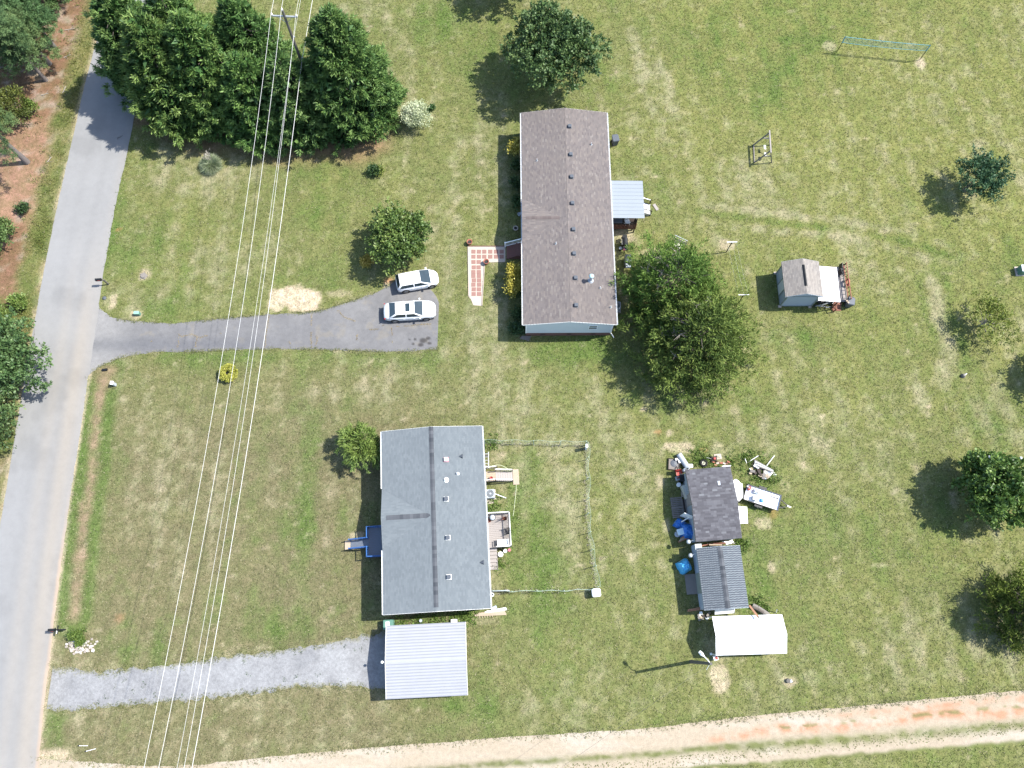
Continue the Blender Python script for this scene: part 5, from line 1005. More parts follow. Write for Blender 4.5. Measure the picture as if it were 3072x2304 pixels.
# ---------------------------------------------------------------- cars
def car(label, px0, px1, paint, roofp, Lc, Wd, beltf, sedan, group='cars parked on the driveway'):
    p0, p1 = G(*px0, .7), G(*px1, .7); d = p1-p0; root = thing('parked_car', label, 'car', ((p0.x+p1.x)/2, (p0.y+p1.y)/2, .016), math.atan2(d.y, d.x), group)
    h = Lc/2; w_ = Wd/2
    # stations: x, half width, upper height, mid crown height
    if sedan: st = [(-h, .46, .60, .62), (-h+.03, .62, .78, .82), (-h+.12, .74, .90, .95), (-h+.4, .84, .97, 1.01), (-h+.9, .90, .99, 1.03), (-1.2, .915, .96, 1.0), (0, .925, .93, .97), (.9, .92, .92, .97), (1.35, .91, .90, .95), (h-.62, .875, .84, .90), (h-.34, .80, .75, .82), (h-.15, .67, .66, .72), (h-.04, .50, .57, .60), (h, .36, .48, .5)]
    else: st = [(-h, .50, .60, .62), (-h+.04, .66, .92, .95), (-h+.16, .77, .99, 1.01), (-h+.45, .83, 1.0, 1.03), (-1.2, .85, .98, 1.02), (0, .86, .95, 1.0), (.75, .86, .97, 1.03), (1.15, .845, .94, 1.01), (h-.55, .80, .84, .92), (h-.28, .70, .73, .82), (h-.12, .56, .64, .70), (h-.03, .40, .55, .60), (h, .28, .48, .5)]
    k = w_/max(s[1] for s in st); b = B(); vs = []
    for x, hw, zu, zc in st:
        hw *= k; prof = [(-hw*.93, .20), (-hw*.985, .34), (-hw, .55), (-hw*.985, zu-.10), (-hw*.93, zu-.015), (-hw*.55, zc-.01), (0, zc), (hw*.55, zc-.01), (hw*.93, zu-.015), (hw*.985, zu-.10), (hw, .55), (hw*.985, .34), (hw*.93, .20)]
        vs += [(x, y, z) for y, z in prof]
    m = 13; n = len(st); b.mesh(vs, [(i*m+j, (i+1)*m+j, (i+1)*m+j+1, i*m+j+1) for i in range(n-1) for j in range(m-1)]+[tuple(range(m-1, -1, -1)), tuple((n-1)*m+j for j in range(m))]); b.build('body', paint, root, True)
    bx(root, 'underbody', M.skid, (0, 0, .19), (Lc-.5, Wd-.25, .12))
    # glasshouse
    if sedan: bf, tf, tr_, br, zr, zb = 1.30, .48, -1.22, -1.95, 1.46, .95; bw, tw = .82, .62
    else: bf, tf, tr_, br, zr, zb = 1.32, .30, -1.62, -1.98, 1.52, .98; bw, tw = .80, .64
    bw *= k*1.0; tw *= k; cb = B(); sec = [(br, bw*.88, zb, 0), (br*.72+tr_*.28, bw*.86, zb+(zr-zb)*.30, 1), (tr_, tw*.97, zr-.04, 2), ((tf+tr_)/2, tw, zr, 2), (tf, tw*.97, zr-.05, 2), (bf*.72+tf*.28, bw*.9, zb+(zr-zb)*.27, 1), (bf, bw*.92, zb, 0)]
    prof = lambda s_: [(-bw*1.03, zb-.06), (-bw*1.0, zb), (-tw-.02, s_[2]-.07), (-tw*.86, s_[2]-.01), (0, s_[2]+.015), (tw*.86, s_[2]-.01), (tw+.02, s_[2]-.07), (bw*1.0, zb), (bw*1.03, zb-.06)]
    xs = [br, tr_, (tf+tr_)/2, tf, bf]; vs = []
    for x, z, kk in ((br, zb+.01, 1.1), (tr_, zr-.03, 1), ((tr_+tf)/2, zr, 1), (tf, zr-.03, 1), (bf, zb+.01, 1.15)):
        t_ = (z-zb)/(zr-zb); sw = bw+(tw-bw)*t_; vs += [(x, -bw*1.02 if 0 < t_ else -bw, zb-.05), (x, -sw-(.0 if t_ < .1 else .01), z-.05*t_), (x, -sw*.82, z), (x, 0, z+.02), (x, sw*.82, z), (x, sw+(.0 if t_ < .1 else .01), z-.05*t_), (x, bw*1.02 if 0 < t_ else bw, zb-.05)]
    cb.mesh(vs, [(i*7+j, (i+1)*7+j, (i+1)*7+j+1, i*7+j+1) for i in range(4) for j in range(6)]+[(0, 1, 2, 3, 4, 5, 6), (34, 33, 32, 31, 30, 29, 28)]); cb.build('cabin', roofp, root, True)
    def pane(name, q, off): o = Vector(off); return part(root, name, M.glass, lambda b: b.poly([Vector(v)+o for v in q]))
    l = lambda a, c, t: tuple(a[i]+(c[i]-a[i])*t for i in range(3))
    A0, A1 = (bf, bw*.93, zb+.01), (tf, tw*.93, zr-.03); s1_ = l(A0, A1, .06), l(A0, A1, .95); pane('windshield', [s1_[0], s1_[1], (s1_[1][0], -s1_[1][1], s1_[1][2]), (s1_[0][0], -s1_[0][1], s1_[0][2])], (.012, 0, .022))
    A0, A1 = (br, bw*.93, zb+.01), (tr_, tw*.93, zr-.03); s1_ = l(A0, A1, .10), l(A0, A1, .92); pane('rear_window', [s1_[0], s1_[1], (s1_[1][0], -s1_[1][1], s1_[1][2]), (s1_[0][0], -s1_[0][1], s1_[0][2])], (-.014, 0, .022))
    for sy_ in (-1, 1):
        def sp(x, t_): return (x, sy_*(bw+(tw-bw)*t_)+sy_*.022, zb+(zr-zb-.05)*t_)
        x1 = bf-.30; x2 = br+(.34 if sedan else .42); xm = -.30 if sedan else -.35
        lo, hi = .10, .86; fx = lambda t_: bf+(tf-bf)*t_-.14; rx = lambda t_: br+(tr_-br)*t_+.16
        pane('side_window', [sp(fx(lo), lo), sp(fx(hi), hi), sp(xm+.05, hi), sp(xm+.05, lo)], (0, 0, 0)); pane('side_window', [sp(xm-.05, lo), sp(xm-.05, hi), sp(rx(hi), hi), sp(rx(lo), lo)], (0, 0, 0))
        part(root, 'mirror', paint, lambda b: b.bev((bf-.32, sy_*(w_+.07), zb+.03), (.16, .2, .13), .05), True)
        for x in (-h+(1.02 if sedan else .78), h-(.98 if sedan else .80)):
            wb = B().tube((x, sy_*(w_-.20), .325), (x, sy_*(w_+.012), .325), .325, .325, 20).build('wheel', M.rubber, root)
            part(wb, 'rim', M.rim, lambda b: [b.tube((x, sy_*(w_-.02), .325), (x, sy_*(w_+.018), .325), .06, .06, 10)]+[b.beam((x, sy_*(w_+.016), .325), (x+.21*math.cos(q), sy_*(w_+.016), .325+.21*math.sin(q)), .02, .055) for q in np.linspace(0, 2*math.pi, 8)[:-1]]+[b.torus((x, sy_*(w_+.008), .325), .215, .016, 18, 5, 'Y')])
            part(root, 'wheel_arch', M.skid, lambda b: b.tube((x, sy_*(w_-.25), .36), (x, sy_*(w_+.004), .36), .385, .385, 22))
        part(root, 'headlight', M.lamp, lambda b: b.mesh([(h-.62, sy_*w_*.90, .80), (h-.36, sy_*w_*.83, .73), (h-.17, sy_*w_*.70, .65), (h-.40, sy_*w_*.62, .825), (h-.13, sy_*w_*.72, .55), (h-.38, sy_*w_*.89, .58)], [(0, 1, 2, 3), (0, 5, 4, 2, 1)]))
        part(root, 'taillight', M.taillens, lambda b: b.box((-h+.155, sy_*w_*.80, .80), (.20, .07, .13), sy_*-.62))
        bx(root, 'door_handle', paint, (-.55, sy_*(w_+.005), .80), (.2, .03, .03)); bx(root, 'door_handle', paint, (.45, sy_*(w_+.005), .80), (.2, .03, .03))
    bx(root, 'grille', M.black, (h-.02, 0, .46), (.05, .7, .14)); bx(root, 'licence_plate', M.white, (-h-.005, 0, .62), (.02, .32, .16))
    if sedan: part(root, 'sunroof', M.glass, lambda b: b.bev((-.12, 0, zr+.02), (.44, .84, .03), .06))
    return root
car('silver white sedan with a dark sunroof, nearer the open asphalt', (1151, 936), (1307, 926), M.carsilver, M.carwhite, 4.98, 1.84, 0, True)
car('white hatchback beside the round tree, angled to the sedan', (1189, 852), (1314, 829), M.carwhite, M.carwhite, 4.10, 1.70, 0, False)

# ---------------------------------------------------------------- utility line
UP = G(966, 350); upole = thing('utility_pole', 'tall wooden utility pole with a pale crossarm among the cypress trees', 'utility pole', UP); ph = 14.8
part(upole, 'pole', M.pole, lambda b: b.tube((0, 0, 0), (0, 0, ph), .17, .11, 12))
wires_end = [(432, 2304), (476, 2304), (531, 2304), (552, 2304), (576, 2304)]
far = G(432, 2304, 12.6); line = (Vector((far.x, far.y, 0))-Vector((UP.x-1.05, UP.y, 0))).normalized(); perp = Vector((-line.y, line.x, 0)); perp = perp if perp.x > 0 else -perp
ca = 1.12
bm(upole, 'crossarm', M.metal, perp*-ca+Vector((0, 0, 14.1)), perp*ca+Vector((0, 0, 14.1)), .11, .13); [bm(upole, 'brace', M.metal, perp*s_*.65+Vector((0, 0, 14.05)), Vector((0, 0, 13.3)), .03, .04) for s_ in (-1, 1)]
def insul(c): part(upole, 'insulator', M.white, lambda b: b.lathe(c, [(0, .26), (.05, .24), (.06, .16), (.085, .12), (.05, .08), (.08, .03), (.03, 0), (0, 0)], 10), True)
tops = [perp*-ca*.97+Vector((0, 0, 14.18)), Vector((0, 0, ph+.02)), perp*.14+Vector((0, 0, 11.6)), perp*ca*.97+Vector((0, 0, 14.18)), perp*.18+Vector((0, 0, 8.8))]
for i in (0, 1, 3): insul(tops[i])
bx(upole, 'cable_clamp', M.metal, tops[2], (.2, .1, .12)); bx(upole, 'cable_clamp', M.metal, tops[4], (.2, .12, .14))
zs = [12.6, 13.0, 10.2, 12.6, 7.3]; labs = ['leftmost overhead wire, hung from the left end of the crossarm', 'second overhead wire from the left, hung from the pole top', 'thin overhead wire hung low on the pole, running close beside another', 'thin overhead wire hung from the right end of the crossarm', 'thick overhead cable, rightmost of the wires over the front lawn']
for i in range(5):
    a = UP+tops[i]+Vector((0, 0, .26 if i in (0, 1, 3) else 0)); e0 = G(*wires_end[i], zs[i]); dh = Vector((e0.x-a.x, e0.y-a.y, 0)); f = 1.28; end = a+dh*f; end.z = a.z; Lh = dh.length; tt = 1/f
    sag = (a.z-zs[i])/(4*tt*(1-tt)); pts = []
    for k in range(33): t = k/32; q = a+(end-a)*t; q.z = a.z-4*sag*t*(1-t); pts.append(q)
    north = [a+Vector((-dh.x, -dh.y, 0))*(.04*k)+Vector((0, 0, -.02*k*(12-k)*.3)) for k in range(1, 12)]
    rad = (.0125, .0125, .0095, .0105, .019)[i]
    o = part(None, 'overhead_wire', M.wire, lambda b: b.path(north[::-1]+pts, rad, 6)); tag(o, labs[i], 'wire', 'wires of the overhead line')
b0 = UP+tops[4]; sp_ = part(bpy.data.objects['overhead_wire.004'], 'splice_case', M.wire, lambda b: b.tube(G(640, 1700, 7.05)+Vector((.55, 0, 0)), G(636, 1720, 7.05)+Vector((.55, 0, 0)), .03))
bpy.data.objects.remove(sp_)
# yard light pole
yb = G(2073, 1985); yt = Vector((15.13, -2.88, 7.0)); yp = thing('yard_light', 'wooden yard light pole with a white lamp arm below the canopy', 'lamp post', yb); top = Vector((0, 0, 6.55)); lean = Vector((.10, .12, 6.6))
part(yp, 'pole', M.pole, lambda b: b.tube((0, 0, 0), lean, .15, .11, 12)); hd = G(2112, 1969, 6.75)-yb
part(yp, 'lamp_arm', M.white, lambda b: b.path([lean-Vector((0, 0, .25)), lean*.5+hd*.5+Vector((0, 0, -3.2+3.3)), hd], .035, 8)); hv = (hd-lean); hv.z = 0; hv.normalize()
part(yp, 'lamp_head', M.white, lambda b: [b.tube(hd, hd+hv*.22+Vector((0, 0, .03)), .06, .13, 10), b.tube(hd+hv*.22+Vector((0, 0, .03)), hd+hv*.5+Vector((0, 0, .03)), .15, .11, 10)]); part(yp, 'photo_cell', M.lgrey, lambda b: b.tube(hd+hv*.3+Vector((0, 0, .12)), hd+hv*.3+Vector((0, 0, .25)), .05, .045, 10))
part(yp, 'wire_bracket', M.metal, lambda b: b.tube(lean-Vector((0, 0, .3)), lean+Vector((-.35, -.45, -.2)), .02)); part(yp, 'conduit', M.green, lambda b: b.tube((.16, 0, 0), (.22, .1, 5.9), .025))
a = yb+lean+Vector((-.1, -.1, -.4)); e0 = a+Vector((-38, -24, 1.5)); pts = [a.lerp(e0, k/20)-Vector((0, 0, 4*.9*(k/20)*(1-k/20))) for k in range(21)]
tag(part(None, 'service_wire', M.pole, lambda b: b.path(pts, .008, 4)), 'thin dark wire running down left from the yard light pole', 'wire')

# ---------------------------------------------------------------- roadside things
def mailbox(px, label, style):
    t = thing('mailbox', label, 'mailbox', G(*px)); z = 1.08
    if style == 0:
        part(t, 'post', M.pole, lambda b: b.box((0, 0, .5), (.11, .11, 1.0))); bx(t, 'post_arm', M.pole, (-.28, 0, .98), (.75, .09, .09)); ox = -.42
    else:
        part(t, 'post', M.black, lambda b: b.box((0, 0, .68), (.11, .11, 1.35))); bx(t, 'post_arm', M.black, (-.15, 0, .98), (1.35, .10, .10)); ox = -.50; bm(t, 'brace', M.black, (.0, 0, .5), (-.45, 0, .93), .06, .06); bm(t, 'cross_arm', M.black, (.02, -.34, 1.22), (.02, .34, 1.22), .07, .07); bx(t, 'number_plate', M.white, (.02, -.2, 1.33), (.03, .22, .1))
    n = 8; pr_ = [(-.12, 0), (-.12, .14)]+[(-.12*math.cos(q), .14+.12*math.sin(q)) for q in np.linspace(0, math.pi, n)[1:-1]]+[(.12, .14), (.12, 0)]; m = len(pr_)
    bd_ = part(t, 'box', M.black, lambda b: b.mesh([(ox+x, y, 1.03+zz) for x in (-.27, .27) for y, zz in pr_], [(j, j+1, m+j+1, m+j) for j in range(m-1)]+[(m-1, 0, m, 2*m-1), tuple(range(m-1, -1, -1)), tuple(range(m, 2*m))]))
    part(bd_, 'flag', M.red, lambda b: b.box((ox+.05, -.135, 1.18), (.18, .015, .06))); part(bd_, 'door', M.black, lambda b: b.box((ox-.28, 0, 1.14), (.02, .22, .24))); return t
mailbox((326, 853), 'black mailbox on a plain wooden post at the road, above the asphalt driveway', 0).rotation_euler.z = R(4); mailbox((196, 1889), 'black mailbox on a cross shaped post at the road, above the gravel driveway', 1).rotation_euler.z = R(3)
t = thing('utility_pedestal', 'low green utility box in a dirt patch above the asphalt driveway', 'utility box', G(415, 943)); part(t, 'body', M.green, lambda b: b.bev((0, 0, .22), (.52, .34, .44), .08)); bx(t, 'lid', mat('pale_green_lid', (.2, .36, .28), .5, .1), (0, 0, .455), (.50, .30, .03))
t = thing('utility_box', 'small white box standing upright at the lower side of the driveway mouth', 'utility box', G(346, 1155)); part(t, 'body', M.lgrey, lambda b: b.bev((0, 0, .35), (.24, .3, .7), .04)); bx(t, 'cap', M.white, (0, 0, .72), (.27, .33, .04))
t = thing('tree_stump', 'grey cut stump in a bare ring on the front lawn', 'stump', G(431, 828)); part(t, 'trunk', M.oldwood, lambda b: b.lathe((0, 0, 0), [(.34, 0), (.27, .08), (.25, .16), (0, .17)], 12)); [bm(t, 'root', M.oldwood, (0, 0, .06), (.42*math.cos(q), .42*math.sin(q), .02), .08, .08) for q in (0, 1.5, 2.6, 4.1, 5.2)]
t = thing('stone', 'dark stone in the grass between mailbox and driveway mouth', 'stone', G(314, 895)); part(t, 'rock', M.grey, lambda b: b.lathe((0, 0, 0), [(.2, 0), (.19, .1), (.1, .18), (0, .19)], 7))
t = thing('culvert_pipe', 'black pipe end in the leaves below the driveway mouth', 'pipe', G(315, 1111)); part(t, 'pipe', M.black, lambda b: b.tube((-.2, 0, .1), (.25, .05, .1), .12, .12, 10))
for k, (p0, p1, lb) in enumerate([((236, 2237), (264, 2237), 'straight white stick on the grass by the road, upper of two'), ((257, 2254), (288, 2246), 'white stick with a dark end on the grass by the road, lower of two')]):
    t = thing('stick', lb, 'stick', G(*p0)); part(t, 'shaft', M.white, lambda b: b.tube((0, 0, .03), G(*p1)-G(*p0)+Vector((0, 0, .03)), .025)); part(t, 'end', M.black, lambda b: b.lathe((0, 0, 0), [(.06, 0), (.06, .06), (0, .07)], 8))
rp = thing('rock_pile', 'crescent of pale rocks round the green shrub by the road', 'rocks', G(240, 1945))
for k in range(95):
    q = random.uniform(math.pi*1.0, math.pi*2.12); r = random.gauss(.78, .26); sz = random.uniform(.07, .15); x, y = r*1.15*math.cos(q), r*.85*math.sin(q)+.55
    rx_ = [Vector((random.gauss(0, 1), random.gauss(0, 1), random.gauss(0, 1))).normalized() for _ in range(9)]
    b = B(); nr = 6; vs = [(x+sz*random.uniform(.8, 1.2)*math.cos(a+k), y+sz*random.uniform(.7, 1.1)*math.sin(a+k), random.uniform(0, .03)) for a in np.linspace(0, 6.28, nr+1)[:-1]]+[(x+sz*random.uniform(.5, .8)*math.cos(a+k), y+sz*random.uniform(.5, .8)*math.sin(a+k), sz*random.uniform(.7, 1.2)) for a in np.linspace(0, 6.28, nr+1)[:-1]]
    b.mesh(vs, [(j, (j+1) % nr, nr+(j+1) % nr, nr+j) for j in range(nr)]+[tuple(range(nr, 2*nr))]); b.build('rock', M.rock, rp)
for k, (px, rz, ln, lb) in enumerate([((150, 480), .9, .7, 'pale broken branch on the grass left of the road, lowest of the fallen ones'), ((210, 90), .1, 1.1, 'fallen pale branch in the straw by the pine trunks'), ((195, 270), 1.2, .9, 'bleached stick standing out in the litter above the thick trunk'), ((203, 170), .4, .8, 'grey twig heap in the needles beside the pine trunks'), ((135, 285), .2, .8, 'grey branch litter above the bright green shrub')]):
    t = part(None, 'fallen_branch', M.twig, lambda b: [b.tube((-ln/2, 0, .05), (ln/2, .1, .06), .045, .025, 6), b.tube((.1, .03, .06), (.4, .4, .12), .02, .01, 5), b.tube((-.2, 0, .06), (-.05, -.35, .05), .02, .01, 5)]); t.location = G(*px); t.rotation_euler.z = rz; tag(t, lb, 'branch', 'fallen branches at the wood edge')
t = part(None, 'fallen_branch', M.pole, lambda b: [b.tube((-.25, -.12, .05), (.1, .05, .06), .03, .02, 5), b.tube((.1, .05, .06), (.3, .2, .06), .02, .01, 5), b.tube((-.2, -.1, .05), (-.18, -.3, .05), .02, .01, 5)]); t.location = G(360, 412, .03); tag(t, 'small dark branch lying on the shaded road', 'branch')

# ---------------------------------------------------------------- garden furniture
# volleyball net
vb = thing('volleyball_net', 'volleyball net with turquoise tapes between two dark poles', 'net', (0, 0, 0)); va, vb_ = G(2511, 155), G(2759, 180)
ta, tb_ = Vector((va.x, va.y, 2.25)), Vector((vb_.x, vb_.y, 2.25))
for q, m in ((va, M.black), (vb_, M.black)): part(vb, 'pole', m, lambda b: b.tube(q, q+Vector((0, 0, 2.3)), .035)); part(vb, 'side_tape', M.net, lambda b: b.tube(q+Vector((0, 0, 1.35)), q+Vector((0, 0, 2.27)), .05))
def nz(t_, z): return va.lerp(vb_, t_)+Vector((0, 0, z-.25*4*t_*(1-t_)*(.3 if z > 2 else .5)))
for z, r_, nm in ((2.22, .022, 'top_tape'), (1.40, .018, 'bottom_tape')): part(vb, nm, M.net, lambda b: b.path([nz(k/16, z) for k in range(17)], r_, 5))
part(vb, 'mesh', M.net, lambda b: [b.path([nz(k/16, z) for k in range(17)], .0045, 3) for z in np.arange(1.5, 2.2, .1)]+[b.tube(nz(k/90, 1.40), nz(k/90, 2.22), .0045, None, 3, False) for k in range(91)], kind='stuff')
for q, dx, dy in ((va, -1.9, -.2), (va, 1.1, .9), (vb_, 1.5, -.5), (vb_, -1.6, -.1)): part(vb, 'guy_line', M.pole, lambda b: b.tube(q+Vector((0, 0, 2.2)), q+Vector((dx, dy, 0)), .007, None, 4))
# swing frame
sw = thing('swing_frame', 'wooden swing frame with a bare crossbar and two white hanging seats', 'swing', (0, 0, 0)); tz = 2.1
tN, tS = G(2309, 398, tz), G(2312, 452, tz)
fNW, fSW = G(2264, 441, .02)+Vector((-.3, .15, 0)), G(2254, 488, .02)
tE0, tE1 = tN, tS
NW, SW_, NE, SE_ = G(2290, 440, .03), G(2256, 488, .03), G(2313, 432, .03), G(2316, 489, .03)
ctrN, ctrS = Vector((tN.x, tN.y, 0)), Vector((tS.x, tS.y, 0))
bm(sw, 'crossbar', M.greywood, tN+Vector((0, .25, 0)), tS-Vector((0, .25, 0)), .12, .14)
for c_, nm in ((tN, 'n'), (tS, 's')):
    fl, fr2 = Vector((c_.x-1.0, c_.y+(.0 if nm == 'n' else 0), .02)), Vector((c_.x+.75, c_.y, .02)); bm(sw, 'leg', M.oldwood, c_, fl, .10, .10); bm(sw, 'leg', M.oldwood, c_, fr2, .10, .10); bm(sw, 'leg_brace', M.greywood, c_.lerp(fl, .45), c_.lerp(fr2, .45), .08, .08)
bm(sw, 'ground_beam', M.oldwood, (tN.x-1.02, tN.y, .06), (tS.x-1.02, tS.y, .06), .1, .1)
for t_ in (.32, .74):
    c_ = tN.lerp(tS, t_)
    for s_ in (-.18, .18): part(sw, 'chain', M.metal, lambda b: b.tube(c_+Vector((0, s_, 0)), Vector((c_.x-.05, c_.y+s_, .62)), .012, None, 5))
    part(sw, 'swing_seat', M.white, lambda b: b.bev((c_.x-.05, c_.y, .60), (.22, .48, .05), .05))
# clothesline
for k, (px, lb) in enumerate([((2178, 757), 'rusty clothesline post with a white T arm, right of the ragged cedar top'), ((2212, 912), 'clothesline post nearly swallowed by the cedar foliage')]):
    t = thing('clothesline_post', lb, 'post', G(*px), 0, 'clothesline posts'); part(t, 'post', M.black, lambda b: b.tube((0, 0, 0), (.08, .1, 1.95), .045)); bm(t, 'cross_arm', M.white, (-.42, .1, 1.95), (.58, .12, 1.95), .06, .06); [bm(t, 'brace', M.black, (.06, .09, 1.55), (.08+s_*.35, .11, 1.92), .03, .03) for s_ in (-1, 1)]
A_, B_ = G(2178, 757), G(2212, 912)
for k, dx in enumerate((-.36, .1, .5)): tag(part(None, 'clothesline', M.wire, lambda b: b.path([Vector((A_.x+dx+(B_.x-A_.x)*t_, A_.y+.1+(B_.y-A_.y)*t_, 1.97-.5*t_*(1-t_))) for t_ in np.linspace(0, 1, 9)], .004, 4)), ['left', 'middle', 'right'][k]+' of three clotheslines strung between the T posts', 'clothesline', 'clotheslines')
# garden swing bench by the cedar
gs = thing('garden_swing', 'garden swing bench with a metal frame half hidden by the ragged cedar', 'swing bench', G(2032, 741), R(-28))
for s_ in (-.65, .65): bm(gs, 'frame_leg', M.metal, (s_, .5, 0), (s_, .1, 1.7), .05, .05); bm(gs, 'frame_leg', M.metal, (s_, -.55, 0), (s_, .1, 1.7), .05, .05); bm(gs, 'frame_foot', M.redwood, (s_, -.6, .03), (s_, .6, .03), .06, .05)
bm(gs, 'frame_top', M.lgrey, (-.65, .1, 1.7), (.65, .1, 1.7), .05, .05)
for k in range(5): bx(gs, 'seat_slat', M.cream, (0, -.25+.11*k, .48), (1.15, .1, .03)); 
for k in range(3): bx(gs, 'back_slat', M.cream, (0, .3+.03*k, .6+.14*k), (1.15, .03, .11))
# grills
def grill(px, label, cov):
    t = thing('grill', label, 'grill', G(*px), R(90)); z = .75
    if cov: part(t, 'cover', M.grey, lambda b: [b.bev((.12, 0, .55), (.82, .62, 1.1), .1)]); bx(t, 'side_shelf', M.lgrey, (-.55, .0, .80), (.46, .5, .05)); part(t, 'cover_fold', M.grey, lambda b: b.box((-.30, 0, .5), (.05, .60, 1.0), 0, 0, .25))
    else:
        part(t, 'cart', M.black, lambda b: b.bev((0, 0, .38), (.72, .5, .72), .05)); part(t, 'lid', M.black, lambda b: b.mesh([(x, .28*math.cos(q), .78+.30*math.sin(q)) for x in (-.4, .4) for q in np.linspace(0, math.pi, 8)], [(j, j+1, 9+j, 8+j) for j in range(7)]+[tuple(range(7, -1, -1)), tuple(range(8, 16))])); bx(t, 'side_shelf', M.black, (.62, 0, .78), (.4, .45, .04)); bx(t, 'side_shelf', M.black, (-.62, 0, .78), (.4, .45, .04)); part(t, 'lid_handle', M.metal, lambda b: b.tube((-.3, .32, .88), (.3, .32, .88), .015))
    for x in (-.3, .3): part(t, 'wheel', M.black, lambda b: b.tube((x, -.28, .1), (x, -.24, .1), .1, .1, 12))
    return t
grill((1872, 738), 'black barbecue grill just below the back porch', False); grill((1881, 792), 'grey covered barbecue grill, the lower of the pair by the wall', True)
t = thing('fire_pot', 'black bucket with a pale lid beside the black grill', 'bucket', G(1860, 750)); part(t, 'body', M.black, lambda b: b.lathe((0, 0, 0), [(0, 0), (.15, 0), (.18, .4), (0, .4)], 14), True); part(t, 'lid', M.lgrey, lambda b: b.lathe((0, 0, .41), [(0, .03), (.16, .01), (.16, 0)], 14))
t = thing('kettle_stand', 'small dark round stool at the top of the black grill', 'stool', G(1867, 719)); part(t, 'seat', M.black, lambda b: b.lathe((0, 0, .4), [(0, .05), (.16, .04), (.17, 0), (0, 0)], 12), True); [bm(t, 'leg', M.black, (.1*math.cos(q), .1*math.sin(q), .4), (.18*math.cos(q), .18*math.sin(q), 0), .025, .025) for q in (0, 2.1, 4.2)]
t = thing('watering_can', 'pink and white can on the black grill side', 'can', G(1872, 751, .82)); part(t, 'body', M.pink, lambda b: b.lathe((0, 0, 0), [(0, 0), (.09, 0), (.09, .18), (0, .2)], 10), True); part(t, 'spout', M.white, lambda b: b.tube((.05, 0, .05), (.2, 0, .2), .025, .02))
def wheelie(px, label, rz, m):
    t = thing('trash_bin', label, 'trash bin', G(*px), rz); part(t, 'body', m, lambda b: b.mesh([(sx*(.24 if z == 0 else .32), sy_*(.26 if z == 0 else .36), z) for z in (.05*0, 1.0) for sx, sy_ in ((-1, -1), (1, -1), (1, 1), (-1, 1))], [(0, 1, 5, 4), (1, 2, 6, 5), (2, 3, 7, 6), (3, 0, 4, 7), (3, 2, 1, 0)])); part(t, 'lid', m, lambda b: b.bev((0, -.02, 1.03), (.70, .80, .09), .1)); part(t, 'handle', m, lambda b: b.tube((-.25, .43, .98), (.25, .43, .98), .025)); [part(t, 'wheel', M.rubber, lambda b: b.tube((x, .3, .12), (x+.06, .3, .12), .12, .12, 12)) for x in (-.3, .24)]; return t
wheelie((1843, 431), 'grey wheeled trash bin right of the brown roofed house', R(10), M.grey); wheelie((2541, 915), 'grey trash bin at the lower corner of the shed deck', R(-12), M.grey)
# wire fence round the back yard
FN = [(1454, 1332), (1536, 1333), (1600, 1334), (1680, 1336), (1756, 1336)]; FE = [(1756, 1337), (1757, 1380), (1758, 1440), (1759, 1500), (1758, 1545), (1764, 1600), (1770, 1652), (1780, 1700), (1787, 1762)]; FS = [(1480, 1772), (1536, 1774), (1610, 1772), (1690, 1772), (1775, 1767)]
def wfence(pts, label, lean):
    t = thing('wire_fence', label, 'fence', (0, 0, 0), 0, 'wire fences of the back yard'); ps = GP(pts); hgt = 1.25; ln = Vector((lean[0], lean[1], 0))
    for q in ps: bm(t, 'post', M.fence, q, q+ln*.6+Vector((0, 0, 1.4)), .05, .05)
    q_ = resample(ps, .3); wob = [Vector((.10*math.sin(i*.7), .06*math.sin(i*.9), 0)) for i in range(len(q_))]
    def fn(b):
        for i, q in enumerate(q_): b.tube(q, q+ln*.9+wob[i]+Vector((0, 0, hgt)), .003, None, 3, False)
        for z in np.linspace(.05, hgt, 5): b.path([q+(ln*.9+wob[i])*(z/hgt)+Vector((0, 0, z)) for i, q in enumerate(q_)], .0035, 3)
        b.path([q+ln*.9+wob[i]+Vector((0, 0, hgt)) for i, q in enumerate(q_)], .010, 4)
    part(t, 'wire_mesh', M.fence, fn, kind='stuff'); return t
wfence(FN, 'sagging wire fence along the top of the back yard', (0, .1)); wfence(FE, 'bulging wire fence down the right side of the back yard', (.22, 0)); wfence(FS, 'wire fence along the lower end of the back yard', (0, -.06))
weeds('fence_grass', [(a[0]+(b_[0]-a[0])*k/10, a[1]+(b_[1]-a[1])*k/10, .10, 2) for F_ in (FN, FE, FS) for a, b_ in zip(F_, F_[1:]) for k in range(10)], 'dry grey grass standing along the wire fence', 4, .15, [(.20, .20, .13), (.28, .27, .20), (.36, .34, .28)])
t = thing('gate_post', 'white post at the upper right corner of the wire fence', 'post', G(1757, 1346)); part(t, 'post', M.white, lambda b: b.box((0, 0, .6), (.16, .28, 1.2))); part(t, 'cap', M.white, lambda b: b.box((0, 0, 1.22), (.2, .32, .04)))
t = thing('gate_bar', 'pale gate bar in the lower wire fence near the house', 'gate', G(1502, 1774)); bm(t, 'rail', M.lgrey, (-.75, 0, 1.0), (.75, .05, 1.0), .05, .05); bm(t, 'rail', M.lgrey, (-.75, 0, .4), (.75, .05, .4), .05, .05); [bx(t, 'stile', M.lgrey, (s_*.75, 0, .55), (.05, .05, 1.1)) for s_ in (-1, 1)]
t = thing('white_hutch', 'white rounded plastic bin at the lower right corner of the wire fence', 'bin', G(1786, 1779), R(6)); part(t, 'body', M.lgrey, lambda b: b.bev((0, 0, .40), (.66, .62, .8), .12)); part(t, 'lid', M.white, lambda b: b.bev((0, 0, .83), (.76, .70, .1), .14)); bx(t, 'latch', M.black, (-.36, 0, .76), (.03, .3, .05))
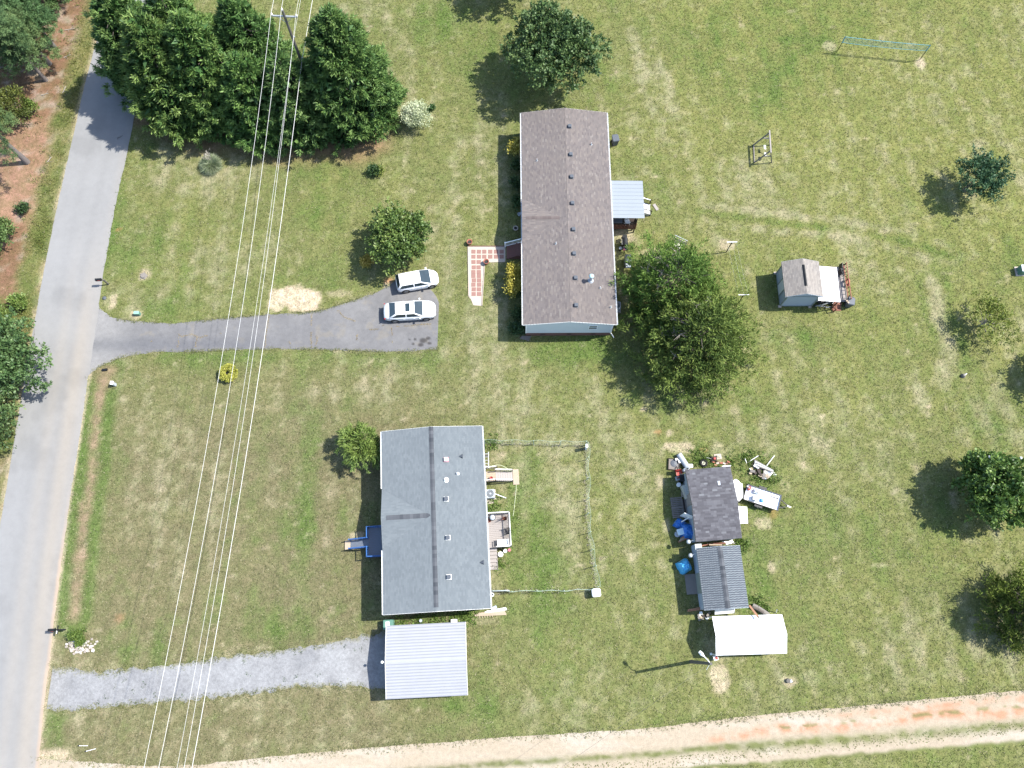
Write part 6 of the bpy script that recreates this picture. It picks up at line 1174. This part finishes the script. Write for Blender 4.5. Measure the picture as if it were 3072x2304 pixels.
t = thing('stump', 'weathered stump with a pale split top on the right lawn', 'stump', G(2888, 1128)); part(t, 'trunk', M.oldwood, lambda b: b.lathe((0, 0, 0), [(.22, 0), (.18, .2), (.12, .34), (0, .36)], 9)); part(t, 'split_wood', M.white, lambda b: b.tube((.02, 0, .3), (.22, .14, .40), .06, .03, 6)); part(t, 'root', M.black, lambda b: b.tube((0, 0, .1), (-.3, -.05, .06), .08, .04, 6))
t = thing('cut_stump', 'small dark stump with a pale side in bare dirt right of the yard light', 'stump', G(2363, 2042)); part(t, 'trunk', M.pole, lambda b: b.lathe((0, 0, 0), [(.2, 0), (.18, .22), (0, .23)], 9)); part(t, 'split_wood', M.lgrey, lambda b: b.box((.22, -.02, .1), (.2, .22, .18), .4))
t = thing('green_shelter', 'grey green utility box cut by the right edge of the lawn', 'utility box', G(3064, 815)); part(t, 'body', M.green, lambda b: b.bev((0, 0, .4), (.9, .8, .8), .08)); bx(t, 'base', M.concrete, (0, 0, .04), (1.3, 1.0, .08)); bx(t, 'lid', M.lgrey, (-.3, 0, .83), (.35, .7, .05))

# ---------------------------------------------------------------- deck things by the tan shed
def chair(px, z, label, m, rz, grp=None):
    t = thing('chair', label, 'chair', G(px[0], px[1], z), rz, grp); bx(t, 'seat', m, (0, 0, .40), (.5, .48, .05)); bx(t, 'backrest', m, (0, .26, .68), (.5, .05, .55), rx=.2)
    for sx in (-1, 1): bx(t, 'leg', m, (sx*.23, -.21, .19), (.04, .04, .38)); bx(t, 'leg', m, (sx*.23, .23, .19), (.04, .04, .38)); bx(t, 'arm_rest', m, (sx*.27, .02, .60), (.06, .46, .03))
    return t
chair((2522, 808), .45, 'black chair at the upper end of the shed deck', M.black, R(80)); chair((2520, 824), .45, 'grey black chair below the other one on the shed deck', M.black, R(100))
t = thing('life_ring', 'faded red ring hung on the outside of the deck railing', 'ring', G(2543, 847, .75), R(0)); part(t, 'ring', mat('faded_coral', (.40, .10, .075), .6, .15), lambda b: b.torus((0, 0, 0), .32, .09, 20, 8, 'X'))
for k, (px, rz, lb) in enumerate([((2455, 917), .3, 'black bicycle under the awning nearest the shed wall'), ((2476, 914), -.2, 'black bicycle under the awning next to the deck post')]):
    t = thing('bicycle', lb, 'bicycle', G(*px), rz, 'bicycles leaning under the awning')
    for x in (-.5, .5): part(t, 'wheel', M.black, lambda b: [b.torus((x, 0, .33), .32, .022, 18, 5, 'Y')]+[b.tube((x, 0, .33), (x+.31*math.cos(q), 0, .33+.31*math.sin(q)), .006, None, 3, False) for q in np.linspace(0, 5.5, 8)])
    part(t, 'frame', M.black, lambda b: [b.tube(p, q, .022) for p, q in (((-.5, 0, .33), (-.1, 0, .30)), ((-.5, 0, .33), (-.2, 0, .75)), ((-.2, 0, .75), (-.1, 0, .30)), ((-.1, 0, .30), (.38, 0, .72)), ((-.2, 0, .75), (.38, 0, .78)), ((.38, 0, .85), (.5, 0, .33)))]); bx(t, 'saddle', M.black, (-.22, 0, .84), (.26, .14, .06)); part(t, 'handlebar', M.metal, lambda b: b.path([(.3, -.28, .98), (.4, -.1, .95), (.4, .1, .95), (.3, .28, .98)], .016))
t = thing('steel_rack', 'pile of black frames and pale pipes under the awning edge', 'scrap', G(2475, 922)); [part(t, 'pipe', M.metal if k % 2 else M.black, lambda b: b.tube((random.uniform(-1.1, .2), random.uniform(-.25, .3), random.uniform(.05, .4)), (random.uniform(-.2, 1.0), random.uniform(-.3, .3), random.uniform(.05, .6)), .022)) for k in range(13)]
t = thing('lid_tray', 'light scrap of metal on top of the grey trash bin', 'scrap', G(2543, 905, 1.1)); part(t, 'sheet', M.tanwood, lambda b: b.box((0, 0, .02), (.16, .36, .02), .6)); part(t, 'rod', M.black, lambda b: b.tube((-.2, -.2, .03), (.1, .1, .05), .02))

# ---------------------------------------------------------------- junk round the dark shed
t = thing('culvert_roll', 'grey corrugated tube lying at the upper left corner of the dark roofed shed', 'tube', (0, 0, 0)); qa, qb = G(2036, 1362, .28), G(2066, 1408, .28)
part(t, 'tube', M.lgrey, lambda b: [b.tube(qa.lerp(qb, k/26), qa.lerp(qb, (k+1)/26), .27 if k % 2 else .255, None, 16, False) for k in range(26)], True); part(t, 'rim', M.grey, lambda b: b.tube(qa, qa.lerp(qb, .02), .28, .28, 16)); part(t, 'opening', M.black, lambda b: b.tube(qa-(qb-qa)*.004, qa-(qb-qa)*.002, .24, .24, 16))
def crate(name, px, d, label, m, rz, cat, extra=None, z=0):
    t = thing(name, label, cat, G(px[0], px[1], z), rz); part(t, 'body', m, lambda b: b.box((0, 0, d[2]/2), d))
    if extra: extra(t)
    return t
crate('ash_tray', (2021, 1394), (1.0, 1.0, .12), 'square pan of ashes on the grass left of the corrugated tube', M.oldwood, R(-6), 'pan', lambda t: [bx(t, 'rim', M.dark, (s_*.5, 0, .12), (.04, 1.04, .2)) for s_ in (-1, 1)]+[bx(t, 'rim', M.dark, (0, s_*.5, .12), (.96, .04, .2)) for s_ in (-1, 1)]+[part(t, 'ash', M.grey, lambda b: b.lathe((0, .1, .125), [(0, .06), (.25, .03), (.34, 0)], 9))])
crate('concrete_block', (2028, 1379), (.22, .2, .2), 'pale block on the pan of ashes, the small one', M.concrete, R(10), 'block', lambda t: bx(t, 'face', M.white, (0, 0, .205), (.2, .18, .01)), .12); crate('concrete_block', (2038, 1384), (.26, .4, .2), 'long pale block between the pan of ashes and the tube', M.concrete, R(8), 'block', lambda t: bx(t, 'face', M.white, (0, 0, .205), (.24, .36, .01)), .1)
t = thing('bird_feeder', 'white box with round dark holes at the top left corner of the dark roofed shed', 'box', G(2070, 1399, 1.9)); part(t, 'body', M.white, lambda b: b.box((0, 0, .12), (.38, .3, .3))); [part(t, 'hole', M.black, lambda b: b.tube((x, -.05, .26), (x, -.05, .275), .05, .05, 10)) for x in (-.1, .1)]; part(t, 'post', M.oldwood, lambda b: b.box((0, 0, -.96), (.08, .08, 1.88)))
t = thing('propane_tank', 'small white tank at the left corner of the dark roofed shed', 'tank', G(2051, 1414)); part(t, 'tank', M.white, lambda b: b.lathe((0, 0, 0), [(0, 0), (.15, .02), (.17, .1), (.17, .5), (.1, .62), (0, .64)], 16), True); part(t, 'collar', M.white, lambda b: b.torus((0, 0, .7), .09, .02, 14, 5))
t = thing('wheelbarrow', 'red wheelbarrow tipped at the left wall of the dark roofed shed', 'wheelbarrow', G(2034, 1424), R(100)); part(t, 'tray', M.red, lambda b: b.mesh([(-.2, -.15, .2), (.25, -.15, .25), (.25, .15, .25), (-.2, .15, .2), (-.35, -.28, .5), (.4, -.28, .5), (.4, .28, .5), (-.35, .28, .5)], [(0, 1, 2, 3), (0, 4, 5, 1), (1, 5, 6, 2), (2, 6, 7, 3), (3, 7, 4, 0)])); [bm(t, 'handle', M.tanwood, (-.7, s_*.26, .45), (.5, s_*.12, .2), .04, .04) for s_ in (-1, 1)]; part(t, 'wheel', M.rubber, lambda b: b.torus((.55, 0, .18), .15, .04, 14, 6, 'Y'))
crate('black_tub', (2046, 1437), (.62, .62, .75), 'black plastic tub at the left wall of the dark roofed shed', M.black, R(6), 'tub', lambda t: bx(t, 'lid', M.black, (0, 0, .77), (.68, .68, .05)))
crate('battery_box', (2031, 1437), (.3, .36, .35), 'grey box left of the black tub', M.lgrey, R(14), 'box', lambda t: bx(t, 'handle', M.black, (0, 0, .37), (.2, .05, .04)))
bucket((2034, 1456), 'white bucket on the shaded grass below the black tub', M.white, .19, .36, True); bucket((2046, 1458), 'yellowish bucket beside the white one in the shed shade', M.cream, .13, .3, False)
def fr(t): bx(t, 'door', M.cream, (0, 0, .735), (.62, 1.16, .05)); bx(t, 'handle', M.black, (.16, -.05, .775), (.05, .3, .03))
crate('old_freezer', (2057, 1477), (.66, 1.2, .70), 'cream coloured freezer lying at the left wall of the dark roofed shed', M.cream, R(17), 'freezer', fr)
t = thing('cinder_block', 'pale hollow block lying beside the cream freezer', 'block', G(2048, 1484)); [bx(t, 'web', M.concrete, c_, d_) for c_, d_ in (((-.1, 0, .1), (.05, .4, .2)), ((.03, .17, .1), (.2, .05, .2)), ((.03, 0, .1), (.2, .05, .2)), ((.03, -.17, .1), (.2, .05, .2)))]
for k, (px, rz, lb) in enumerate([((2029, 1508), R(5), 'dark slatted pallet in the shed shade, the upper one'), ((2033, 1538), R(5), 'dark slatted pallet in the shed shade, the lower one')]):
    t = thing('pallet', lb, 'pallet', G(*px), rz, 'pallets by the dark shed'); [bx(t, 'slat', M.oldwood, (0, -.40+.16*j, .13), (1.05, .11, .025)) for j in range(6)]; [bx(t, 'bearer', M.oldwood, (x, 0, .06), (.06, .95, .11)) for x in (-.45, 0, .45)]
t = thing('door_ramp', 'dark plank ramp along the left wall of the dark roofed shed', 'ramp', G(2056, 1530), R(5)); [bx(t, 'plank', M.dark if j % 2 else M.oldwood, (-.2+.14*j, 0, .1), (.125, 1.9, .04)) for j in range(4)]; [bx(t, 'bearer', M.dark, (0, y, .04), (.6, .08, .08)) for y in (-.8, 0, .8)]
def tarp(name, px, r, h, label, m, seed, rz=0, el=1.0):
    rr = random.Random(seed); n, mm = 18, 7; vs = []
    ph_ = [(1/max(.72, abs(math.cos(((2*math.pi*k/n+.3) % (math.pi/2))-math.pi/4)*1.25)))*rr.uniform(.93, 1.06) for k in range(n)]
    for i in range(mm):
        f = i/(mm-1)
        for k in range(n):
            a = 2*math.pi*k/n; q = ph_[k]*(1+.02*rr.gauss(0, 1)); rad = r*q*(.12+.88*f**.8); z = h*(1-f**2.6)*(1+.05*rr.gauss(0, 1)*(f > 0))+.02; vs.append((rad*math.cos(a)*el, rad*math.sin(a), max(.02, z)))
    t = thing(name, label, 'tarp', G(*px), rz); part(t, 'cover', m, lambda b: b.mesh(vs+[(0, 0, h)], [(i*n+k, (i+1)*n+k, (i+1)*n+(k+1) % n, i*n+(k+1) % n) for i in range(mm-1) for k in range(n)]+[(mm*n, k, (k+1) % n) for k in range(n)])); part(t, 'rope', M.rope, lambda b: b.path([(r*.8*el*math.cos(a), r*.8*math.sin(a), h*.42) for a in np.linspace(0, 3.2, 10)], .012, 4)); return t
tarp('tarp_covered_pile', (2063, 1594), .85, .95, 'deep blue tarp over a pile at the left wall of the dark roofed shed', M.blue, 3, R(-20), 1.15); tarp('blue_tarp', (2039, 1573), .60, .40, 'crumpled deep blue tarp left of the larger covered pile', M.blue, 4, R(30))
tarp('tarp_covered_box', (2051, 1700), .72, 1.0, 'bright light blue tarp over a box left of the slate roofed shed', M.lblue, 5)
crate('cooler', (2039, 1597), (.55, .5, .42), 'pale blue cooler at the front of the blue tarp pile', M.lgrey, R(14), 'cooler', lambda t: bx(t, 'lid', mat('pale_blue_lid', (.45, .6, .66), .4, .06), (0, 0, .445), (.58, .53, .05)), .3)
bucket((2030, 1604), 'pale green round tub left of the cooler', M.lgrey, .24, .3)
t = thing('white_pole', 'white pole leaning from the blue tarp to the shed door', 'pole', G(2044, 1566, .45)); part(t, 'pole', M.white, lambda b: b.tube((0, 0, 0), G(2077, 1546, 1.5)-G(2044, 1566, .45), .045))
t = thing('plank_pile', 'orange and tan boards leaning below the blue tarp pile', 'lumber', G(2062, 1611, .1), R(22)); [bx(t, 'board', (M.orangewood, M.tanwood, M.tanwood)[j % 3], (0, -.1+.1*j, .15+.1*j), (1.9-.2*j, .12, .05), R(3*j), 0, -.12) for j in range(4)]
def stake_lamp(px, label, to):
    t = thing('wall_lamp', label, 'lamp', G(*px, 1.9)); part(t, 'shade', M.lgrey, lambda b: b.lathe((0, 0, 0), [(0, .08), (.1, .06), (.2, -.02), (.18, -.03), (0, 0)], 14), True); part(t, 'bulb', M.white, lambda b: b.lathe((0, 0, -.1), [(0, -.06), (.06, 0), (0, .08)], 10), True); part(t, 'arm', M.lgrey, lambda b: b.tube((0, 0, .03), G(*to, 2.1)-G(*px, 1.9), .02)); return t
stake_lamp((2066, 1625), 'round pale lamp on an arm at the lower left corner of the dark roofed shed', (2080, 1621)); stake_lamp((2072, 1666), 'round pale lamp on an arm at the upper left corner of the slate roofed shed', (2092, 1660))
crate('grey_cabinet', (2084, 1648), (.55, .62, 1.5), 'grey cabinet between the two sheds', M.shedwall, R(4), 'cabinet', lambda t: bx(t, 'top', M.lgrey, (0, 0, 1.515), (.58, .65, .03)))
t = thing('scrap_lumber', 'pale boards and scraps in the gap between the two sheds', 'lumber', G(2140, 1634, .2), R(6)); [bx(t, 'board', (M.white, M.tanwood, M.oldwood, M.redwood)[j % 4], (random.uniform(-1.2, 1.6), random.uniform(-.1, .12), .1+.06*j % .5), (random.uniform(.5, 1.3), .1, .04), R(random.uniform(-18, 18))) for j in range(12)]
t = thing('red_wood_pole', 'brown boards lying at the lower left corner of the slate roofed shed', 'lumber', G(2092, 1830, .25), R(7)); [bx(t, 'board', M.orangewood, (0, .08*j, .04*j), (1.7, .08, .04), R(2*j)) for j in range(3)]
t = thing('scrap_heap', 'heap of grey and tan scrap between slate shed and canopy', 'scrap', G(2110, 1845)); [bx(t, 'piece', (M.lgrey, M.dark, M.tanwood, M.white, M.oldwood)[j % 5], (random.uniform(-.5, .5), random.uniform(-.3, .3), .1+.04*(j % 5)), (random.uniform(.2, .6), random.uniform(.1, .3), .08), random.uniform(0, 3), 0, random.uniform(-.4, .4)) for j in range(11)]
t = thing('leaning_plank', 'tan plank leaning from the slate roofed shed onto the white canopy', 'plank', (0, 0, 0)); bm(t, 'plank', M.orangewood, G(2248, 1816, 2.2), G(2277, 1854, 2.42), .16, .05); bm(t, 'end_cap', M.oldwood, G(2274, 1850, 2.46), G(2278, 1855, 2.49), .17, .03)
t = thing('grey_log', 'grey weathered log lying above the white canopy', 'log', (0, 0, 0)); part(t, 'log', M.oldwood, lambda b: b.path([G(2257, 1817, .2), G(2272, 1824, .22), G(2288, 1834, .2), G(2305, 1846, .18)], .23, 10)); part(t, 'bark', M.bark, lambda b: b.path([G(2259, 1820, .3), G(2274, 1827, .32), G(2290, 1837, .3)], .16, 8))
t = thing('white_peg', 'small white peg standing above the canopy right of the log', 'peg', G(2328, 1838)); part(t, 'peg', M.white, lambda b: b.tube((0, 0, 0), (-.1, .2, .6), .03)); part(t, 'tip', M.lgrey, lambda b: b.tube((-.1, .2, .6), (-.11, .22, .66), .035))
t = thing('chair', 'white and red folded chair at the lower left corner of the white canopy', 'chair', G(2144, 1973)); bx(t, 'seat', M.white, (0, 0, .4), (.4, .4, .04), .3); bx(t, 'backrest', M.white, (-.1, .18, .6), (.4, .04, .4), .3); bx(t, 'cushion', M.red, (.05, 0, .44), (.2, .25, .05), .3); [bm(t, 'leg', M.white, (s_*.16, -.15, 0), (s_*.16, .1, .4), .03, .03) for s_ in (-1, 1)]
# right of the shed: white sheets, trailer, scrap
def sheet(name, pts, z0, z1, label, m):
    n = len(pts); P_ = [G(x, y, z0+(z1-z0)*(1-(i/(n-1)))) for i, (x, y) in enumerate(pts)]
    o = part(None, name, m, lambda b: b.mesh(P_+[p-Vector((0, 0, .06)) for p in P_], [tuple(range(n-1, -1, -1)), tuple(range(n, 2*n))]+[(i, (i+1) % n, n+(i+1) % n, n+i) for i in range(n)])); tag(o, label, 'sheet'); return o
sheet('tarpaulin_bundle', [(2199, 1442), (2208, 1437), (2217, 1443), (2221, 1449), (2227, 1451), (2229, 1475), (2229, 1492), (2217, 1504), (2208, 1496), (2202, 1465)], .5, .62, 'long white tarpaulin bundle at the right wall of the dark roofed shed', M.tarpwhite)
sheet('tarpaulin_sheet', [(2214, 1518), (2241, 1521), (2244, 1570), (2220, 1571)], .7, .8, 'square white panel leaning at the lower right wall of the dark roofed shed', M.tarpwhite)
c_ = [G(2244, 1453, .62), G(2345, 1486, .62), G(2330, 1535, .62), G(2230, 1496, .62)]; ctr = sum(c_, Vector())/4; dv = (c_[1]-c_[0]); az_ = math.atan2(dv.y, dv.x); TL = dv.length; TW = (c_[3]-c_[0]).length
tr = thing('utility_trailer', 'flat utility trailer with a white bed right of the dark roofed shed', 'trailer', (ctr.x, ctr.y, 0), az_)
bx(tr, 'bed', M.tarpwhite, (0, 0, .55), (TL, TW, .06))
for s_ in (-1, 1): bx(tr, 'side_rail', M.black, (0, s_*(TW/2+.02), .70), (TL, .07, .09)); [bx(tr, 'stake', M.metal, (-TL/2+.1+k*(TL-.2)/4, s_*TW/2, .64), (.05, .05, .2)) for k in range(5)]; bx(tr, 'chassis_beam', M.black, (0, s_*TW*.36, .46), (TL, .08, .12))
for s_ in (-1, 1): bx(tr, 'end_rail', M.black, (s_*(TL/2+.02), 0, .70 if s_ > 0 else .58), (.07, TW+.1, .08)); w__ = part(tr, 'wheel', M.rubber, lambda b: b.tube((-.15, s_*(TW/2+.06), .28), (-.15, s_*(TW/2+.26), .28), .28, .28, 18)); part(w__, 'rim', M.rim, lambda b: b.tube((-.15, s_*(TW/2+.25), .28), (-.15, s_*(TW/2+.268), .28), .15, .15, 14)); bx(tr, 'fender', M.black, (-.15, s_*(TW/2+.16), .60), (.7, .22, .03))
for s_ in (-1, 1): bm(tr, 'tongue', M.black, (TL/2, s_*TW*.32, .45), (TL/2+.85, 0, .45), .07, .09)
part(tr, 'hitch', M.metal, lambda b: [b.box((TL/2+.95, 0, .46), (.3, .1, .1)), b.tube((TL/2+.72, 0, .1), (TL/2+.72, 0, .75), .035)])
def ontr(x, y): return Matrix.Translation((ctr.x, ctr.y, .585)) @ Matrix.Rotation(az_, 4, 'Z') @ Vector((x, y, 0))
def item(name, x, y, label, cat, fn, rz=0): t = thing(name, label, cat, ontr(x, y), az_+rz); fn(t); return t
item('red_can', -TL*.43, TW*.28, 'red and white can in the upper left corner of the trailer bed', 'can', lambda t: (part(t, 'body', M.red, lambda b: b.bev((0, 0, .14), (.26, .34, .28), .05)), part(t, 'cap', M.white, lambda b: b.tube((-.05, 0, .28), (-.1, 0, .36), .04)), bx(t, 'handle', M.grey, (0, .05, .31), (.18, .03, .04))))
item('tool_crate', -TL*.22, TW*.22, 'dark crate of tools on the trailer bed', 'crate', lambda t: (part(t, 'body', M.shedwall, lambda b: b.bev((0, 0, .14), (.5, .4, .28), .05)), bx(t, 'tool', M.red, (-.05, .08, .31), (.2, .06, .05), .5), bx(t, 'tool', M.tanwood, (.05, -.05, .31), (.3, .05, .05), -.3), bx(t, 'bottle', M.white, (-.08, -.02, .33), (.12, .1, .12))))
item('plastic_tote', -TL*.20, -TW*.22, 'translucent grey tote on the trailer bed', 'tote', lambda t: (part(t, 'body', M.lgrey, lambda b: b.bev((0, 0, .2), (.46, .42, .4), .06)), bx(t, 'lid', M.white, (0, 0, .415), (.5, .46, .03))))
item('blue_bag', 0, -TW*.20, 'light blue bag on the trailer bed', 'bag', lambda t: (part(t, 'body', M.lblue, lambda b: b.lathe((0, 0, 0), [(.16, 0), (.2, .1), (.13, .22), (.05, .3), (0, .3)], 9)), part(t, 'tie', M.white, lambda b: b.torus((0, 0, .26), .07, .02, 10, 5))))
item('bed_frame', TL*.12, TW*.22, 'thin metal frame lying flat on the trailer bed', 'frame', lambda t: [bm(t, 'bar', M.redwood, a_, b_, .03, .03) for a_, b_ in (((-.25, -.15, .02), (.25, -.15, .02)), ((-.25, .15, .02), (.0, .15, .02)), ((-.25, -.15, .02), (-.25, .15, .02)), ((.08, -.15, .02), (.08, .1, .02)))])
item('iron_bar', TL*.33, TW*.25, 'grey iron bar on the right end of the trailer bed', 'bar', lambda t: (bx(t, 'bar', M.grey, (0, 0, .03), (.6, .08, .05)), bx(t, 'end', M.black, (.3, 0, .04), (.08, .1, .08))))
jk = thing('scrap_pile', 'pile of grey boards, pipes and pale scrap above the trailer', 'scrap', G(2285, 1405), R(-28))
for j in range(5): bx(jk, 'board', M.lgrey if j % 2 else M.oldwood, (.05*j, .28-.08*j, .25+.04*j), (1.9-.1*j, .10, .05), R(-3+2*j))
for j in range(26): bx(jk, 'piece', (M.dark, M.tanwood, M.white, M.oldwood, M.cream, M.shedwall)[j % 6], (random.uniform(-.8, .9), random.uniform(-.75, .1), random.uniform(.08, .3)), (random.uniform(.25, .7), random.uniform(.12, .35), random.uniform(.05, .15)), random.uniform(0, 3), random.uniform(-.3, .3), random.uniform(-.3, .3))
part(jk, 'bowl', M.white, lambda b: b.lathe((-.45, -.1, .34), [(0, .04), (.14, .03), (.2, 0)], 12)); part(jk, 'grate', M.dark, lambda b: [b.tube((-.95+.07*j, -.3, .2), (-.95+.07*j, .25, .22), .018) for j in range(8)])
for p0, p1 in (((2300, 1397), (2323, 1367)), ((2275, 1367), (2245, 1386)), ((2235, 1376), (2240, 1389)), ((2248, 1405), (2261, 1419))): part(jk, 'pipe', M.white, lambda b: b.tube(jk.rotation_euler.to_matrix().inverted() @ (G(*p0, .25)-jk.location), jk.rotation_euler.to_matrix().inverted() @ (G(*p1, .05)-jk.location), .035))
t = thing('metal_bracket', 'small bent metal bracket on the grass right of the scrap pile', 'bracket', G(2322, 1422), R(-50)); [bx(t, 'bar', M.metal, (0, s_*.07, .04), (.42, .04, .05)) for s_ in (-1, 1)]; bx(t, 'end', M.metal, (-.2, 0, .05), (.04, .14, .06))
t = thing('tyre', 'old tyre with a pale hub along the top wall of the dark roofed shed', 'tyre', G(2110, 1390)); part(t, 'tyre', M.rubber, lambda b: b.torus((0, 0, .12), .26, .11, 18, 8)); part(t, 'rim', M.cream, lambda b: b.lathe((0, 0, .1), [(0, .02), (.17, .06), (.19, 0)], 14))
t = thing('brick_stack', 'loose red bricks and tiles along the top wall of the dark roofed shed', 'bricks', G(2150, 1388)); [bx(t, 'brick', (M.brick, M.terracotta, M.orangewood, M.concrete)[j % 4], (-.5+.17*j+random.uniform(-.05, .05), random.uniform(-.25, .22), .05+.06*(j % 2)), (.26, .14, .09), random.uniform(-.5, .5)) for j in range(10)]; bx(t, 'slab', M.concrete, (.15, .55, .03), (.65, .5, .05), .1)
t = thing('mower', 'small red and black mower in weeds at the top wall of the dark shed', 'mower', G(2140, 1378)); part(t, 'deck', M.dark, lambda b: b.bev((0, 0, .18), (.55, .42, .18), .1)); part(t, 'engine', M.red, lambda b: b.bev((.03, 0, .34), (.22, .22, .16), .05)); [part(t, 'wheel', M.rubber, lambda b: b.tube((x, y-.03, .1), (x, y+.03, .1), .1, .1, 10)) for x in (-.25, .25) for y in (-.24, .24)]; bm(t, 'handle', M.metal, (-.25, 0, .25), (-.8, 0, .8), .03, .03)
